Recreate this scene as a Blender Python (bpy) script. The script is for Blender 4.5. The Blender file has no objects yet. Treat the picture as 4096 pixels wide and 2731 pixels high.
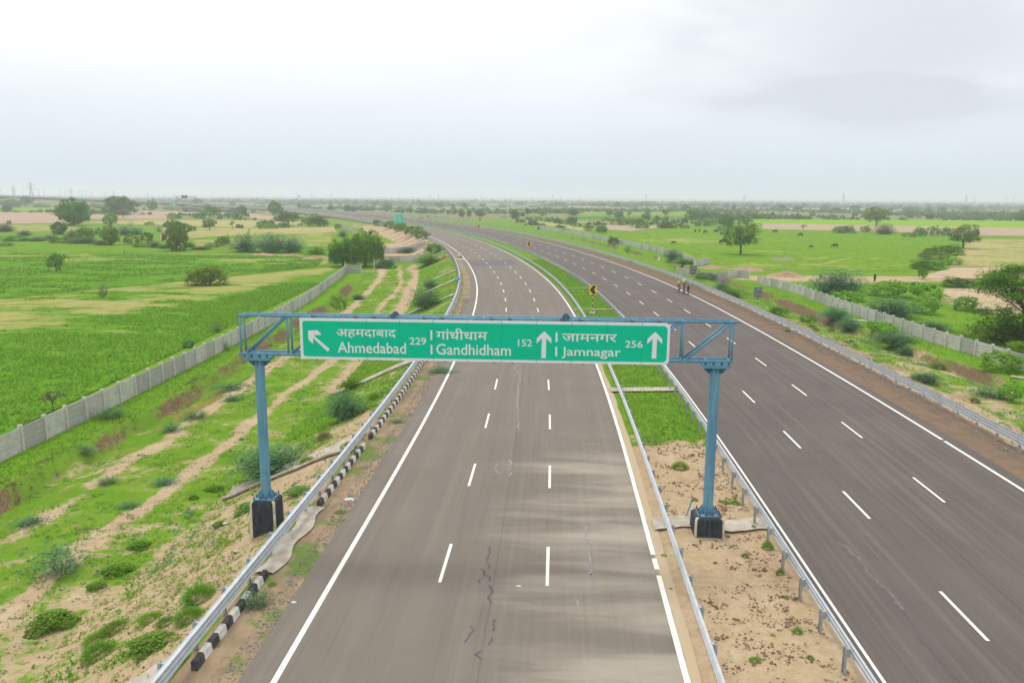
import bpy, math, random
import numpy as np
from mathutils import Matrix, Vector
random.seed(7)
RNG = np.random.default_rng(11)
SC = bpy.context.scene
COL = SC.collection
R = math.radians

# ------------------------------------------------------------------ camera, sky, sun, exposure
CAM_H, FPX, PW, PH = 12.75, 3186.0, 4096.0, 2731.0
PITCH, ROLL = math.atan((1365.5 - 782.0) / 3186.0), R(0.37)
cam = bpy.data.cameras.new("camera"); camo = bpy.data.objects.new("camera", cam); COL.objects.link(camo)
cam.sensor_fit = 'HORIZONTAL'; cam.sensor_width = 36.0; cam.lens = 36.0 * FPX / PW
cam.clip_start = 0.5; cam.clip_end = 30000
camo.matrix_world = Matrix.Translation((0, 0, CAM_H)) @ Matrix.Rotation(R(90) - PITCH, 4, 'X') @ Matrix.Rotation(ROLL, 4, 'Z')
SC.camera = camo
SC.view_settings.view_transform = 'Standard'; SC.view_settings.look = 'None'
SC.view_settings.exposure = 0.20; SC.view_settings.gamma = 1.0
SC.render.engine = 'CYCLES'
SC.cycles.volume_bounces = 3; SC.cycles.max_bounces = 8; SC.cycles.diffuse_bounces = 3
SC.cycles.transparent_max_bounces = 8

class T:                                     # small node-tree helper
    def __init__(s, tree): s.t = tree; tree.nodes.clear()
    def n(s, typ, props=None, **inp):
        nd = s.t.nodes.new('ShaderNode' + typ)
        for k, v in (props or {}).items(): setattr(nd, k, v)
        for k, v in inp.items(): s.put(nd.inputs[k.replace('_', ' ')], v)
        return nd
    def put(s, sock, v):
        if isinstance(v, bpy.types.NodeSocket): s.t.links.new(v, sock)
        elif v is not None:
            if sock.type == 'RGBA' and len(v) == 3: v = (*v, 1)
            sock.default_value = v
    def mix(s, f, a, b, mode='MIX'):
        nd = s.t.nodes.new('ShaderNodeMix'); nd.data_type = 'RGBA'; nd.blend_type = mode
        s.put(nd.inputs[0], f); s.put(nd.inputs[6], a); s.put(nd.inputs[7], b); return nd.outputs[2]
    def m(s, op, a, b=0.0, c=0.0, clamp=False):
        nd = s.t.nodes.new('ShaderNodeMath'); nd.operation = op; nd.use_clamp = clamp
        s.put(nd.inputs[0], a); s.put(nd.inputs[1], b); s.put(nd.inputs[2], c); return nd.outputs[0]
    def noise(s, vec, scale, detail=4, rough=.55, dist=0.0):
        return s.n('TexNoise', None, Vector=vec, Scale=scale, Detail=detail, Roughness=rough, Distortion=dist).outputs['Fac']
    def ss(s, x, a, b):                      # smoothstep a..b -> 0..1
        nd = s.n('MapRange', {'interpolation_type': 'SMOOTHSTEP'}); s.put(nd.inputs[0], x)
        nd.inputs[1].default_value = a; nd.inputs[2].default_value = b; return nd.outputs[0]
    def scale(s, vec, sc, rot=(0, 0, 0)):
        return s.n('Mapping', None, Vector=vec, Scale=sc, Rotation=rot).outputs[0]

w = bpy.data.worlds.new("World"); SC.world = w; w.use_nodes = True
t = T(w.node_tree)
SUN_EL, SUN_AZ = R(58), R(-25)               # azimuth measured from +Y towards +X
sky = t.n('TexSky', {'sky_type': 'NISHITA', 'sun_disc': False, 'sun_elevation': SUN_EL, 'sun_rotation': SUN_AZ, 'dust_density': 4.0})
dirv = t.n('TexCoord').outputs['Generated']
sep = t.n('SeparateXYZ', None, Vector=dirv)
zz = sep.outputs[2]; xx = sep.outputs[0]
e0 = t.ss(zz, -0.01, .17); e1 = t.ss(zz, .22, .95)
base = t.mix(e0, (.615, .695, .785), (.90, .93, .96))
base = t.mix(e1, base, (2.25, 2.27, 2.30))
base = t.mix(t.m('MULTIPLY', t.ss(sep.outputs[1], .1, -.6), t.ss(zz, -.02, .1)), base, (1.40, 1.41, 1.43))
cl = t.noise(t.scale(dirv, (1.1, 1.1, 3.2)), 1.7, 4, .42, .15)
cl2 = t.noise(t.scale(dirv, (1.4, 1.0, 5.5), (0, 0, .5)), 2.6, 4, .45, .25)
right = t.ss(xx, .02, .42)
dark = t.m('MULTIPLY', t.m('ADD', t.m('MULTIPLY', t.ss(cl, .38, .66), .75), t.m('MULTIPLY', t.ss(cl2, .40, .66), .75)), t.m('MULTIPLY_ADD', right, 1.0, .16))
dark = t.m('MULTIPLY', dark, t.ss(zz, .015, .11), clamp=True)
cloud = t.mix(dark, base, (.655, .685, .75))
brt = t.m('MULTIPLY', t.m('MULTIPLY', t.ss(zz, .10, .24), t.m('SUBTRACT', 1.0, t.ss(xx, -.2, .22))), .9)
cloud = t.mix(brt, cloud, (1.0, 1.01, 1.0))
bg = t.n('Background', None, Color=sky.outputs[0], Strength=.06)
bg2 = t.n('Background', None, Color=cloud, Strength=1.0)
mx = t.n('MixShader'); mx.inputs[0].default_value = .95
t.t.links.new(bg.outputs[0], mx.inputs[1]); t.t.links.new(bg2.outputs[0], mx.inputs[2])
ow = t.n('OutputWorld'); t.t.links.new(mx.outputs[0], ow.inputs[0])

sl = bpy.data.lights.new("sun", 'SUN'); sl.energy = 1.3; sl.angle = R(12); sl.color = (1, .965, .91)
so = bpy.data.objects.new("sun", sl); COL.objects.link(so)
sd = Vector((math.sin(SUN_AZ) * math.cos(SUN_EL), math.cos(SUN_AZ) * math.cos(SUN_EL), math.sin(SUN_EL)))
so.rotation_euler = (-sd).to_track_quat('-Z', 'Y').to_euler(); so.location = (0, 0, 60)

# ------------------------------------------------------------------ helpers: noise, mapping of the survey
def vnoise(x, y, seed=0):
    x = np.asarray(x, float); y = np.asarray(y, float)
    xi = np.floor(x).astype(np.int64); yi = np.floor(y).astype(np.int64)
    fx = x - xi; fy = y - yi; fx = fx * fx * (3 - 2 * fx); fy = fy * fy * (3 - 2 * fy)
    def h(a, b):
        n = (a * 374761393 + b * 668265263 + seed * 974634777) & 0x7fffffff
        n = ((n ^ (n >> 13)) * 1274126177) & 0x7fffffff
        return ((n ^ (n >> 16)) & 0xffff) / 65535.0
    return (h(xi, yi) * (1 - fx) + h(xi + 1, yi) * fx) * (1 - fy) + (h(xi, yi + 1) * (1 - fx) + h(xi + 1, yi + 1) * fx) * fy
def fbm(x, y, seed=0, octv=4, g=.5):
    a, s, tot = 1.0, 0.0, 0.0
    for k in range(octv):
        s = s + a * vnoise(np.asarray(x) * 2 ** k, np.asarray(y) * 2 ** k, seed + k); tot += a; a *= g
    return s / tot
def sst(x, a, b):
    q = np.clip((np.asarray(x, float) - a) / (b - a), 0, 1); return q * q * (3 - 2 * q)

_cp, _sp, _cr, _sr = math.cos(PITCH), math.sin(PITCH), math.cos(ROLL), math.sin(ROLL)
def ray(u, v):
    x = (u - PW / 2) / FPX; y = -(v - PH / 2) / FPX
    xl = _cr * x - _sr * y; yl = _sr * x + _cr * y
    return np.array((xl, _cp + yl * _sp, -_sp + yl * _cp))
def atz(u, v, z): r = ray(u, v); k = (z - CAM_H) / r[2]; return np.array((r[0] * k, r[1] * k, z))
def aty(u, v, y): r = ray(u, v); k = y / r[1]; return np.array((r[0] * k, y, CAM_H + r[2] * k))

# road axis = outer edge line of the left carriageway; (s, o): metres along, metres to the right
AX = [(-7.55, -60), (-7.0, 5), (-6.35, 19.14), (-5.97, 25.19), (-5.70, 29.26), (-5.42, 34.11), (-5.08, 40.88), (-4.71, 50.32), (-4.41, 59.91), (-4.12, 85.04),
      (-4.42, 100.59), (-4.94, 114), (-6.25, 131.17), (-8.36, 151.95), (-11.47, 176.06), (-16.5, 206.91), (-22.9, 240.42), (-30.4, 272.17), (-41.5, 309),
      (-54.5, 343), (-88.5, 434.5), (-130, 525.5), (-177, 621), (-228, 708), (-300, 800), (-400, 880), (-520, 940), (-700, 1000), (-1000, 1060), (-1500, 1120)]
def _resample(p, step):
    d = np.r_[0, np.cumsum(np.linalg.norm(np.diff(p, axis=0), axis=1))]; s = np.arange(0, d[-1], step)
    return np.c_[np.interp(s, d, p[:, 0]), np.interp(s, d, p[:, 1])]
def _smooth(q, wd):
    k = np.exp(-.5 * (np.arange(-3 * wd, 3 * wd + 1) / wd) ** 2); k /= k.sum(); pad = 3 * wd
    e0 = q[0] + (q[0] - q[1]) * np.arange(pad, 0, -1)[:, None]; e1 = q[-1] + (q[-1] - q[-2]) * np.arange(1, pad + 1)[:, None]
    Q = np.r_[e0, q, e1]; return np.c_[np.convolve(Q[:, 0], k, 'valid'), np.convolve(Q[:, 1], k, 'valid')]
_q = _resample(np.array(AX, float), 1.0); _a = _smooth(_q, 10); _b = _smooth(_q, 32)
_w = sst(np.arange(len(_q)), 240, 330)[:, None]; CQ = _a * (1 - _w) + _b * _w
CQ = _resample(CQ, 1.0)
_t = np.gradient(CQ, axis=0); _t /= np.linalg.norm(_t, axis=1)[:, None]; CN = np.c_[_t[:, 1], -_t[:, 0]]
CS = np.arange(len(CQ), dtype=float)
S0 = 20.0                                    # shift so that s matches the survey (survey axis starts at y=-40)
def zr(s): s = np.asarray(s, float); return np.where(s > 880, np.minimum((s - 880) ** 2 / 3200, .0195 * np.maximum(s - 880, 0)), 0.0)
def so_xy(s, o):
    s = np.asarray(s, float) + S0
    x = np.interp(s, CS, CQ[:, 0]) + np.interp(s, CS, CN[:, 0]) * o
    y = np.interp(s, CS, CQ[:, 1]) + np.interp(s, CS, CN[:, 1]) * o
    return x, y
def heading(s): i = int(min(max(s + S0, 0), len(CQ) - 1)); return math.atan2(_t[i, 0], _t[i, 1])
def xy_so(x, y):
    x = np.atleast_1d(np.asarray(x, float)).ravel(); y = np.atleast_1d(np.asarray(y, float)).ravel()
    S = np.empty_like(x); O = np.empty_like(x)
    for a in range(0, len(x), 4000):
        dx = x[a:a + 4000, None] - CQ[None, ::2, 0]; dy = y[a:a + 4000, None] - CQ[None, ::2, 1]
        i = np.argmin(dx * dx + dy * dy, axis=1); j = i * 2; ar = np.arange(len(i))
        S[a:a + 4000] = CS[j] - S0 + dx[ar, i] * _t[j, 0] + dy[ar, i] * _t[j, 1]
        O[a:a + 4000] = dx[ar, i] * CN[j, 0] + dy[ar, i] * CN[j, 1]
    return S, O
def wall_off(s): return np.interp(s, [60, 108, 150, 165, 205, 220, 245, 290, 345, 375, 405, 475, 900], [50.5, 50.4, 49.6, 51, 52, 56, 57, 60, 66, 69, 75, 84, 120])
def terrain(x, y, full=False):
    x = np.atleast_1d(np.asarray(x, float)); y = np.atleast_1d(np.asarray(y, float)); sh = x.shape; x = x.ravel(); y = y.ravel()
    s, o = xy_so(x, y); dist = np.hypot(x, y)
    zf = -2.5 - 7.5 * sst(dist, 450, 2700) + .5 * (fbm(x / 160, y / 160, 3, 2) - .5) * sst(dist, 200, 600)
    h = zr(s); near = 1 - sst(s, 320, 420)
    rough = .16 * (fbm(x / 2.2, y / 2.2, 5, 3) - .5)
    wob = 1.5 * (vnoise(s / 9, 0 * s, 8) - .5) + .5 * (vnoise(s / 2.3, 0 * s, 9) - .5)
    # left bench with its cut bank and ditch beside the boundary wall
    ol = o + 20.9 + wob
    dl = .3 * (1 - sst(ol, -.3, .3)) - .62 * sst(ol, -.3, .3) * (1 - sst(ol, .8, 3.4))
    inl = (1 - sst(s, 178, 186)) * sst(o, -40, -27)
    wo = wall_off(s); orr = o - (wo - 4.2) + wob
    dr = .15 * sst(orr, -.3, .3) - .75 * (1 - sst(orr, -.3, .3)) * sst(orr, -4.0, -.9)
    inr = (1 - sst(s, 330, 360)) * (1 - sst(o, wo + 2, wo + 9))
    base = zf + np.where(o < 0, dl * inl, dr * inr)
    lft = h - .40 * (-2.95 - o); rgt = h - .36 * (o - 31.6)
    bump = rough * np.where(o < 0, sst(-o, 3.2, 4.5) * (1 - sst(-o, 15, 24)), sst(o, 31.8, 33) * (1 - sst(o, 46, 50))) * near
    mound = .5 * np.maximum(fbm(x / 3.5, y / 3.5, 15, 3) - .45, 0) * sst(o, 32.2, 34) * (1 - sst(o, 38, 41)) * near * 2
    side = np.where(o < 0, lft, rgt)
    k = .35; d = side - base; z = np.where(np.abs(d) < k, np.maximum(side, base) + (k - np.abs(d)) ** 2 / (4 * k), np.maximum(side, base))
    z = np.minimum(z, h)
    flat = (o > -3.0) & (o < 31.6)
    z = np.where(flat, h - .06, np.minimum(z + bump + mound, h + .5))
    z = np.where((o > 11.35) & (o < 16.1), h - .0 + .12 * (fbm(x / 1.1, y / 1.1, 21, 3) - .5) * sst(o, 11.35, 11.9) * (1 - sst(o, 15.4, 16.1)), z)
    if full: return z.reshape(sh), s.reshape(sh), o.reshape(sh)
    return z.reshape(sh)
def gnd(u, v):                               # photo pixel -> point on the ground
    p = atz(u, v, -2.5)
    for _ in range(10):
        z = float(terrain(p[0], p[1])[0]); p = atz(u, v, .5 * z + .5 * p[2])
    p[2] = float(terrain(p[0], p[1])[0]); return p

# ------------------------------------------------------------------ helpers: objects
def link(o, parent=None):
    COL.objects.link(o)
    if parent is not None: o.parent = parent
    return o
def tag(o, label=None, cat=None, group=None, kind=None):
    for k, v in (('label', label), ('category', cat), ('group', group), ('kind', kind)):
        if v: o[k] = v
    return o
def empty(name, loc=(0, 0, 0), rz=0.0, label=None, cat=None, group=None):
    o = bpy.data.objects.new(name, None); o.location = loc; o.rotation_euler = (0, 0, rz); o.empty_display_size = .2
    link(o); return tag(o, label, cat, group)
def mesh(name, V, F, mats, parent=None, smooth=False, mi=None):
    me = bpy.data.meshes.new(name); me.from_pydata([tuple(map(float, p)) for p in V], [], [tuple(map(int, f)) for f in F])
    for m in (mats if isinstance(mats, (list, tuple)) else [mats]): me.materials.append(m)
    if mi is not None: me.polygons.foreach_set('material_index', np.asarray(mi, np.int32))
    if smooth: me.polygons.foreach_set('use_smooth', np.ones(len(me.polygons), bool))
    me.update(); o = bpy.data.objects.new(name, me); return link(o, parent)
def quads(name, Q, mats, parent=None, attr=None, mi=None):        # Q: (n,4,3)
    Q = np.asarray(Q, np.float32); n = len(Q); me = bpy.data.meshes.new(name)
    me.vertices.add(n * 4); me.vertices.foreach_set('co', Q.ravel()); me.loops.add(n * 4); me.loops.foreach_set('vertex_index', np.arange(n * 4, dtype=np.int32))
    me.polygons.add(n); me.polygons.foreach_set('loop_start', np.arange(0, n * 4, 4, dtype=np.int32)); me.polygons.foreach_set('loop_total', np.full(n, 4, np.int32))
    if attr is not None:
        a = me.attributes.new('tint', 'FLOAT', 'POINT'); a.data.foreach_set('value', np.repeat(np.asarray(attr, np.float32), 4))
    for m in (mats if isinstance(mats, (list, tuple)) else [mats]): me.materials.append(m)
    if mi is not None: me.polygons.foreach_set('material_index', np.asarray(mi, np.int32))
    me.update(calc_edges=True); return link(bpy.data.objects.new(name, me), parent)
def grid(name, X, Y, Z, mat, parent=None, attrs=None, uv=None, smooth=True):
    ny, nx = X.shape; V = np.stack([X, Y, Z], -1).reshape(-1, 3).astype(np.float32)
    i = np.arange(ny - 1)[:, None] * nx + np.arange(nx - 1)[None, :]
    F = np.stack([i, i + 1, i + nx + 1, i + nx], -1).reshape(-1, 4).astype(np.int32); n = len(F)
    me = bpy.data.meshes.new(name); me.vertices.add(len(V)); me.vertices.foreach_set('co', V.ravel())
    me.loops.add(n * 4); me.loops.foreach_set('vertex_index', F.ravel()); me.polygons.add(n)
    me.polygons.foreach_set('loop_start', np.arange(0, n * 4, 4, dtype=np.int32)); me.polygons.foreach_set('loop_total', np.full(n, 4, np.int32))
    if smooth: me.polygons.foreach_set('use_smooth', np.ones(n, bool))
    for k, a in (attrs or {}).items():
        at = me.attributes.new(k, 'FLOAT', 'POINT'); at.data.foreach_set('value', np.asarray(a, np.float32).ravel())
    if uv is not None:
        u = me.uv_layers.new(name='UVMap'); uvv = np.stack(uv, -1).reshape(-1, 2)[F.ravel()].astype(np.float32); u.data.foreach_set('uv', uvv.ravel())
    me.materials.append(mat); me.update(calc_edges=True); me.validate(); return link(bpy.data.objects.new(name, me), parent)
class MB:                                    # collects shapes into one mesh
    def __init__(s): s.V = []; s.F = []; s.M = []
    def add(s, V, F, mi=0):
        b = len(s.V); s.V += [tuple(map(float, p)) for p in V]; s.F += [tuple(b + i for i in f) for f in F]; s.M += [mi] * len(F); return s
    def box(s, c, d, mi=0, rz=0.0, bev=0.0):
        x, y, z = d[0] / 2, d[1] / 2, d[2] / 2
        if bev:
            P = []
            for zz_, k in ((-z, bev), (-z + bev, 0), (z - bev, 0), (z, bev)):
                a, b_ = x - k, y - k
                P += [(-a, -b_, zz_), (a, -b_, zz_), (a, b_, zz_), (-a, b_, zz_)]
            F = [(3, 2, 1, 0), (12, 13, 14, 15)] + [(r * 4 + i, r * 4 + (i + 1) % 4, r * 4 + 4 + (i + 1) % 4, r * 4 + 4 + i) for r in range(3) for i in range(4)]
        else:
            P = [(-x, -y, -z), (x, -y, -z), (x, y, -z), (-x, y, -z), (-x, -y, z), (x, -y, z), (x, y, z), (-x, y, z)]
            F = [(3, 2, 1, 0), (4, 5, 6, 7), (0, 1, 5, 4), (1, 2, 6, 5), (2, 3, 7, 6), (3, 0, 4, 7)]
        cs, sn = math.cos(rz), math.sin(rz)
        return s.add([(c[0] + p[0] * cs - p[1] * sn, c[1] + p[0] * sn + p[1] * cs, c[2] + p[2]) for p in P], F, mi)
    def tube(s, a, b, r, n=10, r2=None, mi=0, cap=True):
        a = Vector(a); b = Vector(b); d = (b - a).normalized(); r2 = r if r2 is None else r2
        u = d.orthogonal().normalized(); v = d.cross(u); P = []
        for c, q in ((a, r), (b, r2)): P += [c + q * (math.cos(2 * math.pi * i / n) * u + math.sin(2 * math.pi * i / n) * v) for i in range(n)]
        F = [(i, (i + 1) % n, n + (i + 1) % n, n + i) for i in range(n)]
        if cap: F += [tuple(range(n - 1, -1, -1)), tuple(range(n, 2 * n))]
        return s.add(P, F, mi)
    def path(s, pts, rs, n=6, mi=0):
        for i in range(len(pts) - 1): s.tube(pts[i], pts[i + 1], rs[i], n, rs[i + 1], mi)
        return s
    def lathe(s, prof, n=14, c=(0, 0, 0), mi=0, sx=1.0, sy=1.0):
        P = [(c[0] + sx * r * math.cos(2 * math.pi * i / n), c[1] + sy * r * math.sin(2 * math.pi * i / n), c[2] + z) for r, z in prof for i in range(n)]
        F = [(k * n + i, k * n + (i + 1) % n, k * n + n + (i + 1) % n, k * n + n + i) for k in range(len(prof) - 1) for i in range(n)]
        return s.add(P, F + [tuple(range(n - 1, -1, -1)), tuple(range((len(prof) - 1) * n, len(prof) * n))], mi)
    def ball(s, c, r, n=8, mi=0):
        r = r if isinstance(r, (tuple, list)) else (r, r, r); k = n // 2 + 1
        prof = [(math.sin(math.pi * i / k), -math.cos(math.pi * i / k)) for i in range(k + 1)]; prof[0] = (.02, -1); prof[-1] = (.02, 1)
        m = MB().lathe(prof, n); return s.add([(c[0] + p[0] * r[0], c[1] + p[1] * r[1], c[2] + p[2] * r[2]) for p in m.V], m.F, mi)
    def prism(s, pts, y0, y1, mi=0):         # outline in xz extruded along y
        n = len(pts); P = [(p[0], y0, p[1]) for p in pts] + [(p[0], y1, p[1]) for p in pts]
        return s.add(P, [tuple(range(n)), tuple(range(2 * n - 1, n - 1, -1))] + [((i + 1) % n, i, n + i, n + (i + 1) % n) for i in range(n)], mi)
    def build(s, name, mats, parent=None, smooth=False): return mesh(name, s.V, s.F, mats, parent, smooth, s.M)
def copy_tree(o, parent=None):
    c = o.copy(); COL.objects.link(c); c.parent = parent
    for ch in list(o.children): copy_tree(ch, c)
    return c
def strip(name, o1, o2, s0, s1, z, mat, parent=None, step=2.0, wob=0.0, n=2):
    s = np.linspace(s0, s1, max(2, int(math.ceil((s1 - s0) / step)) + 1)); f = np.linspace(0, 1, n)
    Sg = np.repeat(s[:, None], n, 1); O = o1 + (o2 - o1) * f[None, :] + 0 * Sg
    if wob:
        O[:, 0] += wob * (fbm(s / .9, s * 0, 31, 3) - .5) * 2; O[:, -1] += wob * (fbm(s / .9, s * 0 + 5, 32, 3) - .5) * 2
    X, Y = so_xy(Sg, O); return grid(name, X, Y, zr(Sg) + z, mat, parent, uv=(O, Sg))
def sweep(name, prof, o, s, mat, parent=None, smooth=False):      # closed profile (do, dz) swept along the road
    n = len(prof); V = []; F = []
    for k, si in enumerate(s):
        for a, b in prof:
            x, y = so_xy(si, o + a); V.append((float(x), float(y), float(zr(si)) + b))
        if k: F += [((k - 1) * n + i, (k - 1) * n + (i + 1) % n, k * n + (i + 1) % n, k * n + i) for i in range(n)]
    F += [tuple(range(n - 1, -1, -1)), tuple(range((len(s) - 1) * n, len(s) * n))]
    return mesh(name, V, F, mat, parent, smooth)

# ------------------------------------------------------------------ materials
def mat(name, f=None, rough=.6, metal=0.0, col=None, bump=None, spec=.3):
    m = bpy.data.materials.new(name); m.use_nodes = True; t = T(m.node_tree)
    b = t.n('BsdfPrincipled', None, Roughness=rough, Metallic=metal); b.inputs['Specular IOR Level'].default_value = spec
    c = f(t, b) if f else None
    t.put(b.inputs['Base Color'], c if c is not None else col)
    out = t.n('OutputMaterial'); t.t.links.new(b.outputs[0], out.inputs[0]); return m
def pos(t): return t.n('NewGeometry').outputs['Position']
def objc(t): return t.n('TexCoord').outputs['Object']
def bumpn(t, b, h, strength=.3, dist=.05):
    bn = t.n('Bump', None, Height=h, Strength=strength, Distance=dist); t.t.links.new(bn.outputs[0], b.inputs['Normal'])
def varied(c1, c2, scale=6, rough=.6, metal=0.0, obj=True, detail=5, name='paint', bump=0.0, stretch=(1, 1, 1), spec=.3):
    def f(t, b):
        v = t.scale(objc(t) if obj else pos(t), stretch); n = t.noise(v, scale, detail, .6)
        if bump: bumpn(t, b, n, bump, .03)
        return t.mix(t.ss(n, .32, .68), c1, c2)
    return mat(name, f, rough, metal, spec=spec)

def ground_f(t, b):
    p = pos(t)
    soil = t.n('Attribute', {'attribute_name': 'soil'}).outputs['Fac']; lush = t.n('Attribute', {'attribute_name': 'lush'}).outputs['Fac']
    wet = t.n('Attribute', {'attribute_name': 'wet'}).outputs['Fac']; bank = t.n('Attribute', {'attribute_name': 'bank'}).outputs['Fac']
    far = t.n('Attribute', {'attribute_name': 'far'}).outputs['Fac']
    n1 = t.noise(p, .45, 6, .62); n2 = t.noise(p, 2.6, 6, .65); n3 = t.noise(p, 9, 3, .7); n0 = t.noise(p, .06, 4, .55)
    g = t.mix(t.ss(n1, .3, .7), (.108, .225, .018), (.165, .275, .028))
    g = t.mix(t.m('MULTIPLY', t.ss(n2, .45, .75), .6), g, (.070, .165, .014))
    g = t.mix(t.m('MULTIPLY', t.ss(n3, .55, .75), .3), g, (.20, .27, .05))
    g = t.mix(t.m('MULTIPLY', lush, .8), g, t.mix(n2, (.10, .245, .014), (.15, .30, .02)))
    sn = t.mix(t.ss(n2, .3, .7), (.455, .345, .22), (.38, .275, .165))
    sn = t.mix(t.m('MULTIPLY', t.ss(n1, .5, .72), .6), sn, (.52, .42, .29)); sn = t.mix(t.m('MULTIPLY', t.ss(t.noise(p, .9, 6, .7, 1.0), .55, .72), .65), sn, (.27, .19, .115))
    sn = t.mix(t.m('MULTIPLY', t.ss(n3, .56, .7), .55), sn, (.21, .145, .09))
    sv = t.m('ADD', soil, t.m('MULTIPLY', t.m('SUBTRACT', t.m('MULTIPLY_ADD', n2, .6, t.m('MULTIPLY', n1, .4)), .5), .95))
    g = t.mix(t.m('MULTIPLY', t.ss(t.noise(p, .8, 5, .6, .6), .48, .68), .32), g, (.22, .225, .05))
    c = t.mix(t.ss(sv, .43, .57), g, sn)
    c = t.mix(t.ss(t.m('ADD', bank, t.m('MULTIPLY', t.m('SUBTRACT', n2, .5), .9)), .40, .6), c, t.mix(t.ss(n3, .35, .65), (.10, .068, .040), (.23, .16, .095)))
    c = t.mix(t.ss(t.m('ADD', wet, t.m('MULTIPLY', t.m('SUBTRACT', n1, .5), .9)), .45, .65), c, (.25, .175, .06))
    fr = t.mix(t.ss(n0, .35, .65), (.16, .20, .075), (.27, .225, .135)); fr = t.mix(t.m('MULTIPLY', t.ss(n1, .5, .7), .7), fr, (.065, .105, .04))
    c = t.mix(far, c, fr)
    bumpn(t, b, t.m('MULTIPLY_ADD', n3, .5, n2), .55, .07)
    return c
M_GROUND = mat('ground', ground_f, 1.0, spec=0.0)

def asphalt(c1, c2, dust, sand=False, streak=.5):
    def f(t, b):
        uv = t.n('UVMap').outputs[0]; p = pos(t); su = t.n('SeparateXYZ', None, Vector=uv); o, s = su.outputs[0], su.outputs[1]
        n1 = t.noise(uv, .22, 5, .6); fine = t.noise(p, 26, 4, .75); st = t.noise(t.scale(uv, (3.0, .045, 1)), 1.0, 5, .6); st2 = t.noise(t.scale(uv, (9, .12, 1)), 1.0, 4, .6)
        c = t.mix(t.ss(n1, .3, .7), c1, c2)
        c = t.mix(t.m('MULTIPLY', t.ss(st, .45, .72), streak), c, dust)
        c = t.mix(t.m('MULTIPLY', t.ss(st2, .52, .75), .3), c, tuple(.55 * q for q in c1))
        wp = t.m('MULTIPLY_ADD', t.m('SINE', t.m('MULTIPLY', o, 3.49)), .5, .5); c = t.mix(t.m('MULTIPLY', t.m('MULTIPLY', wp, t.ss(n1, .35, .65)), .22), c, tuple(.72 * q for q in c1))
        jt = t.m('SUBTRACT', 1.0, t.ss(t.m('ABSOLUTE', t.m('SUBTRACT', o, t.m('MULTIPLY_ADD', t.noise(uv, .3, 3), .10, 5.35 if sand else 22.1))), .0, .045)); c = t.mix(t.m('MULTIPLY', jt, .45), c, tuple(.6 * q for q in c1))
        sp = t.noise(p, .9, 3, .6); c = t.mix(t.m('MULTIPLY', t.ss(sp, .70, .76), .5), c, tuple(.6 * q for q in c1))
        c = t.mix(t.m('MULTIPLY', t.ss(fine, .58, .75), .5), c, tuple(1.75 * q for q in dust))
        c = t.mix(t.m('MULTIPLY', t.ss(t.m('SUBTRACT', 1.0, fine), .58, .75), .45), c, tuple(.5 * q for q in c1))
        if sand:                             # washed sand lying on the lane beside the median, in tongues across the lane
            band = t.noise(t.scale(uv, (.10, .62, 1), (0, 0, .06)), 1.0, 5, .55, .4)
            m1 = t.m('MULTIPLY', t.ss(o, 1.5, 10.8), t.m('SUBTRACT', 1.0, t.ss(s, 74, 86)))
            mk = t.m('MULTIPLY', t.ss(t.m('ADD', band, t.m('MULTIPLY', m1, .26)), .58, .92), t.ss(m1, .02, .5))
            c = t.mix(t.m('MULTIPLY', mk, .62), c, t.mix(fine, (.36, .315, .245), (.50, .445, .355)))
            ed = t.m('ADD', t.ss(o, 10.75, 11.35), t.m('MULTIPLY', t.m('SUBTRACT', t.noise(uv, 1.3, 5, .6), .5), 1.1))
            c = t.mix(t.m('MULTIPLY', t.ss(ed, .45, .7), t.m('SUBTRACT', 1.0, t.ss(s, 90, 130))), c, (.46, .36, .24))
        bumpn(t, b, fine, .25, .012)
        return c
    return f
M_ROADL = mat('asphalt_warm', asphalt((.170, .145, .120), (.198, .171, .143), (.24, .21, .176), True, .35), .9, spec=.12)
M_ROADR = mat('asphalt_dark', asphalt((.112, .094, .085), (.135, .114, .103), (.20, .168, .142), False, .5), .9, spec=.12)
def shoulder_f(c1, c2, c3, grass):
    def f(t, b):
        p = pos(t); n = t.noise(p, 1.1, 6, .62); n2 = t.noise(p, 14, 4, .7); n3 = t.noise(t.scale(t.n('UVMap').outputs[0], (2.2, .25, 1)), 1.0, 5, .6)
        c = t.mix(t.ss(n, .3, .7), c1, c2); c = t.mix(t.m('MULTIPLY', t.ss(n3, .45, .7), .7), c, c3)
        c = t.mix(t.m('MULTIPLY', t.ss(n2, .57, .72), .6), c, (.30, .275, .24)); c = t.mix(t.m('MULTIPLY', t.ss(n2, .42, .3), .6), c, (.085, .06, .045))
        if grass: c = t.mix(t.m('MULTIPLY', t.ss(t.m('ADD', t.noise(p, .5, 5, .6), t.m('MULTIPLY', n2, .2)), .62, .7), .8), c, (.10, .19, .03))
        bumpn(t, b, n2, .5, .03); return c
    return f
M_SHL = mat('earth_shoulder', shoulder_f((.26, .185, .115), (.36, .265, .165), (.17, .13, .095), True), .95, spec=.1)
M_SHR = mat('brown_shoulder', shoulder_f((.185, .125, .083), (.225, .16, .112), (.15, .12, .10), False), 1.0, spec=.0)
M_GRAVEL = varied((.16, .15, .14), (.33, .31, .28), 20, .95, obj=False, name='gravel', bump=.6)
def line_f(t, b):
    p = pos(t); n = t.noise(p, 3.2, 6, .7); n2 = t.noise(p, 20, 3, .7)
    c = t.mix(t.m('MULTIPLY', t.ss(n, .5, .75), .45), (.78, .75, .67), (.50, .43, .35))
    return t.mix(t.ss(n2, .66, .74), c, (.25, .22, .20))
M_LINE = mat('road_paint', line_f, .7)
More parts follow.
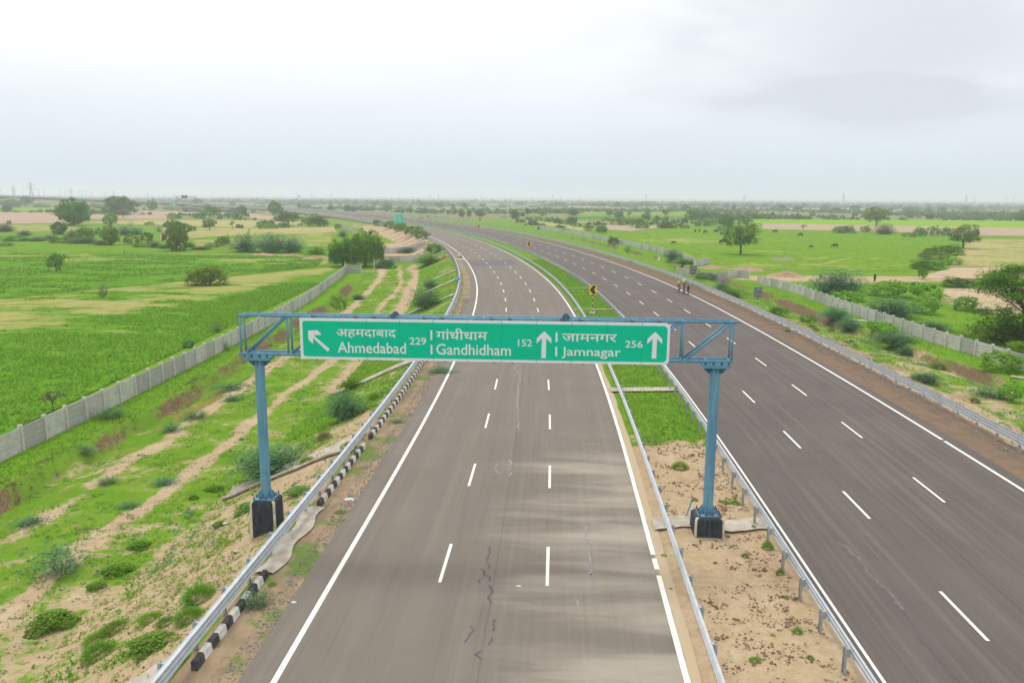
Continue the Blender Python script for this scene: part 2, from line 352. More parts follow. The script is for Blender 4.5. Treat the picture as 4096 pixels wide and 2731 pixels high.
def concrete_f(t, b):
    p = objc(t); q = pos(t); n = t.noise(q, 1.3, 6, .65); n2 = t.noise(q, 12, 4, .7); inf = t.n('ObjectInfo').outputs['Random']
    c = t.mix(t.ss(n, .3, .7), (.56, .54, .51), (.43, .415, .40)); c = t.mix(t.m('MULTIPLY', t.ss(inf, .35, 1.0), .75), c, (.31, .305, .30))
    c = t.mix(t.m('MULTIPLY', t.ss(n2, .55, .75), .4), c, (.30, .29, .275)); c = t.mix(t.m('MULTIPLY', t.ss(t.noise(t.scale(q, (1, 1, .25)), 4, 5, .6), .55, .75), .5), c, (.62, .60, .57))
    bumpn(t, b, n2, .3, .02); return c
M_WALL = mat('precast_concrete', concrete_f, .9, spec=.15)
M_POSTC = varied((.60, .565, .51), (.47, .445, .41), 5, .9, obj=False, name='concrete_post')
M_CHUTE = varied((.50, .45, .37), (.36, .31, .245), 2.5, .9, obj=False, name='chute_concrete', bump=.2)
M_GALV = varied((.58, .615, .645), (.48, .515, .545), 3, .38, .12, obj=False, name='galvanised', spec=.5)
M_GALVP = varied((.40, .43, .44), (.30, .325, .335), 5, .5, .15, obj=False, name='galvanised_post', spec=.4)
M_BLUE = varied((.092, .24, .345), (.135, .315, .42), 2.0, .5, obj=False, name='blue_paint', spec=.35, stretch=(3, 3, .35), detail=7)
M_BLUED = varied((.05, .13, .20), (.065, .16, .24), 4, .5, obj=False, name='dark_blue_paint')
M_RUST = varied((.24, .075, .03), (.12, .045, .025), 20, .85, name='rust')
def signgreen(t, b):
    n = t.noise(t.scale(objc(t), (.6, 1, 1)), 1.2, 4, .55); return t.mix(t.ss(n, .3, .7), (.0, .50, .285), (.0, .53, .31))
M_GREEN = mat('green_sheeting', signgreen, .55, spec=.12)
M_WHITE = varied((.74, .765, .80), (.70, .72, .745), 1.5, .45, name='white_sheeting', spec=.4)
M_SEAM = mat('seam', None, .8, col=(.03, .25, .17))
M_YELLOW = varied((.90, .58, .006), (.84, .52, .008), 4, .5, name='yellow_sheeting')
M_BLACK = varied((.022, .024, .027), (.045, .047, .05), 6, .55, name='black_paint')
M_PBLACK = varied((.016, .024, .032), (.05, .058, .065), 4, .7, stretch=(3, 3, .5), name='plinth_black')
M_PWHITE = varied((.66, .63, .57), (.47, .38, .25), 2.2, .8, name='plinth_white')
M_KWHITE = varied((.72, .70, .66), (.50, .47, .42), 5, .8, obj=False, name='kerb_white')
M_KBLACK = varied((.03, .03, .035), (.09, .085, .08), 6, .8, obj=False, name='kerb_black')
M_GREYP = varied((.13, .14, .155), (.17, .18, .195), 3, .55, name='grey_plate')
M_SBLUE = mat('blue_sheeting', None, .45, col=(.01, .25, .62))
M_RED = mat('red_reflector', None, .4, col=(.6, .02, .02))
M_BARK = varied((.12, .085, .055), (.06, .045, .032), 9, .95, name='bark', stretch=(1, 1, .3))
M_TWIG = varied((.17, .12, .075), (.10, .07, .045), 9, .95, name='twig')

def leafmat(name, a, b_, c_, tr=.36):
    m = bpy.data.materials.new(name); m.use_nodes = True; t = T(m.node_tree)
    tint = t.n('Attribute', {'attribute_name': 'tint'}).outputs['Fac']; rnd = t.n('ObjectInfo').outputs['Random']
    col = t.mix(t.ss(tint, 0, .55), a, b_); col = t.mix(t.ss(tint, .6, 1.0), col, c_)
    col = t.n('HueSaturation', None, Color=col, Saturation=1.0, Fac=1.0, Hue=t.m('MULTIPLY_ADD', rnd, .03, .485), Value=t.m('MULTIPLY_ADD', rnd, .35, .85)).outputs[0]
    d = t.n('BsdfDiffuse', None, Color=col); tl = t.n('BsdfTranslucent', None, Color=col)
    g = t.n('BsdfGlossy', None, Color=(.7, .75, .8, 1), Roughness=.5)
    m1 = t.n('MixShader'); m1.inputs[0].default_value = tr; t.t.links.new(d.outputs[0], m1.inputs[1]); t.t.links.new(tl.outputs[0], m1.inputs[2])
    m2 = t.n('MixShader'); m2.inputs[0].default_value = .008; t.t.links.new(m1.outputs[0], m2.inputs[1]); t.t.links.new(g.outputs[0], m2.inputs[2])
    out = t.n('OutputMaterial'); t.t.links.new(m2.outputs[0], out.inputs[0]); return m
LEAF = {'dark': leafmat('leaf_dark', (0.054, 0.133, 0.014), (0.096, 0.211, 0.019), (0.168, 0.288, 0.028)),
        'mid': leafmat('leaf_mid', (0.080, 0.181, 0.015), (0.139, 0.288, 0.022), (0.218, 0.389, 0.036)),
        'light': leafmat('leaf_light', (0.124, 0.257, 0.022), (0.196, 0.389, 0.032), (0.290, 0.499, 0.047)),
        'blue': leafmat('leaf_blue', (0.063, 0.159, 0.072), (0.118, 0.249, 0.110), (0.199, 0.345, 0.149)),
        'olive': leafmat('leaf_olive', (0.107, 0.181, 0.018), (0.168, 0.257, 0.024), (0.247, 0.342, 0.036)),
        'grey': leafmat('leaf_grey', (0.117, 0.140, 0.070), (0.176, 0.204, 0.105), (0.246, 0.269, 0.147)),
        'brown': leafmat('leaf_brown', (0.140, 0.100, 0.058), (0.211, 0.152, 0.094), (0.281, 0.216, 0.129)),
        'grass': leafmat('leaf_grass', (0.127, 0.256, 0.026), (0.210, 0.378, 0.036), (0.306, 0.441, 0.069), .42),
        'crop': leafmat('leaf_crop', (0.112, 0.262, 0.024), (0.198, 0.423, 0.033), (0.299, 0.526, 0.055), .42),
        'scrub': leafmat('leaf_scrub', (0.059, 0.108, 0.021), (0.101, 0.165, 0.032), (0.153, 0.223, 0.046))}
M_PURPLE = mat('purple_flower', None, .7, col=(.30, .13, .36))

# ------------------------------------------------------------------ the ground sheet
def axis(lo, hi, st, far_lo, far_hi, g):
    a = list(np.arange(lo, hi + 1e-6, st)); d = st
    while a[-1] < far_hi: d *= g; a.append(a[-1] + d)
    d = st; pre = [a[0]]
    while pre[-1] > far_lo: d *= g; pre.append(pre[-1] - d)
    return np.array(pre[:0:-1] + a)
gx = axis(-36, 62, .5, -7000, 7000, 1.085); gy = axis(8, 120, .6, -120, 9000, 1.022)
GX, GY = np.meshgrid(gx, gy); GZ, GS, GO = terrain(GX, GY, True)
def fields_of(x, y, s, o):
    wn = lambda k, sc: vnoise(s / sc, 0 * s, k) - .5
    soil = np.full(x.shape, .26); lush = np.full(x.shape, .25); wet = np.zeros(x.shape); bank = np.zeros(x.shape)
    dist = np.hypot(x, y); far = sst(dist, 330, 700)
    med = (o > 11.2) & (o < 16.3)
    soil = np.where(med, 1.0 - .92 * sst(s + 5 * wn(40, 3.0) + 7 * (fbm(x / 1.6, y / 1.6, 66, 3) - .5), 77, 86), soil); lush = np.where(med, .15 + .35 * sst(s, 84, 150), lush)
    # left slope and bench
    sl = (o < -2.9) & (o > -9.5)
    ss_ = .56 - .28 * sst(s, 78, 92) + .45 * (fbm(x / 3.2, y / 1.8, 64, 3) - .5) + .10 * sst(o, -8, -4) ; ss_ = np.where(s > 225, .30 + .55 * sst(s, 225, 262) - .35 * sst(s, 365, 420), ss_)
    soil = np.where(sl, ss_ + .12 * sst(o, -5.5, -3.2) * (s < 90), soil)
    be = (o <= -9.5) & (o > -20.5) & (s < 300)
    bsoil = .41 + .14 * (1 - sst(s, 60, 78)) * sst(o, -16, -10)
    for oc, wd, k, a in ((-16.9, .45, 41, .40), (-12.9, .36, 42, .36), (-9.7, 1.1, 43, .62)):
        on = 1.0 if oc > -10 else 1.0
        c = oc + 1.1 * wn(k, 14) + .4 * wn(k + 7, 3.5)
        bsoil = bsoil + (a + .25 * wn(k + 20, 2.2)) * np.exp(-((o - c) / wd) ** 2) * (1 - .45 * sst(wn(k + 3, 9), .05, .3)) * (sst(s, 96, 110) if oc > -10 else 1)
    bsoil = bsoil + .32 * (fbm(x / 2.6, y / 1.3, 63, 3) - .5)
    soil = np.where(be, bsoil * (1 - sst(s, 210, 225)) + .62 * sst(s, 210, 240), soil); lush = np.where(be, .02, lush)
    ws = (o <= -20.9) & (o > -24.6) & (s < 200); soil = np.where(ws, -.1, soil); lush = np.where(ws, .8, lush)
    wob = 1.5 * (vnoise(s / 9, 0 * s, 8) - .5) + .5 * (vnoise(s / 2.3, 0 * s, 9) - .5)
    ol = o + 20.9 + wob
    bank = np.where((np.abs(ol) < .7) & (s < 182), .66 + .45 * wn(50, 4) - .50 * np.abs(ol), bank)
    wet = np.where((ol > .5) & (ol < 2.6) & (s < 122), (.50 * (1 - sst(s, 90, 112)) + .12 + .6 * wn(52, 7)) * (1 - (ol - 1.6) ** 2 / 2.2), wet)
    # right verge
    wo = wall_off(s)
    rv = (o > 31.3) & (o < 38.5); soil = np.where(rv, np.where(s < 155, .86 - .3 * sst(o, 36.5, 38.5), .42), soil)
    rm = (o >= 38.5) & (o < wo - 4); soil = np.where(rm, .47 - .2 * sst(s, 130, 200) + .25 * (fbm(x / 3, y / 3, 65, 3) - .5), soil)
    rs = (o >= wo - 4) & (o < wo + .5); soil = np.where(rs, -.05, soil); lush = np.where(rs, .75, lush)
    orr = o - (wo - 4.2) + wob; bank = np.where((np.abs(orr) < .8) & (s > 80) & (s < 330), .62 + .5 * wn(51, 5) - .40 * np.abs(orr), bank)
    # earth track cut through the gap in the right wall
    cut = np.exp(-(((y - 150.5 - .06 * (x - 45) + 3 * (vnoise(x / 9, y / 9, 60) - .5)) / 5.0) ** 2)) * sst(x, 37, 43) * (1 - sst(x, 72, 98)); soil = soil + .75 * cut
    path = np.exp(-(((y - 118 - .35 * (x - 62)) / 6.5) ** 2)) * sst(x, 58, 66); soil = soil + .3 * path
    fld = (o < -25) | (o > wo + 1); soil = np.where(fld & (dist < 500), soil + .28 * (fbm(x / 35, y / 35, 61, 3) - .5), soil)
    return dict(soil=soil, lush=lush, wet=wet, bank=bank, far=far)
FA = fields_of(GX, GY, GS, GO)
tag(grid('ground', GX, GY, GZ, M_GROUND, attrs=FA), kind='structure')

# ------------------------------------------------------------------ carriageways, shoulders, markings
SE = 1560.0
LN0 = 127.5 + 2.0
def dashes(parent, o, phase, wd=.115):
    Q = []
    s = phase - 9 * math.floor((phase - 20) / 9)
    while s < 900:
        ss = np.array((s, s + 1.5, s + 3.0))
        for a in range(2):
            c = []
            for si, oo in ((ss[a], o - wd / 2), (ss[a], o + wd / 2), (ss[a + 1], o + wd / 2), (ss[a + 1], o - wd / 2)):
                x, y = so_xy(si, oo); c.append((float(x), float(y), float(zr(si)) + .008))
            Q.append(c)
        s += 9
    return Q
rl = tag(strip('road', -.95, 11.42, -8, SE, 0, M_ROADL, step=2, wob=.07, n=8), kind='structure')
rr = tag(strip('road', 15.95, 28.95, -8, SE, 0, M_ROADR, step=2, wob=.07, n=8), kind='structure')
tag(strip('shoulder', -2.75, -.95 + .05, -8, SE, -.02, M_SHL, step=1.0, n=4), kind='structure')
tag(strip('shoulder', 28.9, 31.7, -8, SE, -.02, M_SHR, step=1.0, n=4), kind='structure')
quads('lane_marking', np.array(dashes(rl, 3.6, 129.5 - 1.5) + dashes(rl, 7.2, 129.5 - 1.5)), M_LINE, rl)
quads('lane_marking', np.array(dashes(rr, 20.15, 125.5) + dashes(rr, 24.05, 127.5)), M_LINE, rr)
strip('edge_line', -.085, .085, -8, SE, .008, M_LINE, rl, 1.0)
for a, b in ((-8, 66.0), (66.45, 67.3), (67.6, SE)): strip('edge_line', 10.915, 11.085, a, b, .008, M_LINE, rl, 1.0)
strip('edge_line', 16.22, 16.32, -8, SE, .008, M_LINE, rr, 1.0)
for a, b in ((-8, 82.2), (82.45, SE)): strip('edge_line', 28.165, 28.335, a, b, .008, M_LINE, rr, 1.0)
def z0(a, b, x0, y0, k): return (x0 + a / k, y0 + b / k)
# sealed cracks (dark) and scuffed crack lines (pale) on the carriageways
CR = varied((.055, .055, .06), (.09, .088, .09), 9, .6, obj=False, name='crack_sealant'); PALE = varied((.30, .29, .28), (.21, .2, .19), 6, .9, obj=False, name='pale_scuff')
def crack(pts, k, x0, y0, wd, m, par, zig=.10):
    P = [atz(*z0(a, b, x0, y0, k), 0.0)[:2] for a, b in pts]; L = _resample(np.array(P), .22)
    if len(L) < 3: return
    tn = np.gradient(L, axis=0); tn /= np.linalg.norm(tn, axis=1)[:, None]; nn = np.c_[tn[:, 1], -tn[:, 0]]; r = RNG.normal(0, 1, (len(L), 2))
    C = L + nn * r[:, :1] * zig * .6; hw = wd * (.55 + .6 * np.abs(r[:, 1:]))
    Aq = C - nn * hw; Bq = C + nn * hw; zc = np.full(len(L), .005)
    Q = np.stack([np.c_[Aq[:-1], zc[:-1]], np.c_[Bq[:-1], zc[:-1]], np.c_[Bq[1:], zc[1:]], np.c_[Aq[1:], zc[1:]]], 1); quads('crack_seal', Q, m, par)
B5 = (1.96, 1500, 2050)
for pts in ([(908, 270), (890, 370), (900, 455)], [(835, 440), (860, 490), (908, 540)], [(828, 505), (812, 560)], [(905, 565), (922, 600), (895, 690), (890, 735)], [(950, 835), (945, 890), (940, 940)],
            [(758, 890), (730, 970), (690, 1045)], [(928, 972), (902, 1060)], [(828, 1080), (800, 1125), (815, 1165)], [(868, 1215), (880, 1270)]): crack(pts, *B5, .035, CR, rl)
for pts in ([(1640, 90), (1665, 230), (1690, 430), (1735, 640)], [(1690, 470), (1655, 555)], [(1570, 660), (1595, 760)]): crack(pts, *B5, .03, PALE, rl)
crack([(355, 0 + 500), (310, 530), (350, 590), (335, 740), (340, 860), (335, 1040)], 1.96, 1900, 1200, .03, PALE, rl)
crack([(280, 1255), (278, 1380)], 1.96, 1900, 1200, .04, PALE, rl); crack([(175, 1285), (160, 1365)], 1.96, 1900, 1200, .03, PALE, rl)
crack([(690, 465), (770, 500), (880, 620), (930, 700), (1050, 810), (1130, 880), (1215, 1000)], 1.96, 2996, 1931, .06, varied((.165, .15, .145), (.13, .115, .11), 5, .9, obj=False, name='faint_scuff'), rr, .05)
crack([(1215, 1000), (1370, 1250), (1500, 1400), (1640, 1560)], 1.96, 2996, 1931, .02, CR, rr, .08)
# darker resurfaced patch on the bend
s_, o_ = np.linspace(186.5, 199.5, 12), np.linspace(.3, 9.2, 8); Sg, Og = np.meshgrid(s_, o_); X, Y = so_xy(Sg + .28 * (Og - 4), Og)
grid('repair_patch', X, Y, X * 0 + .0045, mat('repair_asphalt', asphalt((.115, .103, .095), (.13, .118, .108), (.16, .145, .13)), .88), rl, uv=(Og, Sg))
# concrete drain strips across the median
for sq, wd in ((92.2, 1.0), (129.5, .5), (150.0, .4)):
    Sg, Og = np.meshgrid(np.linspace(sq - wd / 2, sq + wd / 2, 3), np.linspace(11.3, 16.0, 9)); X, Y = so_xy(Sg + .10 * (Og - 13), Og)
    tag(grid('drain_strip', X, Y, X * 0 + .10, M_CHUTE), kind='structure')
Sg, Og = np.meshgrid(np.linspace(69.9, 71.0, 7), np.linspace(11.3, 16.0, 9)); X, Y = so_xy(Sg + .2 * np.sin(Og * 2.1), Og)
tag(grid('drain_strip', X, Y, X * 0 + .075, M_CHUTE), kind='structure')
# apron slab on the left shoulder by the scooter, rubble patch on the left shoulder
Sg, Og = np.meshgrid(np.linspace(201.0, 203.6, 3), np.linspace(-2.4, -.2, 4)); X, Y = so_xy(Sg, Og); tag(grid('shoulder_slab', X, Y, X * 0 + .012, M_CHUTE), kind='structure')

# ------------------------------------------------------------------ fields as sheets of their own
def field_mat(name, ca, cb, green, thr, rows=(.5, 9), streak=.5, rg=.0):
    def f(t, b):
        uv = t.n('UVMap').outputs[0]; p = pos(t); n = t.noise(p, .09, 5, .6); n2 = t.noise(p, .7, 6, .65); n3 = t.noise(p, 4.5, 4, .7)
        r = t.noise(t.scale(uv, (rows[0] / 10, rows[1] / 10, 1)), 1.0, 4, .55)
        c = t.mix(t.ss(t.m('ADD', t.m('MULTIPLY', r, streak), t.m('MULTIPLY', n2, 1 - streak)), .32, .68), ca, cb)
        n4 = t.noise(t.scale(p, (1, 1.8, 1)), .28, 6, .68); gn = t.mix(t.ss(n2, .3, .7), green, tuple(.62 * q for q in green)); gn = t.mix(t.m('MULTIPLY', t.ss(n4, .48, .66), .65), gn, (green[0] * 1.55, green[1] * 1.08, green[2] * 2)); c = t.mix(t.m('MULTIPLY', t.ss(n4, .52, .34), .55), c, tuple(.66 * q for q in cb)); gn = t.mix(t.m('MULTIPLY', t.ss(n3, .5, .7), .5), gn, tuple(.5 * q for q in green))
        gr = t.n('Attribute', {'attribute_name': 'green'}).outputs['Fac']
        k = t.m('ADD', t.m('ADD', t.m('MULTIPLY', n, .55), t.m('MULTIPLY', t.m('MULTIPLY_ADD', n2, .6, t.m('MULTIPLY', r, .4)), .45)), t.m('MULTIPLY', t.m('SUBTRACT', gr, .5), .9))
        k = t.m('ADD', k, t.m('MULTIPLY', t.m('SUBTRACT', n3, .5), .35)); c = t.mix(t.ss(k, thr - .11, thr + .11), c, gn); bumpn(t, b, n3, .5, .08); return c
    return mat(name, f, 1.0, spec=0.0)
TAN = field_mat('ploughed_tan', (.44, .335, .235), (.36, .265, .18), (.14, .24, .04), .78)
PINK = field_mat('ploughed_pink', (.43, .32, .235), (.37, .265, .19), (.14, .24, .04), .93)
STRAW = field_mat('straw_field', (.44, .35, .20), (.33, .305, .10), (.19, .31, .03), .50)
PALEG = field_mat('pale_green_field', (.28, .33, .05), (.22, .33, .035), (.17, .32, .025), .45)
VIVID = field_mat('yellow_green_field', (.23, .38, .015), (.175, .35, .015), (.14, .31, .015), .62)
DEEPG = field_mat('deep_green_field', (.10, .21, .035), (.075, .165, .03), (.11, .25, .03), .5)
PAST = field_mat('pasture', (.38, .33, .14), (.24, .32, .045), (.160, .30, .022), .42, rows=(.6, 1.5), streak=.3)
CROP = field_mat('crop_field', (.37, .315, .14), (.25, .29, .055), (.120, .275, .022), .46, rows=(.25, 10), streak=.75)
BARE = field_mat('bare_sand', (.50, .385, .26), (.44, .33, .21), (.2, .25, .06), .97)
def bil(P, nu, nv):
    P = [np.array(p[:2]) for p in P]; u, v = np.meshgrid(np.linspace(0, 1, nu), np.linspace(0, 1, nv)); u = u[..., None]; v = v[..., None]
    Q = (P[0] * (1 - u) + P[1] * u) * (1 - v) + (P[3] * (1 - u) + P[2] * u) * v
    L = max(np.linalg.norm(P[1] - P[0]), np.linalg.norm(P[2] - P[3])); Wd = max(np.linalg.norm(P[3] - P[0]), np.linalg.norm(P[2] - P[1]))
    return Q[..., 0], Q[..., 1], u[..., 0] * L, v[..., 0] * Wd, L, Wd
FIELD_AREAS = []
def field(px, m, name='crop_field', lift=.05, nu=40, nv=14, green=None, ragged=1.0):
    C = [gnd(*p) for p in px]; X, Y, U, V, L, Wd = bil(C, nu, nv); FIELD_AREAS.append(np.array([c[:2] for c in C]))
    k = ragged * min(6.0, .12 * Wd)
    for e, (ii, sg) in {'a': (0, 1), 'b': (-1, -1)}.items():
        d = k * (fbm(U[ii] / (1 + 2 * k), U[ii] * 0, hash(name + e) % 97, 3) - .5)[None, :]; f = (np.linspace(1, 0, nv) ** 2)[:, None] if ii == 0 else (np.linspace(0, 1, nv) ** 2)[:, None]
        Y = Y + d * f
    Z = terrain(X, Y) + lift; g = np.full(X.shape, .5) if green is None else green(X, Y, U / L, V / Wd)
    return tag(grid(name, X, Y, Z, m, uv=(U, V), attrs={'green': g}), kind='structure')
field([(-330, 850), (240, 851), (262, 893), (-330, 898)], PINK, 'ploughed_field')
field([(345, 857), (668, 860), (672, 877), (330, 877)], PINK, 'ploughed_field')
field([(440, 843), (1090, 850), (1090, 861), (450, 858)], TAN, 'ploughed_field')
field([(-330, 829), (430, 833), (436, 846), (-330, 848)], PALEG, 'pale_field')
field([(1000, 860), (1095, 861), (1096, 879), (1000, 876)], TAN, 'ploughed_field')
field([(300, 890), (560, 880), (1110, 883), (1000, 912)], STRAW, 'stubble_field', green=lambda x, y, u, v: .30 + .1 * u)
field([(-330, 902), (300, 898), (330, 925), (-330, 930)], STRAW, 'stubble_field', green=lambda x, y, u, v: .48 + 0 * u)
field([(640, 912), (990, 913), (990, 940), (640, 960)], STRAW, 'stubble_field', green=lambda x, y, u, v: .42 + 0 * u)
field([(1000, 883), (1226, 888), (1205, 901), (1000, 893)], TAN, 'ploughed_field')
field([(1000, 914), (1330, 908), (1355, 935), (1000, 942)], STRAW, 'stubble_field', green=lambda x, y, u, v: .30 + .2 * v)
field([(780, 962), (1330, 936), (1320, 985), (740, 990)], STRAW, 'stubble_field', green=lambda x, y, u, v: .52 + 0 * u)
def g_up(x, y, u, v): return .57 + .38 * sst(v, .35, .85) * (1 - sst(u, .6, 1.0)) + .28 * (fbm(x / 26, y / 9, 71, 3) - .5) * 2
def g_lo(x, y, u, v): return .37 + .40 * sst(v, .2, .85) - .16 * sst(u, .35, .8) * (1 - sst(v, .35, .8)) + .10 * (1 - u) + .38 * (fbm(x / 9 + y / 18, y / 3.5, 72, 3) - .5) * 2
LOF = [(-700, 1262), (1330, 1066), (0, 0), (0, 0)]
fu = field([(-420, 995), (1330, 1020), (1300, 1066), (-420, 1238)], CROP, 'crop_field', .06, 110, 70, g_up, .4)
C = [gnd(-700, 1266)[:2], gnd(1318, 1071)[:2], np.array(so_xy(197, -24.2)).ravel(), np.array(so_xy(38, -24.2)).ravel()]
X, Y, U, V, L, Wd = bil(C, 150, 130); GLO = g_lo(X, Y, U / L, V / Wd); tag(grid('crop_field', X, Y, terrain(X, Y) + .07, CROP, uv=(U, V), attrs={'green': GLO}), kind='structure')
LOX, LOY = X, Y
field([(2405, 938), (3645, 942), (3640, 1085), (2860, 1072)], PAST, 'pasture', .06, 90, 60, lambda x, y, u, v: .55 + .30 * (fbm(x / 30, y / 22, 73, 4) - .5) * 2 + .12 * sst(v, .2, .5) * (1 - sst(v, .6, .95)), .3)
for q in ([(3212, 1037), (3310, 1029), (3312, 1033), (3216, 1043)], [(3196, 1057), (3282, 1056), (3284, 1064), (3200, 1062)], [(3282, 1056), (3402, 1029), (3404, 1035), (3284, 1062)], [(3000, 1052), (3066, 1064), (3064, 1069), (2998, 1057)], [(3480, 1036), (3518, 1032), (3518, 1036), (3482, 1040)], [(3020, 1002), (3150, 1008), (3150, 1012), (3020, 1006)]): field(q, PAST, 'bare_patch', .075, 24, 7, lambda x, y, u, v: .08 + 1.9 * (v - .5) ** 2 + .55 * (fbm(x / 5, y / 4, 74, 3) - .4), 3.5)
field([(2690, 908), (3660, 930), (3660, 944), (2400, 940)], PAST, 'pasture', .058, 60, 8, lambda x, y, u, v: .62 + 0 * u, .3)
field([(3050, 893), (4350, 915), (4350, 948), (3050, 929)], TAN, 'ploughed_field', .05, 50, 10, lambda x, y, u, v: .42 + .2 * (1 - v))
field([(2985, 877), (4350, 886), (4350, 915), (3030, 893)], VIVID, 'green_field')
field([(3880, 958), (4400, 960), (4400, 1068), (3800, 1068)], STRAW, 'stubble_field', .05, 40, 20, lambda x, y, u, v: .40 + .1 * u)
field([(3820, 1072), (4200, 1072), (4130, 1118), (3640, 1112)], BARE, 'bare_field')
field([(3755, 1160), (4200, 1150), (4200, 1260), (3900, 1250)], BARE, 'bare_field', .05, 30, 14, lambda x, y, u, v: .5 + .2 * u)
field([(2295, 866), (2790, 868), (2790, 882), (2300, 879)], DEEPG, 'green_field')
field([(2300, 880), (2790, 883), (2790, 889), (2305, 885)], PALEG, 'pale_field')
field([(2308, 886), (2640, 890), (2640, 896), (2305, 892)], TAN, 'ploughed_field')
field([(2425, 899), (2680, 905), (2520, 925), (2415, 918)], TAN, 'stubble_field')
field([(2015, 874), (2140, 882), (2390, 920), (2330, 925)], STRAW, 'stubble_field', .05, 30, 8, lambda x, y, u, v: .42 + 0 * u)
field([(2320, 847), (2800, 849), (2790, 862), (2330, 860)], PALEG, 'pale_field')
for q in ([(2890, 831), (3280, 834), (3280, 840), (2890, 837)], [(2270, 825), (2440, 826), (2440, 830), (2270, 829)], [(3330, 834), (3560, 837), (3560, 841), (3330, 838)], [(3750, 842), (4350, 846), (4350, 853), (3750, 849)],
          [(1560, 839), (1980, 841), (1980, 846), (1560, 844)], [(2560, 826), (2800, 828), (2800, 831), (2560, 829)]):
    field(q, PALEG if q[0][0] > 3700 or q[0][0] == 1560 else TAN, 'distant_field', .15)

# ------------------------------------------------------------------ crash barriers
def wprof(n=2, thick=.012, depth=.085, ht=.31, face=1):
    top = []; per = ht / n
    for i in range(n):
        b = i * per
        top += [(0, b + .03 * per), (0, b + .14 * per), (depth, b + .34 * per), (depth, b + .66 * per), (0, b + .86 * per), (0, b + .97 * per)]
    return [(face * a, z) for a, z in top] + [(face * (a - thick), z) for a, z in reversed(top)]
def barrier(label, o, face, prof, zbot, post_off, s0, s1, pitch, zp, first, reflect=False):
    b = empty('crash_barrier', (0, 0, 0), 0, label, 'barrier')
    s = np.r_[np.arange(s0, 320, 2.0), np.arange(320, s1, 8.0)]
    sweep('beam', [(a, z + zbot) for a, z in prof], o, s, M_GALV, b)
    hgt = zbot + prof_h(prof) - .02
    m = MB()                                  # channel-section post with a spacer block
    for c, d in (((0, 0, (hgt - .35) / 2), (.012, .15, hgt + .35)), ((-.035 * face, .069, (hgt - .35) / 2), (.058, .012, hgt + .35)), ((-.035 * face, -.069, (hgt - .35) / 2), (.058, .012, hgt + .35)),
                 ((.06 * face, 0, zbot + prof_h(prof) / 2), (.10, .10, prof_h(prof) * .8))): m.box(c, d)
    p0 = m.build('post', M_GALVP, b); used = False; restV = MB(); n = 0
    for k, si in enumerate(np.arange(s0 + .6, s1 - 1, pitch)):
        x, y = so_xy(si, o + post_off); h = heading(si)
        if si >= first and n < 97:
            p = p0 if not used else p0.copy()
            if used: COL.objects.link(p); p.parent = b
            used = True; p.location = (float(x), float(y), float(zr(si)) + zp); p.rotation_euler = (0, 0, -h); n += 1
            if reflect and n % 2 == 0 and n < 16:
                MB().box((.012 * face + .06, -.08, .33), (.08, .012, .09)).build('reflector', M_RED, p)
        elif si >= first:
            restV.box((float(x), float(y), float(zr(si)) + (hgt - .35) / 2), (.07, .15, hgt + .35), rz=-h)
    if restV.V: tag(restV.build('post', M_GALVP, b), kind='stuff')
    return b
def prof_h(p): return max(z for _, z in p)
W2, W3 = wprof(2), wprof(3, ht=.50)
barrier('left outer crash barrier of grey W-beam steel running above the black and white kerb', -2.55, 1, W3, .40, -.16, 30, 1500, 2.0, 0, 42, True)
barrier('steel W-beam barrier along the left edge of the grassy median', 11.66, -1, W2, .46, .16, 30, 1500, 2.0, 0, 50)
barrier('steel barrier along the right edge of the median with its posts facing the camera', 15.52, 1, W2, .46, -.16, 30, 1500, 2.0, 0, 50)
barrier('three-ridged steel barrier on the far right brown shoulder', 31.0, -1, W3, .48, .16, 50, 1500, 2.0, 0, 68)

# ------------------------------------------------------------------ painted kerbs and drain chutes on the left verge
def kerb(label, s0, s1, o=-2.34, blk=.5):
    V = []; F = []; MI = []; n = int((s1 - s0) / blk); prof = [(-.09, -.12), (.11, -.12), (.06, .20), (.03, .235), (-.09, .235)]
    for i in range(n):
        b = len(V); jit = .012 * random.uniform(-1, 1)
        for si in (s0 + i * blk + .004, s0 + (i + 1) * blk - .004):
            for a, z in prof: x, y = so_xy(si, o + a + jit); V.append((float(x), float(y), z + jit))
        F += [(b + k, b + (k + 1) % 5, b + 5 + (k + 1) % 5, b + 5 + k) for k in range(5)] + [(b + 4, b + 3, b + 2, b + 1, b), (b + 5, b + 6, b + 7, b + 8, b + 9)]; MI += [i % 2] * 7
    return tag(mesh('painted_kerb', V, F, [M_KBLACK, M_KWHITE], None, False, MI), label, 'kerb')
kerb('short end of black and white kerb at the bottom edge by the chute mouth', 56.0, 58.4)
kerb('black and white kerb run nearest the camera, broken off beside the seedling', 59.6, 65.2)
kerb('black and white kerb run between the left plinth and the wide concrete chute', 71.2, 79.6)
kerb('longest black and white kerb run passing behind the gantry sign', 80.6, 175)
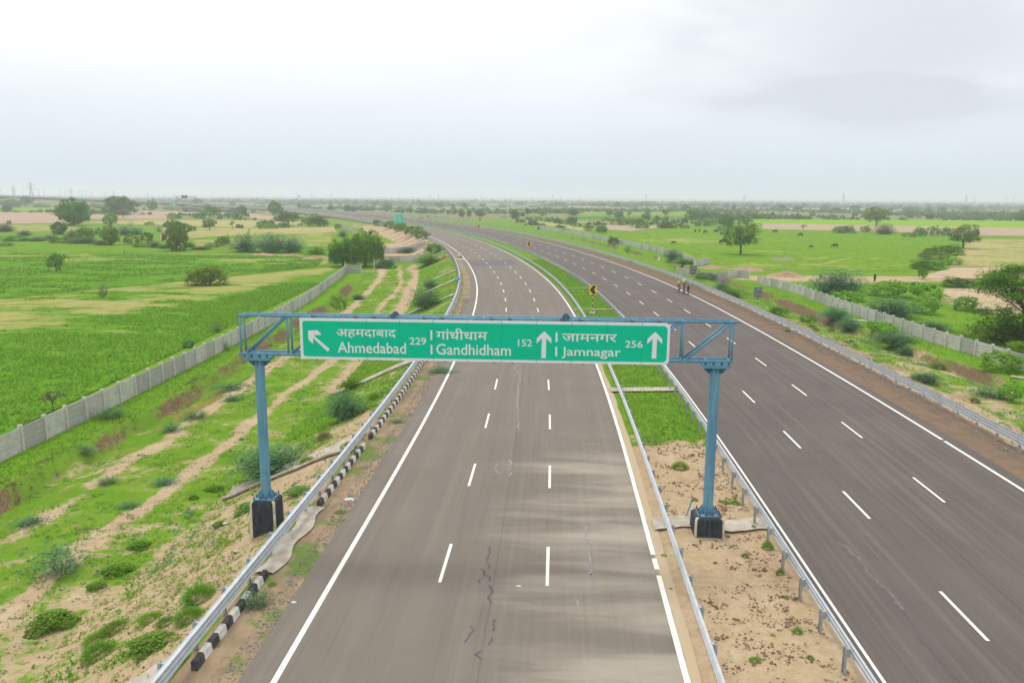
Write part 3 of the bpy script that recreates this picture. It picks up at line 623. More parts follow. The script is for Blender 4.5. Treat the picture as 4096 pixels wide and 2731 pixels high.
# worn white concrete where the kerb is missing
Sg, Og = np.meshgrid(np.linspace(65.2, 71.0, 14), np.linspace(-2.78, -2.05, 6)); X, Y = so_xy(Sg, Og + .12 * np.sin(Sg * 2.3)); Z = .10 * (1 - ((Og + 2.42) / .48) ** 2) + .04 * (fbm(X * 3, Y * 3, 81, 3) - .4)
tag(grid('broken_kerb', X, Y, Z, M_CHUTE), 'worn whitish concrete hump replacing the kerb beside the left plinth', 'kerb')
def chute(s, label, wd=.9, olen=6.2, skew=1.3):
    V, n = 14, 7; f = np.linspace(0, 1, V); A, Bv = np.meshgrid(f, np.linspace(-1, 1, n), indexing='ij')
    flare = 1 + 1.2 * np.exp(-((A) / .12) ** 2); o = -2.85 - A * olen; ss = s - skew * A + Bv * wd / 2 * flare + .25 * np.sin(A * 5 + s) * A; X, Y = so_xy(ss, o)
    Zc = terrain(X, Y); Z = Zc + .09 + np.where(np.abs(Bv) > .9, .14, 0) - .03 * (1 - Bv ** 2) + .02 * (fbm(X * 2, Y * 2, 82, 3) - .5)
    ob = grid('drain_chute', X, Y, Z, M_CHUTE, smooth=False)
    so_ = ob.modifiers.new('solid', 'SOLIDIFY'); so_.thickness = .12; so_.offset = -1
    return tag(ob, label, 'drain chute', 'concrete drain chutes down the left slope')
CH = [(58.6, 'pale concrete drain chute in the bottom left corner', 1.7), (80.0, 'wide concrete drain chute flaring behind the left gantry plinth', 1.5), (101.5, 'concrete drain chute between two leafy bushes just left under the sign', 1.2)]
for k, (s_, l_, w_) in enumerate(CH): chute(s_, l_, w_, 6.4, 1.8)
for s_, l_ in ((124, 'nearest slope drain chute beyond the gantry, half under mesquite'), (143, 'slope drain chute beside the small blue sign'),
               (162, 'slope drain chute between the small blue sign and the scooter'), (177, 'long slope drain chute just short of the white scooter')): chute(s_, l_, .8, 6.0, 2.0)
for k, s_ in enumerate((212, 224, 235, 246, 257, 268, 279, 290, 301, 313, 326)):
    chute(s_, ('drain chute rising beside the detached wall past the scooter', 'drain chute ending at the barrier just past the scooter', 'long drain chute crossing green slope below the barrier bend', 'drain chute with its head hidden by bushes below the bend', 'drain chute beneath the leafy bushes short of the route sign', 'drain chute with a dark side right below the route sign',
               'small drain chute at the foot of the route sign posts', 'first drain chute on the tan slope past the route sign', 'second drain chute on the tan slope past the route sign', 'third drain chute on the tan slope past the route sign', 'farthest drain chute on the tan slope')[k], .8, 6.2, 2.2)

# ------------------------------------------------------------------ precast boundary walls
def wall(label, pts, bays, hgt=1.5, group=None):
    r = empty('boundary_wall', (0, 0, 0), 0, label, 'wall', group); P = np.array(pts, float); L = np.r_[0, np.cumsum(np.linalg.norm(np.diff(P, axis=0), axis=1))]
    n = bays or max(1, round(L[-1] / 2.28)); sx = np.interp(np.linspace(0, L[-1], n + 1), L, P[:, 0]); sy = np.interp(np.linspace(0, L[-1], n + 1), L, P[:, 1]); szs = terrain(sx, sy)
    szs = np.convolve(np.r_[szs[0], szs, szs[-1]], [.25, .5, .25], 'valid')
    post = None; pan = None; rp = MB(); rq = MB()
    for i in range(n + 1):
        j = min(i, n - 1); a = math.atan2(sy[j + 1] - sy[j], sx[j + 1] - sx[j]); loc = (sx[i], sy[i], szs[i])
        if i < 100:
            if post is None: post = MB().box((0, 0, hgt / 2 - .08), (.16, .25, hgt + .34), bev=.012).build('post', M_POSTC, r); p = post
            else: p = post.copy(); COL.objects.link(p); p.parent = r
            p.location = loc; p.rotation_euler = (RNG.normal(0, .012), RNG.normal(0, .008), a)
        else: rp.box((loc[0], loc[1], loc[2] + hgt / 2 - .08), (.15, .16, hgt + .32), rz=a)
        if i < n:
            ln = math.hypot(sx[i + 1] - sx[i], sy[i + 1] - sy[i]) - .10; c = ((sx[i] + sx[i + 1]) / 2, (sy[i] + sy[i + 1]) / 2, (szs[i] + szs[i + 1]) / 2); a = math.atan2(sy[i + 1] - sy[i], sx[i + 1] - sx[i])
            m = MB(); sl_ = (szs[i + 1] - szs[i]) / (ln + .1); off = RNG.uniform(-.008, .008, 5)
            for q in range(4):
                zc = .06 + (q + .5) * (hgt - .12) / 4 + .02; m.box((0, off[q], zc), (ln, .05, (hgt - .12) / 4 - .034), bev=.012)
            m.box((0, -.01, -.02), (ln, .075, .36))
            m.V = [(x, y, z + sl_ * x) for x, y, z in m.V]
            if i < 100: p = m.build('panel', M_WALL, r); p.location = c; p.rotation_euler = (RNG.normal(0, .008), 0, a)
            else:
                cs, sn = math.cos(a), math.sin(a); b = len(rq.V); rq.V += [(c[0] + x * cs - y * sn, c[1] + x * sn + y * cs, c[2] + z) for x, y, z in m.V]; rq.F += [tuple(b + k for k in f) for f in m.F]; rq.M += m.M
    if rp.V: tag(rp.build('post', M_POSTC, r), kind='stuff'); tag(rq.build('panel', M_WALL, r), kind='stuff')
    return r
SL = np.arange(66, 200.6, 2.28); wl = [tuple(np.array(so_xy(s, -23.75)).ravel()) for s in SL]
wall('long grey precast panel wall between the left crop field and the verge', wl, len(wl) - 1)
def px(u, v, z=-2.5): p = atz(u, v, z); return (p[0], p[1])
e = wl[-1]
wall('short return of grey panel wall in front of the weeping tree', [e, px(*z0(950, 752, 1000, 740, 2.138))], 1)
wall('grey panel wall standing across the left verge beside the weeping tree', [px(*z0(1090, 662, 1000, 740, 2.138)), px(*z0(1480, 660, 1000, 740, 2.138))], 4)
wall('detached panel wall behind leafy shrubs on the left verge', [px(*z0(1120, 590, 1000, 740, 2.138)), px(*z0(1270, 580, 1000, 740, 2.138)), px(*z0(1500, 572, 1000, 740, 2.138))], 5)
wall('far run of panel wall beside the tan drain slope past the weeping tree', [px(*z0(785, 372, 1000, 740, 2.138)), px(*z0(850, 400, 1000, 740, 2.138)), px(*z0(900, 425, 1000, 740, 2.138))], None)
wr = [px(*z0(a, b, 2996, 1200, 1.96)) for a, b in [(1825, 465), (1620, 410), (1435, 350), (1265, 285), (1110, 225), (960, 170), (835, 130), (655, 70)]] + [px(*z0(a, b, 3000, 740, 2.146)) for a, b in [(545, 992), (490, 966), (440, 948), (390, 938), (340, 920), (250, 896), (150, 866), (65, 850)]]
wr = np.array(wr); wr = _smooth(_resample(wr, 1.0), 6); wr = np.r_[[(46.3, 58.0)], wr]
wall('near grey panel wall on the right, running out of frame past the thorn tree', wr, None)
wall('four bays of panel wall set back behind shrubs near the walking people', [px(*z0(1715, 793, 2000, 740, 2.138)), px(*z0(1930, 806, 2000, 740, 2.138)), px(*z0(2045, 797, 2000, 740, 2.138)), px(*z0(2130, 806, 2000, 740, 2.138))], 4)
wall('single stretch of panel wall behind the thick steel barrier near the people', [px(*z0(1515, 766, 2000, 740, 2.138)), px(*z0(1620, 778, 2000, 740, 2.138))], 2)
wf = np.array([px(*z0(a, b, 2000, 740, 2.138)) for a, b in [(1660, 690), (1600, 652), (1420, 600), (1270, 565), (1010, 505), (800, 460), (600, 420), (480, 402), (300, 376)]]); wf = _smooth(_resample(wf, 1.0), 5)
wall('long panel wall along the right verge beside the buffalo pasture', wf, None)
wall('skewed end bays of panel wall beside the fallen slab', [px(*z0(1665, 705, 2000, 740, 2.138)), px(*z0(1780, 680, 2000, 740, 2.138))], 3)
wg = np.array([px(*z0(a, b, 1500, 800, 5.88)) for a, b in [(2340, 485), (1830, 440), (1450, 408), (1050, 368), (600, 345), (250, 335), (0, 322)]]); wg = _smooth(_resample(wg, 1.0), 6)
wall('farthest panel wall beyond the right carriageway, behind the farm bikes', wg, None)
for (u, v, ht, lb) in ((1497, 1078, 2.2, 'lone concrete post beside the short wall return'), (1733, 1032, 1.6, 'lone concrete post by the green bushes under the left barrier')):
    p = gnd(u, v); MB().box((0, 0, ht / 2 - .1), (.17, .15, ht + .2), bev=.012); q = MB().box((0, 0, ht / 2 - .1), (.17, .15, ht + .2), bev=.012).build('concrete_post', M_POSTC); q.location = p; tag(q, lb, 'post')
for (u, v, l, wd, rz, lb) in ((2759, 1070, 2.2, .35, .1, 'fallen concrete slab lying beside the skewed wall end'), (3430, 1284, 2.2, .9, -.2, 'broad whitish slab on grass beside the right wall'), (3610, 1343, 1.6, .3, -.55, 'narrow concrete slab nearest the right wall bushes'),
                              (3690, 1455, 1.9, .35, -.35, 'pale slab in the dirt ditch at the right'), (4085, 1515, 1.5, .4, -.6, 'slab at the right frame edge below the cut bank'), (1475, 1089, 1.8, .3, .05, 'fallen pale slab beside the lone post at the wall return'), (1448, 1090, 1.3, .25, .5, 'tilted pale slab at the foot of the wall return')):
    p = gnd(u, v); q = MB().box((0, 0, .09), (l, wd, .12), bev=.015).build('concrete_slab', M_CHUTE); q.location = p; q.rotation_euler = (.03, .04, rz); tag(q, lb, 'slab')

# ------------------------------------------------------------------ overhead sign gantry
GL, GR_ = Vector((-10.34, 29.78, 0)), Vector((8.16, 28.82, 0)); GD = (GR_ - GL); GW = GD.length; GA = math.atan2(GD.y, GD.x)
gan = empty('sign_gantry', (GL.x, GL.y, 0), GA, 'blue steel gantry spanning the road with a long green direction sign', 'gantry')
ZT, ZB, DP = 8.235, 6.76, .46
m = MB()
for y in (0, DP): m.tube((0, y, ZT), (GW + (.12 if y == 0 else 0), y, ZT), .052, 12)
NB = 10; xs = [GW * i / NB for i in range(NB + 1)]
for x in xs[:-1] + [GW - .05]: m.tube((max(x, .06), 0, ZT - .01), (max(x, .06), DP, ZT - .01), .033, 8)
m.build('top_chord', M_BLUE, gan, True)
m = MB()
for y in (0, DP): m.tube((.06 - .12 * (y == 0), y, ZB), (GW, y, ZB), .066, 12)
for x in [.55] + xs[1:-1] + [GW - .95, GW - .1]: m.tube((x, 0, ZB), (x, DP, ZB), .04, 8)
m.build('bottom_chord', M_BLUE, gan, True)
for i in range(NB):
    for y in (0, DP):
        b = .02 if y == 0 else -.02
        MB().tube((xs[i] + (.12 if i == 0 else 0) + .1, y, ZB + .02), (xs[i + 1] - .10, y, ZT - .02), .047, 10).build('diagonal_brace', M_BLUE, gan, True)
for i in range(NB + 1):
    for y in (0, DP): MB().tube((min(max(xs[i], .03), GW - .05), y, ZB), (min(max(xs[i], .03), GW - .05), y, ZT), .037, 10).build('vertical_brace', M_BLUE, gan, True)
for gx_, top in ((.62, .93), (GW - .58, .74)):
    zc = ZB - .066
    c = MB().tube((gx_, DP / 2, top), (gx_, DP / 2, zc - .2), .195, 12, .185).build('column', M_BLUE, gan)
    m = MB(); m.tube((gx_, DP / 2, top + 1.05), (gx_, DP / 2, top + 1.065), .199, 12); m.build('weld_band', M_BLUED, c)
    MB().box((gx_, DP / 2, top + .02), (.82, .82, .04), bev=.004).build('base_plate', M_BLUE, c)
    m = MB()
    for k in range(8):
        a = k * math.pi / 4 + .39; ca, sa = math.cos(a), math.sin(a); pr = [(.18, 0), (.37, 0), (.37, .05), (.24, .26), (.18, .28)]; n = len(pr); V = []
        for sgn in (-.009, .009): V += [(gx_ + r * ca - sgn * sa, DP / 2 + r * sa + sgn * ca, top + .04 + z) for r, z in pr]
        m.add(V, [tuple(range(n)), tuple(range(2 * n - 1, n - 1, -1))] + [((i + 1) % n, i, n + i, n + (i + 1) % n) for i in range(n)])
    m.build('gusset', M_BLUE, c)
    for k in range(12):
        e_ = k // 3; f = (-.36, -.12, .12)[k % 3]; x, y = ((f, -.36), (.36, f), (-f, .36), (-.36, -f))[e_]
        MB().lathe([(.034, 0), (.034, .035), (.02, .04), (.018, .11), (.012, .13)], 8, (gx_ + x, DP / 2 + y, top + .04)).build('anchor_bolt', M_RUST if k % 3 else M_BLACK, c)
    m = MB(); m.box((gx_, DP / 2, zc - .10), (1.0, .62, .07), bev=.006); m.box((gx_, DP / 2, zc - .165), (1.0, .62, .045), bev=.006)
    m.build('cap_plate', M_BLUE, c)
    m = MB()
    for k in range(8):
        a = k * math.pi / 4; ca, sa = math.cos(a), math.sin(a); ex = .44 if k % 4 == 0 else .28; V = []
        for sgn in (-.01, .01): V += [(gx_ + r * ca - sgn * sa, DP / 2 + r * sa + sgn * ca, zc - .19 + z) for r, z in ((.18, -.28), (ex * .65, -.22), (ex, -.05), (ex, 0), (.18, 0))]
        m.add(V, [(0, 1, 2, 3, 4), (9, 8, 7, 6, 5)] + [((i + 1) % 5, i, 5 + i, 5 + (i + 1) % 5) for i in range(5)])
    m.build('bracket', M_BLUED, c)
    m = MB()
    for dx in (-.30, 0, .30):
        for y in (0, DP): m.box((gx_ + dx, y, zc - .015), (.17, .17, .11))
    m.build('saddle', M_BLUE, c)
    m = MB()
    for dx in (-.43, -.15, .15, .43): m.tube((gx_ + dx, -.08, zc - .06), (gx_ + dx, -.08, zc + .02), .022, 6)
    m.build('saddle_bolt', M_BLACK, c)
for x in (GW * .318, GW * .667):             # splice collars on both chords, with fin plates
    m = MB()
    for z, r in ((ZT, .10), (ZB, .12)):
        for y in (0, DP): m.tube((x - .05, y, z), (x - .015, y, z), r, 10); m.tube((x + .015, y, z), (x + .05, y, z), r, 10)
        for y in (0, DP):
            for a in range(4):
                ca, sa = math.cos(a * 1.571 + .78), math.sin(a * 1.571 + .78)
                for sg in (-1, 1): m.add([(x + sg * .05, y + ca * .05, z + sa * .05), (x + sg * .22, y + ca * .05, z + sa * .05), (x + sg * .05, y + ca * r, z + sa * r), (x + sg * .05, y + ca * .05 + .012, z + sa * .05), (x + sg * .22, y + ca * .05 + .012, z + sa * .05), (x + sg * .05, y + ca * r + .012, z + sa * r)],
                                       [(0, 1, 2), (5, 4, 3), (0, 3, 4, 1), (1, 4, 5, 2), (2, 5, 3, 0)])
    m.build('splice_collar', M_BLUED, gan)
    m = MB(); m.prism([(x - .2, ZT + .0), (x + .2, ZT + .0), (x + .05, ZT + .15), (x - .05, ZT + .15)], -.03, -.01); m.prism([(x - .2, ZT), (x + .2, ZT), (x + .05, ZT + .17), (x - .05, ZT + .17)], DP - .01, DP + .01); m.build('fin_plate', M_BLUED, gan)
# sign face
SX0, SX1, SZ0, SZ1, SY = 2.37, 16.17, 6.625, 8.19, -.135
sg = empty('sign_panel', (0, 0, 0)); sg.parent = gan
def rrect(x0, x1, z0_, z1, r):               # r = (bl, br, tr, tl)
    P = []
    for (cx, cz, a0), q in zip(((x0, z0_, 180), (x1, z0_, 270), (x1, z1, 0), (x0, z1, 90)), r):
        ox = cx + (q if cx == x0 else -q); oz = cz + (q if cz == z0_ else -q)
        P += [(ox + q * math.cos(R(a0 + k * 15)), oz + q * math.sin(R(a0 + k * 15))) for k in range(7)] if q > 0 else [(cx, cz)]
    return P
MB().prism(rrect(SX0, SX1, SZ0, SZ1, (0, .19, .19, 0)), SY, SY + .035).build('white_border', M_WHITE, sg)
MB().prism(rrect(SX0 + .105, SX1 - .095, SZ0 + .10, SZ1 - .105, (.10, .16, .16, .10)), SY - .006, SY + .02).build('green_face', M_GREEN, sg)
m = MB(); KX = (SX1 - SX0) / 2915.0
for x in (1120, 1385, 1650, 1920, 2190, 2465, 2740, 3010, 3285): m.box((SX0 + (x - 585) * KX, SY - .003, (SZ0 + SZ1) / 2), (.011, .012, SZ1 - SZ0 - .004))
m.build('panel_seam', M_SEAM, sg)
def sgp(x, y):                               # sign survey units -> sign-local x, z
    top = 125 + (x - 585) * 40 / 2915; h = 325 + (x - 585) * 18 / 2915; return SX0 + (x - 585) * KX, SZ1 - (y - top) / h * (SZ1 - SZ0)
def text(s, name, x0, x1, ytop, ybot, m, par, off=.0, yy=SY - .012, fx=sgp, asc=None, place=None):
    c = bpy.data.curves.new(name, 'FONT'); c.body = s; c.extrude = .02; c.offset = off; c.resolution_u = 3
    o = bpy.data.objects.new(name, c); COL.objects.link(o); dg = bpy.context.evaluated_depsgraph_get(); me = bpy.data.meshes.new_from_object(o.evaluated_get(dg))
    bpy.data.objects.remove(o); V = np.empty(len(me.vertices) * 3, np.float32); me.vertices.foreach_get('co', V); V = V.reshape(-1, 3)
    lo, hi = V.min(0), V.max(0); (ax, az), (bx, bz) = fx(x0, ybot), fx(x1, ytop)
    _, az2 = fx((x0 + x1) / 2, ybot); _, bz2 = fx((x0 + x1) / 2, ytop)
    out = np.empty_like(V); out[:, 0] = ax + (V[:, 0] - lo[0]) / (hi[0] - lo[0]) * (bx - ax); out[:, 2] = az2 + (V[:, 1] - lo[1]) / (hi[1] - lo[1]) * (bz2 - az2)
    out[:, 1] = yy + (V[:, 2] - lo[2]) / max(hi[2] - lo[2], 1e-6) * -.004 + .004; me.vertices.foreach_set('co', out.ravel())
    me.materials.clear(); me.materials.append(m); me.update(); ob = bpy.data.objects.new(name, me); return link(ob, par)
text('अहमदाबाद', 'lettering', 880, 1357, 217, 287, M_WHITE, sg, .007)
text('Ahmedabad', 'lettering', 885, 1433, 320, 407, M_WHITE, sg, .007)
text('229', 'lettering', 1463, 1595, 281, 339, M_WHITE, sg, .006)
text('गांधीधाम', 'lettering', 1675, 2080, 209, 299, M_WHITE, sg, .007)
text('Gandhidham', 'lettering', 1675, 2265, 335, 424, M_WHITE, sg, .007)
text('152', 'lettering', 2320, 2430, 297, 353, M_WHITE, sg, .006)
text('जामनगर', 'lettering', 2665, 3090, 253, 316, M_WHITE, sg, .007)
text('Jamnagar', 'lettering', 2663, 3125, 362, 455, M_WHITE, sg, .007)
text('256', 'lettering', 3157, 3292, 308, 364, M_WHITE, sg, .006)
def flat(name, pts, par, m=M_WHITE): MB().prism([sgp(x, y) for x, y in pts], SY - .012, SY - .002).build(name, m, par)
flat('arrow', [(652, 225), (726, 222), (760, 257), (692, 262), (822, 373), (803, 392), (690, 283), (688, 330), (652, 296)], sg)
for dx, dy in ((0, 0), (860, 5)): flat('arrow', [(2525 + dx, 230 + dy), (2581 + dx, 288 + dy), (2581 + dx, 328 + dy), (2541 + dx, 287 + dy), (2540 + dx, 448 + dy), (2504 + dx, 448 + dy), (2508 + dx, 287 + dy), (2466 + dx, 328 + dy), (2467 + dx, 288 + dy)], sg)
for x, ya, yb in ((1637, 225, 300), (1637, 340, 416), (2622, 241, 318), (2621, 358, 434)): flat('divider_bar', [(x - 8, ya), (x + 7, ya), (x + 7, yb), (x - 8, yb)], sg)
for x in (690, 1035, 1178, 1580, 1720, 2110, 2255, 2660, 2808, 3212, 3415):
    X_ = SX0 + (x - 585) * KX; m = MB(); m.box((X_, -.055, ZT - .03), (.09, .07, .05)); m.tube((X_ - .04, -.06, ZT - .02), (X_ - .045, -.06, ZT + .06), .016, 6); m.box((X_ + .05, -.05, ZT + .005), (.06, .05, .035), rz=.4)
    m.build('clamp', M_RUST, gan); MB().box((X_ + .1, -.09, SZ0 - .0), (.05, .05, .09)).build('clamp', M_BLACK, gan)
def plinth(label, lx, d, ztop, zbot, tap):
    x = lx * math.cos(GA) - DP / 2 * math.sin(GA) + GL.x; y = lx * math.sin(GA) + DP / 2 * math.cos(GA) + GL.y
    o = empty('concrete_plinth', (x, y, zbot), GA, label, 'plinth'); h = ztop - zbot; k = d / 2; b = .06
    prof = [(k + tap, 0), (k, h - .09), (k - .035, h - .02), (k - .09, h)]; V = []; F = []
    for r, z in prof: V += [(-r, -r, z), (r, -r, z), (r, r, z), (-r, r, z)]
    F = [(a * 4 + i, a * 4 + (i + 1) % 4, a * 4 + 4 + (i + 1) % 4, a * 4 + 4 + i) for a in range(3) for i in range(4)] + [(12, 13, 14, 15)]
    mesh('block', V, F, M_PBLACK, o)
    for sx in (-1, 1):
        for sy in (-1, 1):
            m = MB()
            for (r0, z0_), (r1, z1) in zip(prof[:3], prof[1:]):
                wv = .075
                for s0_, s1_, ax in ((sx, sy, 0), (sx, sy, 1)):
                    def P(r, z, kk): q = [sx * (r + .004), sy * (r + .004)]; q[ax] -= (sx if ax == 0 else sy) * kk; return (q[0], q[1], z)
                    def Pi(r, z, kk): q = [sx * (r - .01), sy * (r - .01)]; q[ax] -= (sx if ax == 0 else sy) * kk; return (q[0], q[1], z)
                    jw = wv * random.uniform(.85, 1.2)
                    m.add([P(r0, z0_, 0), P(r0, z0_, jw), P(r1, z1, wv), P(r1, z1, 0), Pi(r0, z0_, 0), Pi(r0, z0_, jw), Pi(r1, z1, wv), Pi(r1, z1, 0)], [(0, 1, 2, 3), (7, 6, 5, 4), (0, 4, 5, 1), (1, 5, 6, 2), (2, 6, 7, 3), (3, 7, 4, 0)])
            m.build('white_edge', M_PWHITE, o)
    return o
plinth('tall black concrete plinth with white painted edges under the left gantry column', .62, .98, .925, -1.0, .02)
plinth('low mud-stained black plinth with white edges under the right gantry column', GW - .58, 1.10, .735, -.35, .02)
p = gnd(2742, 2069); m = MB(); pts = [(p[0] + .55 * q + (.10 * max(0, q - .8) / .2), p[1] + .3 * q, p[2] + 1.05 * math.sin(min(q, 1) * 1.9) - (.0 if q < .9 else (q - .9) * 1.1)) for q in np.linspace(0, 1.0, 9)]
m.path([(0.3 * math.sin(i / 8 * 1.2), .1 * i / 8, (.12 * i if i < 7 else .84 - .10 * (i - 6))) for i in range(9)], [.028] * 9, 8); q = m.build('bent_pipe', M_BLUE, None, True); q.location = p; tag(q, 'thin bent blue pipe sticking out of the soil left of the right plinth', 'pipe')

# ------------------------------------------------------------------ roadside signs
def banded(m, x, y, z0_, z1, r, n, start=0):
    for i in range(n): m.tube((x, y, z0_ + (z1 - z0_) * i / n), (x, y, z0_ + (z1 - z0_) * (i + 1) / n), r, 8, None, (i + start) % 2)
def chevron(u, v, label, hh=1.02, rz=0.0, front=True, ph=2.45, base=True):
    p = gnd(u, v); r = empty('chevron_sign' if front else 'traffic_sign', p, rz, label, 'sign', None)
    m = MB(); banded(m, 0, .05, -.2, ph + .1, .045, 9, 1); m.build('post', [M_BLACK, M_PWHITE], r)
    wd = .8 * hh
    if front:
        pl = MB().box((0, 0, ph + hh / 2 - .75 + .45), (wd, .03, hh), bev=.006).build('plate', M_YELLOW, r); zc = ph + hh / 2 - .3; k = hh / 1.0
        MB().prism([(-.36 * k, zc), (-.03 * k, zc + .44 * k), (.33 * k, zc + .44 * k), (.10 * k, zc), (.33 * k, zc - .44 * k), (-.03 * k, zc - .44 * k)], -.021, -.012).build('chevron', M_BLACK, pl)
    else:
        MB().box((0, .0, ph - .2), (wd, .03, hh), bev=.006).build('plate', M_GREYP, r); m = MB(); m.box((0, -.025, ph + .1), (wd, .02, .04)); m.box((0, -.025, ph - .5), (wd, .02, .04)); m.build('bracket', M_GALVP, r)
        m = MB(); banded(m, 0, -.06, ph - .7, ph + .28, .04, 4, 0); m.build('post', [M_BLACK, M_PWHITE], r)
    if base: MB().box((0, .05, .06), (.55, .45, .34), bev=.03).build('footing', M_PWHITE, r)
    return r
chevron(2370, 1256, 'yellow chevron sign standing on the median grass right behind the gantry')
for u, v, lb in ((2116, 1026, 'second yellow chevron sign along the median, beside the bend in the grass'), (1915, 938, 'third yellow chevron sign along the median, beyond the parked scooter'), (1723.5, 895, 'fourth yellow chevron sign, right of the green route sign'),
                 (1541, 871, 'fifth yellow chevron sign, just left of the green route sign'), (1360, 851, 'sixth yellow chevron sign, above the tan drain slope'), (1172, 838, 'seventh yellow chevron sign, near the water tower'), (982, 830, 'tiny last chevron sign beside the dark tractor')): chevron(u, v, lb)
for u, v, lb in ((3027, 1244, 'grey back of a sign on striped post behind the barrier, nearest the gantry'), (2769, 1150, 'small dark sign back behind the barrier beside the boy'), (2454, 1011, 'grey sign back on striped post by the motorcycle'), (2154, 936, 'grey sign back on striped post before the pasture wall'),
                 (1920, 895, 'small sign back on striped post by the far wall end'), (1713, 882, 'smallest sign back by the far wall and farm bikes')): chevron(u, v, lb, 1.3, 0, False, 2.6, False)
# three-panel route sign on the left slope
p = gnd(1597, 921); rs = empty('route_sign', p, .10, 'green three-panel route sign on two striped posts above the left slope', 'sign'); RW, RH, RZ = 3.5, 3.95, 1.9
m = MB(); banded(m, -1.25, .1, -.5, RZ + .3, .085, 7, 0); m.build('post', [M_PWHITE, M_BLACK], rs); m = MB(); banded(m, 1.15, .1, -.5, RZ + .3, .085, 7, 0); m.build('post', [M_PWHITE, M_BLACK], rs)
rp = MB().prism(rrect(-RW / 2, RW / 2, RZ, RZ + RH, (.15, .15, .15, .15)), 0, .05).build('border', M_WHITE, rs)
for k, (l1, l2, ar) in enumerate((('पालनपुर', 'Palanpur', 1), ('अहमदाबाद', 'Ahmedabad', 1), ('जामनगर', 'Jamnagar', 0))):
    zb = RZ + .10 + k * (RH - .14) / 3; pn = MB().box((0, -.004, zb + (RH - .26) / 6), (RW - .2, .02, (RH - .32) / 3)).build('panel', M_GREEN, rs); idf = lambda x, y: (x, y); x0 = -.75 if ar else -1.45
    text(l1, 'lettering', x0, x0 + 1.7, zb + 1.02, zb + .68, M_WHITE, pn, .02, -.018, idf); text(l2, 'lettering', x0, x0 + 2.0, zb + .52, zb + .14, M_WHITE, pn, .02, -.018, idf)
    a = [(-1.45, .95), (-1.05, .95), (-1.15, .82), (-.85, .38), (-.98, .30), (-1.27, .72), (-1.45, .62)] if ar else [(1.25, 1.08), (1.48, .78), (1.48, .62), (1.32, .76), (1.32, .2), (1.18, .2), (1.18, .76), (1.02, .62), (1.02, .78)]
    MB().prism([(x, zb + z) for x, z in a], -.02, -.012).build('arrow', M_WHITE, pn)
MB().box((-1.25, .1, .02), (2.4, .8, .25), bev=.03).build('footing', M_CHUTE, rs)
for u, v, lb, rz in ((1829, 1150, 'small blue kilometre sign behind the left barrier on the bend', .1), (1627, 926, 'tiny blue sign beside the barrier right of the route sign', .25)):
    p = gnd(u, v); r = empty('kilometre_sign', p, rz, lb, 'sign'); MB().box((0, .04, .6), (.09, .06, 1.6)).build('post', M_BLACK, r); pl = MB().box((0, 0, 1.22), (.72, .03, .40), bev=.004).build('plate', M_WHITE, r)
    q = MB().box((0, -.006, 1.22), (.66, .03, .34)).build('face', M_SBLUE, pl); text('967', 'lettering', -.24, .2, 1.31, 1.13, M_WHITE, q, .02, -.026, lambda x, y: (x, y))

# ------------------------------------------------------------------ plants: one prototype per kind, copied
def rnd_unit(n, rg): v = rg.normal(0, 1, (n, 3)); return v / np.linalg.norm(v, axis=1)[:, None]
def leafquads(C, N, lw, ll, rg, along=None):             # centres, normals -> leaf quads
    n = len(C); a = rnd_unit(n, rg) if along is None else along; u = a - (a * N).sum(1)[:, None] * N; u /= np.linalg.norm(u, axis=1)[:, None] + 1e-9; v = np.cross(N, u)
    k = rg.uniform(.65, 1.35, (n, 1)); u = u * ll * k / 2; v = v * lw * k / 2
    return np.stack([C - u, C + v * .9 - u * .1, C + u, C - v * .9 - u * .1], 1)
def lobes_crown(rg, nl, zr_, rr_, lobe, clumps, per, lw, ll, flat=.75, centre=(0, 0), umbrella=0.0):
    Q = []; A = []
    for i in range(nl):
        a = i * 2.399 + rg.uniform(-.4, .4); rr0 = rr_ * math.sqrt((i + .5) / nl) * rg.uniform(.85, 1.1)
        top = math.sqrt(max(0, 1 - (rr0 / (rr_ * 1.15)) ** 2)); z = zr_[0] + (zr_[1] - zr_[0]) * (top * rg.uniform(.55, 1.0) if rg.random() < .72 else rg.uniform(.0, .55))
        c = np.array((centre[0] + rr0 * math.cos(a), centre[1] + rr0 * math.sin(a), z)); L = lobe * rg.uniform(.75, 1.25); tl = rg.uniform(0, 1)
        d = rnd_unit(clumps, rg); d[:, 2] = np.where(d[:, 2] < -.2, -d[:, 2] * .6, d[:, 2]); cc = c + d * L * np.array((1, 1, flat)) * rg.uniform(.72, 1.02, (clumps, 1))
        for k in range(clumps):
            p = cc[k] + rg.normal(0, 1, (per, 3)) * L * .22 * np.array((1, 1, .7)); N = .9 * rnd_unit(per, rg) + .55 * d[k] + np.array((0, 0, .45)); N /= np.linalg.norm(N, axis=1)[:, None]
            Q.append(leafquads(p, N, lw, ll, rg)); A.append(np.clip(.35 * tl + .3 * rg.random() + .35 * rg.random(per), 0, 1))
    return np.concatenate(Q), np.concatenate(A)
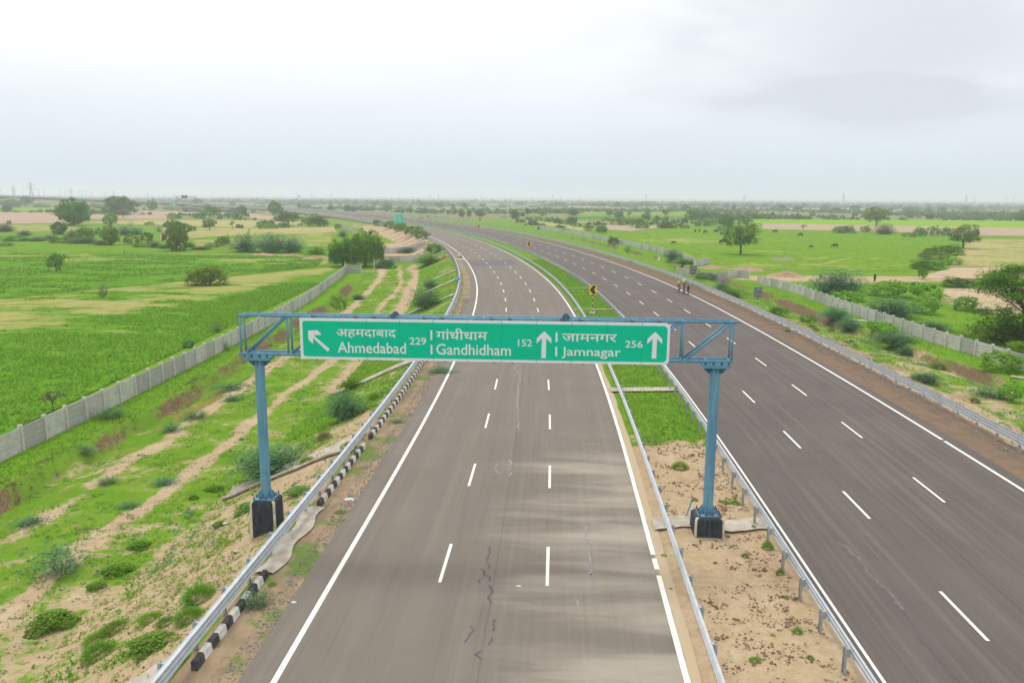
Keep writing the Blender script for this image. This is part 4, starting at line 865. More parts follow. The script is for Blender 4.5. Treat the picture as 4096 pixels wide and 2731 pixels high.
def shell_crown(rg, nl, cz, rxy, rz_, lobe, clumps, per, lw, ll, low=-.75, flat=.85, jit=.16):
    Q = []; A = []
    for i in range(nl):
        zz_ = low + (1 - low) * (i + .5) / nl; a = i * 2.39996 + rg.uniform(-.3, .3); rad = math.sqrt(max(0, 1 - zz_ * zz_)); k = rg.uniform(1 - jit * 1.6, 1 + jit)
        c = np.array((rxy * k * rad * math.cos(a), rxy * k * rad * math.sin(a), cz + rz_ * k * zz_)); L = lobe * rg.uniform(.75, 1.3); tl = rg.random(); out = np.array((rad * math.cos(a), rad * math.sin(a), zz_))
        d = rnd_unit(clumps, rg) + .75 * out; d /= np.linalg.norm(d, axis=1)[:, None]; cc = c + d * L * np.array((1, 1, flat)) * rg.uniform(.65, 1.05, (clumps, 1))
        for k in range(clumps):
            p = cc[k] + rg.normal(0, 1, (per, 3)) * L * .24; N = .8 * rnd_unit(per, rg) + .6 * d[k] + np.array((0, 0, .5)); N /= np.linalg.norm(N, axis=1)[:, None]
            Q.append(leafquads(p, N, lw, ll, rg)); A.append(np.clip(.35 * tl + .3 * rg.random() + .35 * rg.random(per), 0, 1))
    return np.concatenate(Q), np.concatenate(A)
def finish(Q, H=1.0):                         # normalise crown to width 1, height 1
    V = Q.reshape(-1, 3); lo, hi = np.percentile(V, .6, 0), np.percentile(V, 99.4, 0); k = 1 / max(hi[0] - lo[0], hi[1] - lo[1]); c = (lo + hi) / 2
    V[:, 0] = (V[:, 0] - c[0]) * k; V[:, 1] = (V[:, 1] - c[1]) * k; return V.reshape(-1, 4, 3), hi[2]
def trunk_mb(rg, h0, h1, r, spread, nb):
    m = MB(); lean = rg.uniform(-.03, .03, 2); top = (lean[0], lean[1], h0); m.path([(0, 0, -.06), (lean[0] * .4, lean[1] * .4, h0 * .5), top], [r * 1.35, r, r * .85], 8)
    for i in range(nb):
        a = i * 2.4 + rg.uniform(-.4, .4); rr0 = spread * rg.uniform(.5, 1); e_ = (rr0 * math.cos(a), rr0 * math.sin(a), h0 + (h1 - h0) * rg.uniform(.45, .95)); md = (top[0] * .5 + e_[0] * .45, top[1] * .5 + e_[1] * .45, h0 + (e_[2] - h0) * .6)
        m.path([top, md, e_], [r * .7, r * .42, r * .14], 6)
        for q in range(2):
            b = a + rg.uniform(-.8, .8); m.path([md, (md[0] + .4 * spread * math.cos(b), md[1] + .4 * spread * math.sin(b), md[2] + .18)], [r * .3, r * .08], 5)
    return m
PROTO = {}
def proto_tree(key, seed, trunk, crown_fn, tint):
    rg = np.random.default_rng(seed); Q, A = crown_fn(rg); V = Q.reshape(-1, 3); w_ = np.percentile(np.abs(V[:, :2]), 99); V[:, :2] *= .5 / w_; zt = np.percentile(V[:, 2], 99.5); V[:, 2] *= 1 / zt
    me = quads('crown', V.reshape(-1, 4, 3), LEAF[tint], attr=A); tr = trunk_mb(rg, *trunk).build('trunk', M_BARK); d = (me.data, tr.data)
    bpy.data.objects.remove(me); bpy.data.objects.remove(tr); PROTO[key] = d
def proto_bush(key, seed, crown_fn, tint, nm='foliage', extra=None):
    rg = np.random.default_rng(seed); Q, A = crown_fn(rg); V = Q.reshape(-1, 3); w_ = np.percentile(np.abs(V[:, :2]), 98.5); V[:, :2] *= .5 / w_; V[:, 2] *= 1 / np.percentile(V[:, 2], 99)
    me = quads(nm, V.reshape(-1, 4, 3), LEAF[tint], attr=A); m = MB()
    for i in range(7): a = i * 2.4; m.path([(.02 * math.cos(a), .02 * math.sin(a), -.05), (.12 * math.cos(a), .12 * math.sin(a), .22), (.22 * math.cos(a + .2), .22 * math.sin(a + .2), .40)], [.009, .006, .003], 5)
    st = m.build('stem', M_TWIG); d = (me.data, st.data)
    if extra: d = d + (extra(rg, V),)
    bpy.data.objects.remove(me); bpy.data.objects.remove(st); PROTO[key] = d
for k, sd_ in (('dense', 1), ('dense2', 2)): proto_tree(k, sd_, (.16, .75, .030, .28, 7), lambda rg: shell_crown(rg, 46, .50, .36, .42, .125, 15, 9, .032, .054, -.97, .85, .24), 'dark')
for k, sd_ in (('spread', 3), ('spread2', 4)): proto_tree(k, sd_, (.26, .85, .026, .32, 8), lambda rg: shell_crown(rg, 34, .60, .37, .30, .13, 15, 9, .028, .052, -.85, .75, .28), 'mid')
proto_tree('small', 5, (.24, .8, .026, .28, 6), lambda rg: shell_crown(rg, 24, .58, .34, .34, .16, 13, 9, .04, .065, -.85, .85, .28), 'mid')
def weep(rg):
    Q, A = shell_crown(rg, 44, .50, .37, .42, .13, 13, 9, .022, .05, -.85)
    for i in range(620):
        a = rg.uniform(0, 6.283); r0 = .47 * math.sqrt(rg.uniform(.1, 1)); z1 = .30 + .58 * math.sqrt(max(0, 1 - (r0 / .5) ** 2)) * rg.uniform(.7, 1); n = int(rg.integers(7, 14)); z = z1 - np.arange(n) * rg.uniform(.028, .045)
        z = z[z > .02]; n = len(z)
        if n < 2: continue
        p = np.c_[r0 * math.cos(a) + rg.normal(0, .008, n), r0 * math.sin(a) + rg.normal(0, .008, n), z]; N = rnd_unit(n, rg) * np.array((1, 1, .3)); N /= np.linalg.norm(N, axis=1)[:, None]
        Q = np.concatenate([Q, leafquads(p, N, .016, .06, rg, np.tile((0, 0, 1.0), (n, 1)) + rg.normal(0, .25, (n, 3)))]); A = np.r_[A, np.clip(rg.uniform(.1, .8) + rg.normal(0, .15, n), 0, 1)]
    return Q, A
proto_tree('weeping', 6, (.24, .8, .035, .30, 7), weep, 'dark')
def fronds(nf, nleaf, arch, lw, ll, hlo=.25, hhi=1.0):
    def f(rg):
        Q = []; A = []
        for i in range(nf):
            a = rg.uniform(0, 6.283); b = rg.uniform(0, 6.283); r0 = .30 * math.sqrt(rg.random()); L = rg.uniform(.22, .5); h = rg.uniform(hlo, hhi) * (1 - .55 * (r0 / .3) ** 2 * rg.random()); tq = np.linspace(0, 1, nleaf)
            x = r0 * math.cos(b) + L * tq * math.cos(a); y = r0 * math.sin(b) + L * tq * math.sin(a); z = h * (1 - (1 - np.minimum(tq * 1.6, 1)) ** 2) * .9 + .08 - arch * h * np.maximum(tq - .45, 0) ** 2 * 2.2
            p = np.c_[x, y, np.maximum(z, .03)] + rg.normal(0, .016, (nleaf, 3)); side = np.tile((-math.sin(a), math.cos(a), 0.15), (nleaf, 1)) * rg.choice([-1, 1], (nleaf, 1)) + .5 * rnd_unit(nleaf, rg)
            N = np.tile((0, 0, 1.0), (nleaf, 1)) + .55 * rg.normal(0, 1, (nleaf, 3)); N /= np.linalg.norm(N, axis=1)[:, None]
            Q.append(leafquads(p, N, lw, ll, rg, side)); A.append(np.clip(rg.uniform(.1, .7) + .3 * tq + rg.normal(0, .12, nleaf), 0, 1))
        return np.concatenate(Q), np.concatenate(A)
    return f
proto_bush('mesquite', 7, fronds(330, 16, 1.1, .020, .075, .15), 'blue'); proto_bush('mesquite2', 8, fronds(300, 16, .9, .020, .075, .12), 'blue')
proto_bush('sparse', 9, fronds(90, 16, .9, .020, .075, .1, .9), 'blue'); proto_bush('sparse2', 19, fronds(70, 16, 1.2, .022, .08, .1, 1.0), 'blue')
proto_bush('bush', 10, lambda rg: shell_crown(rg, 30, .32, .37, .46, .15, 15, 9, .034, .055, -.4, .8, .3, ), 'dark'); proto_bush('bush2', 11, lambda rg: shell_crown(rg, 20, .30, .37, .46, .17, 13, 9, .036, .065, -.35, .8, .25), 'mid')
def mound(rg):
    n = 2600; d = rnd_unit(n, rg); d[:, 2] = np.abs(d[:, 2]); r0 = rg.uniform(.55, 1.0, (n, 1)); p = d * r0 * np.array((.5, .5, .95)); N = np.cross(d, rnd_unit(n, rg)); N /= np.linalg.norm(N, axis=1)[:, None] + 1e-9
    return leafquads(p, N, .016, .12, rg, d + np.array((0, 0, .3))), np.clip(r0[:, 0] * .9 - .2 + rg.normal(0, .15, n), 0, 1)
proto_bush('mound', 12, mound, 'mid')
def patch(rg):
    n = 1500; a = rg.uniform(0, 6.283, n); r0 = .5 * np.sqrt(rg.random(n)) * (1 + .25 * np.sin(3 * a + 1)); z = (1 - (r0 / .6) ** 2) * rg.uniform(.1, 1.0, n); p = np.c_[r0 * np.cos(a), r0 * np.sin(a), np.maximum(z, .05)]
    N = np.array((0, 0, 1.0)) + .7 * rg.normal(0, 1, (n, 3)); N /= np.linalg.norm(N, axis=1)[:, None]; return leafquads(p, N, .05, .075, rg), np.clip(.2 + .6 * z + rg.normal(0, .2, n), 0, 1)
def flowers(rg, V):
    C = V.reshape(-1, 4, 3).mean(1); C = C[C[:, 2] > .4]; C = C[rg.choice(len(C), 36)] + (0, 0, .08); o = quads('flower', leafquads(C, np.tile((0, -.3, .95), (36, 1)), .03, .03, rg), M_PURPLE); d = o.data; bpy.data.objects.remove(o); return d
proto_bush('patch', 13, patch, 'mid', extra=flowers); proto_bush('leafy', 14, lambda rg: shell_crown(rg, 16, .34, .34, .42, .17, 10, 8, .055, .085, -.35, .9, .25), 'light')
proto_bush('dry', 15, fronds(90, 12, .5, .014, .07), 'brown')
def acacia(rg):
    Q = []; A = []
    for i in range(72):
        a = i * 2.4; r0 = .46 * math.sqrt((i + .5) / 72); z = .92 - .36 * (r0 / .46) ** 1.5 * rg.uniform(.4, 1.1) - (.30 * rg.random() if rg.random() < .5 else 0); n = 190
        p = np.c_[r0 * math.cos(a) + rg.normal(0, .075, n), r0 * math.sin(a) + rg.normal(0, .075, n), z + rg.normal(0, .022, n)]; N = np.array((0, 0, 1.0)) + .4 * rg.normal(0, 1, (n, 3)); N /= np.linalg.norm(N, axis=1)[:, None]
        Q.append(leafquads(p, N, .012, .055, rg)); A.append(np.clip(rg.uniform(.1, .6) + rg.normal(0, .15, n), 0, 1))
    return np.concatenate(Q), np.concatenate(A)
proto_tree('acacia', 16, (.36, .88, .014, .42, 14), acacia, 'dark')
def sapling(rg):
    Q, A = lobes_crown(rg, 6, (.45, .9), .28, .16, 6, 6, .05, .09); return Q, A
proto_tree('sapling', 17, (.45, .95, .022, .28, 6), sapling, 'mid')
TREEK = {'dense', 'dense2', 'spread', 'spread2', 'small', 'weeping', 'acacia', 'sapling'}
def slot_mat(o, m):
    o.material_slots[0].link = 'OBJECT'; o.material_slots[0].material = m
def plant_at(kind, p, wd, ht, tint, label, cat=None, group=None, rz=None, name=None, dy=None):
    tr = kind in TREEK; nm = name or ('tree' if tr else 'shrub')
    r = empty(nm, p, random.uniform(0, 6.283) if rz is None else rz, label, cat or nm, group); r.scale = (wd, dy or wd, ht)
    d = PROTO[kind]; c = bpy.data.objects.new('crown' if tr else 'foliage', d[0]); link(c, r); slot_mat(c, LEAF[tint])
    link(bpy.data.objects.new('trunk' if tr else 'stem', d[1]), r)
    if len(d) > 2: link(bpy.data.objects.new('flower', d[2]), r)
    return r
def plant(kind, u, v, wpx, hpx, tint, label, cat=None, group=None, rz=None, **kw):
    p = gnd(u, v); zc = p[1] * _cp + (CAM_H - p[2]) * _sp; k = zc / FPX; se = (CAM_H - p[2]) / math.hypot(p[1], CAM_H - p[2]); dl = math.hypot(p[0], p[1])
    if kind not in TREEK:                     # the base seen is the front rim: move the middle back, take the rim's depth off the height
        sh = .36 * wpx * k; p = np.array((p[0] * (1 + sh / dl), p[1] * (1 + sh / dl), 0)); p[2] = float(terrain(p[0], p[1])[0]); hpx = max(hpx * (.30 if kind != 'patch' else .14), hpx - .52 * wpx * se) * (.8 if kind == 'patch' else 1)
    return plant_at(kind, (p[0], p[1], p[2] - .03), wpx * k, hpx * k / .985, tint, label, cat, group, rz, **kw)
NEAR_TREES = [
 ('dense', 297, 903, 130, 106, 'dark', 'big round dark tree at the right end of the pinkish ploughed field'),
 ('dense2', 482, 858, 128, 70, 'dark', 'broad dark tree behind the bright light-green tree on the left'),
 ('spread', 494, 872, 56, 36, 'grey', 'greyish tree in front of the broad dark tree'),
 ('small', 444, 911, 68, 58, 'light', 'bright light-green tree rising above the dark ditch tree'),
 ('dense', 444, 980, 74, 78, 'olive', 'dark ditch tree below the bright light-green tree'),
 ('dense2', 706, 1003, 98, 96, 'olive', 'olive-green rounded tree with a short bare trunk at the crop field edge'),
 ('dense', 713, 942, 92, 60, 'dark', 'darker tree peeping out behind the olive-green rounded tree'),
 ('small', 226, 1085, 80, 72, 'mid', 'small lone tree standing inside the left crop field'),
 ('dense2', 237, 939, 60, 50, 'dark', 'dark round tree at the ditch, left of the big round tree foot'),
 ('spread', 838, 920, 58, 46, 'mid', 'mid-green leaning tree alone on the straw field'),
 ('small', 856, 871, 58, 44, 'mid', 'light tree among bushes on the field bund'),
 ('spread2', 968, 874, 50, 50, 'dark', 'open-crowned tree on the bund right of the bushes'),
 ('sapling', 930, 919, 34, 34, 'mid', 'thin two-stemmed sapling on the straw field'),
 ('dense', 610, 840, 48, 38, 'dark', 'dark tree group below the far gantry'),
 ('dense2', 792, 822, 42, 26, 'dark', 'round dark tree at the right leg of the far gantry'),
 ('dense', 830, 841, 42, 25, 'dark', 'dark tree in front of the far road, right of the gantry'),
 ('dense2', 930, 823, 24, 17, 'dark', 'small tree behind the dark tractor on the far road'),
 ('dense', 1102, 858, 60, 54, 'mid', 'leaning mid-green tree overlapping the far road'),
 ('spread', 1150, 886, 78, 40, 'dark', 'flat-crowned dark tree on the bund below the leaning tree'),
 ('sapling', 1172, 908, 40, 36, 'mid', 'little crooked tree with bare stem on the tan field'),
 ('weeping', 1462, 1066, 150, 142, 'mid', 'large weeping tree, the taller right half of the pair by the wall return'),
 ('weeping', 1372, 1066, 112, 108, 'dark', 'lower left half of the weeping pair by the wall return'),
 ('dense2', 45, 827, 84, 32, 'dark', 'tree clump at the left frame edge under the embankment'),
 ('dense', 108, 826, 44, 30, 'dark', 'round tree right of the frame-edge clump under the embankment'),
 ('dense2', 28, 848, 40, 26, 'dark', 'small bushy tree at the left edge of the pale green field'),
 ('dense', 335, 850, 44, 44, 'dark', 'tree top showing behind the big round tree'),
 ('dense', 1321, 843, 28, 17, 'dark', 'tree behind the far barrier above the tan slope'),
 ('dense2', 1390, 846, 30, 25, 'dark', 'left one of two dark trees right of the sixth chevron'),
 ('dense', 1414, 847, 24, 19, 'dark', 'right one of two dark trees right of the sixth chevron'),
 ('dense', 1197, 832, 20, 18, 'dark', 'dark tree just right of the seventh chevron'),
 ('dense2', 1640, 851, 24, 23, 'mid', 'tree right of the green route sign, beyond the road'),
 ('dense', 1692, 853, 34, 20, 'dark', 'broad bush-like tree above the farm bikes'),
 ('dense', 1846, 868, 32, 32, 'light', 'bright green tree, left of a pair by the far wall'),
 ('dense2', 1876, 866, 20, 30, 'mid', 'narrow tree, right of a pair by the far wall'),
 ('spread', 1824, 856, 18, 19, 'dark', 'small tree with visible trunk left of the far pair'),
 ('dense', 1921, 866, 44, 30, 'mid', 'round tree right of the far pair, before the pale strip'),
 ('dense2', 2060, 876, 38, 36, 'dark', 'dark ivy-clad tree among thorn scrub beyond the wall'),
 ('dense', 2090, 866, 24, 19, 'dark', 'low dark tree right of the ivy-clad tree'),
 ('spread2', 2109, 864, 27, 32, 'dark', 'upright small tree with a bare stem right of the low dark tree'),
 ('small', 2168, 866, 46, 27, 'light', 'pale yellowish-green tree above the brushwood row'),
 ('dense', 2294, 863, 44, 26, 'dark', 'compact dark tree on the edge of the deep green strip'),
 ('spread', 2438, 868, 30, 29, 'mid', 'open tree with forked trunk, left of two beyond the green strips'),
 ('dense2', 2474, 871, 42, 25, 'dark', 'rounded tree, right of two beyond the green strips'),
 ('dense', 2583, 874, 40, 22, 'mid', 'bushy tree on the green strip left of the tree group'),
 ('dense2', 2592, 857, 26, 24, 'mid', 'taller tree behind the bushy tree on the green strip'),
 ('dense', 2775, 880, 66, 46, 'mid', 'tallest tree of the group behind the buffaloes'),
 ('dense2', 2818, 888, 58, 44, 'grey', 'greyish vine-covered tree in the group behind the buffaloes'),
 ('dense', 2905, 907, 68, 52, 'mid', 'dark tree right of the group, just behind the lone pasture tree'),
 ('spread', 2962, 1019, 140, 134, 'mid', 'lone spreading tree with a clear trunk standing in the buffalo pasture'),
 ('dense2', 3020, 877, 40, 24, 'mid', 'round tree on the yellow-green strip beyond the pasture'),
 ('small', 3069, 877, 18, 11, 'mid', 'tiny round bush-tree on the yellow-green strip'),
 ('spread2', 3503, 904, 100, 74, 'olive', 'olive spreading tree standing on the bright strip at the right'),
 ('spread', 3853, 994, 126, 94, 'mid', 'large leaning tree over the seated pair at the right'),
 ('dense', 4092, 883, 66, 44, 'mid', 'tree cut by the right frame edge beyond the tan field'),
 ('sapling', 3213, 927, 28, 28, 'grey', 'spindly sapling on the tan field beyond the buffaloes'),
 ('small', 3687, 1118, 42, 48, 'mid', 'small upright tree by the bare sandy clearing'),
 ('acacia', 4085, 1368, 380, 300, 'mid', 'flat-topped thorn tree filling the right frame edge beyond the wall'),
]
BUSHES = [
 ('bush', 829, 1147, 158, 84, 'olive', 'big olive bush on the bund between the two crop fields'), ('sparse', 415, 1191, 52, 68, 'grey', 'thin greyish shrub on the bund left of the big olive bush'),
 ('bush2', 525, 978, 64, 42, 'olive', 'low olive bush touching the dark ditch tree'), ('bush', 335, 955, 90, 46, 'mid', 'green bush mass along the ditch left of the ditch tree'), ('mesquite2', 320, 975, 100, 24, 'grey', 'grey-green low shrub at the lip of the ditch'),
 ('bush2', 396, 942, 36, 30, 'dark', 'dark bush between the ditch bush mass and the bright tree'), ('mesquite', 500, 942, 66, 38, 'blue', 'bluish mesquite right of the dark ditch tree crown'), ('mesquite2', 545, 940, 60, 30, 'blue', 'second bluish mesquite further right along the ditch'), ('dry', 524, 908, 28, 30, 'brown', 'brown dry shrub right of the bright tree'),
 ('leafy', 592, 975, 52, 46, 'dark', 'dark leafy bush left of the olive rounded tree'), ('mesquite', 620, 991, 60, 30, 'grey', 'pale grey-green shrub at the foot of the olive rounded tree'), ('sparse', 640, 930, 46, 32, 'grey', 'grey bare-looking shrub left of the darker tree'), ('bush', 768, 925, 34, 24, 'mid', 'bush right of the darker tree on the straw field'),
 ('bush', 800, 873, 54, 24, 'dark', 'rounded bush left of the light tree on the bund'), ('bush2', 918, 873, 52, 30, 'blue', 'bluish bush pair on the bund left of the open tree'), ('bush', 712, 876, 32, 19, 'dark', 'dark rounded bush at the left bund end'), ('bush2', 682, 878, 30, 18, 'light', 'light bush left of the dark rounded bund bush'), ('small' , 689, 863, 15, 13, 'light', 'tiny round tree above the bund bushes'),
 ('bush2', 884, 871, 24, 15, 'mid', 'small bush right of the light tree on the bund'), ('bush', 896, 986, 62, 44, 'mid', 'mid-green bush left of the large mesquite thicket'), ('bush2', 1067, 916, 86, 28, 'light', 'bright green vine-covered mound on the straw field'), ('bush', 1135, 912, 56, 22, 'mid', 'green mound right of the bright vine mound'), ('leafy', 1146, 902, 28, 24, 'blue', 'bluish bush behind the green mounds'),
 ('sparse', 1100, 882, 30, 18, 'grey', 'grey shrub under the flat-crowned tree'), ('bush', 1272, 908, 84, 46, 'dark', 'large round thicket at the end of the straw field below the road'), ('bush2', 1225, 897, 44, 30, 'mid', 'lower left side bush of the large round thicket'), ('leafy', 1353, 915, 26, 19, 'blue', 'small leafy bush at the foot of the tan drain slope'), ('mesquite', 1370, 949, 42, 27, 'grey', 'grey mound-shaped shrub left of the far wall run'),
 ('mesquite', 985, 1010, 130, 74, 'blue', 'left part of the feathery mesquite thicket beside the crop field'), ('mesquite2', 1085, 1013, 140, 80, 'blue', 'middle part of the feathery mesquite thicket beside the crop field'), ('mesquite', 1170, 1012, 120, 66, 'blue', 'right part of the feathery mesquite thicket beside the crop field'), ('mesquite2', 1265, 1020, 100, 38, 'light', 'lighter arching mesquite left of the weeping pair'),
 ('bush', 165, 831, 66, 15, 'mid', 'clipped-looking hedge row under the far embankment'), ('bush2', 390, 836, 72, 18, 'dark', 'dark hedge between the two big left trees'), ('bush', 230, 832, 30, 12, 'grey', 'greyish bush left of the big round tree top'), ('bush2', 680, 841, 60, 16, 'mid', 'bush row below the small green far sign'), ('bush', 750, 842, 60, 14, 'grey', 'greyish scrub row right of the small green far sign'),
 ('bush', 1228, 832, 36, 14, 'mid', 'low bush row right of the seventh chevron'), ('bush', 1597, 849, 38, 14, 'mid', 'wide low bush left of the route sign top'), ('dry', 2018, 873, 42, 14, 'brown', 'brown brushwood left of the ivy-clad tree'), ('bush', 2114, 882, 36, 15, 'mid', 'green bush at the left of the brushwood row'), ('bush2', 2152, 884, 48, 20, 'light', 'bright creeper-covered bush in the brushwood row'),
 ('bush', 2190, 888, 32, 18, 'mid', 'rounded bush before the brown brushwood pile'), ('dry', 2238, 892, 68, 20, 'brown', 'long pile of brown brushwood beyond the wall'), ('bush', 2289, 894, 40, 26, 'dark', 'dark bush at the right end of the brushwood pile'), ('sparse', 2355, 924, 56, 32, 'grey', 'tall grassy shrub left of the round bush over the wall'), ('bush', 2408, 931, 52, 30, 'mid', 'round green bush just over the pasture wall'),
 ('bush2', 2483, 901, 84, 32, 'mid', 'broad bush on the tan bank in the middle distance'), ('bush', 2553, 899, 56, 26, 'olive', 'olive bush right of the broad tan-bank bush'), ('bush2', 2565, 915, 80, 26, 'mid', 'bush row starting the pasture hedge at its left end'), ('bush', 2665, 914, 84, 24, 'dark', 'dark middle stretch of the pasture hedge'), ('bush2', 2738, 914, 44, 16, 'mid', 'low bush in the pasture hedge left of the tree group'), ('bush', 2834, 903, 68, 30, 'light', 'bright bushes at the foot of the tree group'), ('sparse', 2880, 925, 44, 30, 'grey', 'straw-coloured shrub behind the back buffaloes'), ('sparse2', 2230, 892, 30, 14, 'grey', 'thin shrub before the brushwood pile'),
 ('bush', 3378, 934, 88, 32, 'mid', 'bushy green hedge clump beyond the right buffaloes'), ('bush2', 3463, 929, 44, 26, 'mid', 'small bush clump between two hedge clumps on the right'), ('mesquite', 3536, 939, 88, 44, 'grey', 'greyish thorn clump left of the three-bush hedge'), ('bush', 3680, 945, 56, 36, 'mid', 'left bush of the three-bush hedge near the seated pair'), ('bush2', 3735, 943, 50, 40, 'mid', 'middle bush of the three-bush hedge near the seated pair'), ('bush', 3780, 943, 40, 34, 'mid', 'right bush of the three-bush hedge near the seated pair'), ('bush2', 3640, 948, 60, 18, 'olive', 'low skirt of brush before the three-bush hedge'),
 ('bush', 3790, 1022, 120, 46, 'mid', 'long green bush below the large leaning tree'), ('bush2', 3727, 1040, 112, 42, 'olive', 'olive bush left of the long green bush'), ('bush', 3705, 1080, 130, 44, 'mid', 'ragged bush above the small upright tree'), ('bush2', 3808, 1062, 84, 34, 'light', 'light low bush at the edge of the bare clearing'), ('bush', 3720, 1020, 52, 30, 'dark', 'dark bush behind the olive bush on the right'),
 ('mesquite', 3352, 1178, 244, 102, 'blue', 'largest feathery mesquite dome just over the right wall'), ('leafy', 3560, 1192, 150, 70, 'light', 'pale broad-leaved bush right of the mesquite dome'), ('leafy', 3695, 1206, 140, 80, 'light', 'tall pale broad-leaved bush beside the bare clearing'), ('leafy', 3400, 1208, 130, 46, 'light', 'pale leafy bush at the foot of the mesquite dome'), ('mesquite2', 3560, 1275, 210, 92, 'blue', 'dark mesquite spilling over the right wall'), ('leafy', 3700, 1260, 110, 70, 'light', 'leafy bush between the mesquite and the round bush'), ('leafy', 3862, 1247, 96, 62, 'mid', 'round isolated bush on the sandy ground by the thorn tree'),
 ('bush', 3830, 1152, 130, 46, 'dark', 'low dark brush bank across the bare clearing'), ('bush2', 3950, 1148, 110, 40, 'dark', 'dark brush bank before the thorn tree'), ('mesquite', 4055, 1390, 360, 165, 'dark', 'dense dark bush under the flat-topped thorn tree'), ('mesquite2', 3720, 1330, 150, 50, 'blue', 'low mesquite in the grass left of the thorn tree bush'), ('leafy', 4080, 1420, 120, 60, 'light', 'bright leafy bush behind the wall at the right frame edge'),
 ('mesquite', 3340, 1308, 130, 58, 'blue', 'feathery bush on the right verge beside the sign post side'), ('mesquite2', 3395, 1318, 110, 58, 'blue', 'second feathery bush on the right verge, touching the first'), ('mesquite', 3575, 1408, 170, 68, 'blue', 'dark feathery bush at the start of the cut bank on the right'), ('leafy', 3520, 1345, 130, 56, 'light', 'yellow-green leafy bush between feathery verge bushes'), ('leafy', 4010, 1492, 160, 92, 'light', 'bright broad-leaved bush against the right wall'), ('mesquite2', 3700, 1535, 130, 46, 'blue', 'low feathery bush behind the barrier on the right'), ('sparse', 3960, 1598, 170, 62, 'blue', 'sprawling feathery shrub near the right frame edge'), ('leafy', 4040, 1610, 110, 80, 'light', 'weedy broad-leaved clump below the cut bank'), ('mound', 3760, 1478, 70, 28, 'olive', 'grassy mound in the dirt ditch on the right'), ('mound', 3895, 1612, 48, 28, 'olive', 'small round grass mound behind the barrier right'),
 ('mesquite2', 3625, 1425, 90, 44, 'blue', 'trailing feathery bush in front of the cut bank'), ('mesquite', 2920, 1190, 120, 40, 'mid', 'green bush in front of the four-bay wall'), ('bush2', 2820, 1118, 90, 30, 'mid', 'bush beside the single stretch of wall'), ('mesquite', 2690, 1040, 80, 44, 'blue', 'feathery bush against the pasture wall end'), ('mesquite2', 2735, 1068, 100, 30, 'mid', 'green bush before the skewed wall end'), ('bush', 2452, 985, 50, 32, 'dark', 'dark bush growing over the pasture wall'), ('sparse', 2510, 1005, 40, 34, 'blue', 'wispy shrub against the pasture wall'), ('mesquite2', 2890, 1162, 70, 34, 'blue', 'mesquite right of the small dark sign back'),
 ('bush', 2128, 902, 40, 24, 'grey', 'tall greyish bush interrupting the far wall'), ('bush2', 3230, 1290, 70, 34, 'mid', 'small bush left of the feathery verge bushes'), ('bush', 3110, 1262, 80, 40, 'mid', 'weedy bush right of the nearest sign back'),
 ('mesquite', 1085, 1914, 300, 168, 'blue', 'big feathery mesquite behind the left gantry column'), ('mesquite2', 1385, 1684, 180, 138, 'blue', 'feathery mesquite on the slope right of the left column, under the sign'), ('mesquite', 1415, 1560, 120, 50, 'dark', 'dark mesquite above the wide sign-side chute'), ('sparse', 445, 1682, 140, 70, 'blue', 'wispy mesquite against the left wall'), ('sparse2', 685, 1735, 110, 60, 'blue', 'wispy mesquite with a yellow top beside the ditch'), ('sparse', 930, 1565, 180, 42, 'blue', 'low spreading mesquite left of the column top'), ('sparse2', 930, 1610, 110, 40, 'blue', 'low mesquite between the wall track and column'), ('sparse', 785, 1682, 120, 50, 'blue', 'low mesquite beside the sandy wheel track'),
 ('sparse2', 660, 1950, 130, 50, 'blue', 'trailing mesquite between the two sandy tracks'), ('sparse', 430, 1945, 100, 46, 'blue', 'small trailing mesquite left of the sandy track'), ('sparse', 250, 2320, 220, 185, 'blue', 'knee-high mesquite alone at the lower left'), ('sparse2', 520, 2040, 100, 46, 'blue', 'wispy mesquite mid-way down the left bench'), ('sparse', 120, 2110, 130, 60, 'blue', 'pale wispy mesquite near the left frame edge'), ('sparse2', 350, 1850, 100, 44, 'blue', 'wispy mesquite at the orange puddle'),
 ('patch', 470, 2306, 140, 76, 'mid', 'leafy creeper patch on the sandy washout'), ('mound', 800, 2416, 146, 96, 'mid', 'tallest feathery mound beside the left barrier'), ('mound', 765, 2494, 140, 78, 'mid', 'feathery mound below the tallest mound, touching the barrier'), ('mound', 610, 2490, 112, 56, 'light', 'yellowish feathery mound left of the barrier mounds'), ('mound', 670, 2505, 90, 50, 'mid', 'grey-green mound between the yellowish mound and barrier'), ('mound', 475, 2530, 134, 60, 'mid', 'wide grey-green mound on bare soil'), ('mound', 405, 2637, 146, 98, 'mid', 'big feathery mound nearest the bottom left corner'), ('mound', 385, 2575, 110, 60, 'light', 'brown-tipped mound behind the big corner mound'), ('patch', 620, 2612, 220, 120, 'mid', 'purple-flowered creeper patch above the corner chute'), ('patch', 215, 2532, 200, 120, 'mid', 'purple-flowered creeper patch at the far lower left'), ('patch', 385, 2362, 90, 50, 'mid', 'small creeper patch below the lone mesquite'), ('patch', 560, 2200, 100, 60, 'mid', 'creeper patch along the dry washout'),
 ('sparse', 1030, 2450, 150, 110, 'blue', 'feathery seedling on the left shoulder inside the kerb'), ('patch', 1000, 2045, 130, 56, 'mid', 'leafy creeper just left of the tall plinth'), ('patch', 880, 2110, 70, 44, 'mid', 'small creeper left of the plinth by the white litter'), ('mound', 775, 1998, 42, 26, 'olive', 'single small tussock on the sandy slope'), ('patch', 1200, 1985, 130, 60, 'mid', 'creeper mat right of the left column foot'), ('patch', 860, 1968, 90, 40, 'mid', 'creeper mat on soil left of the column foot'),
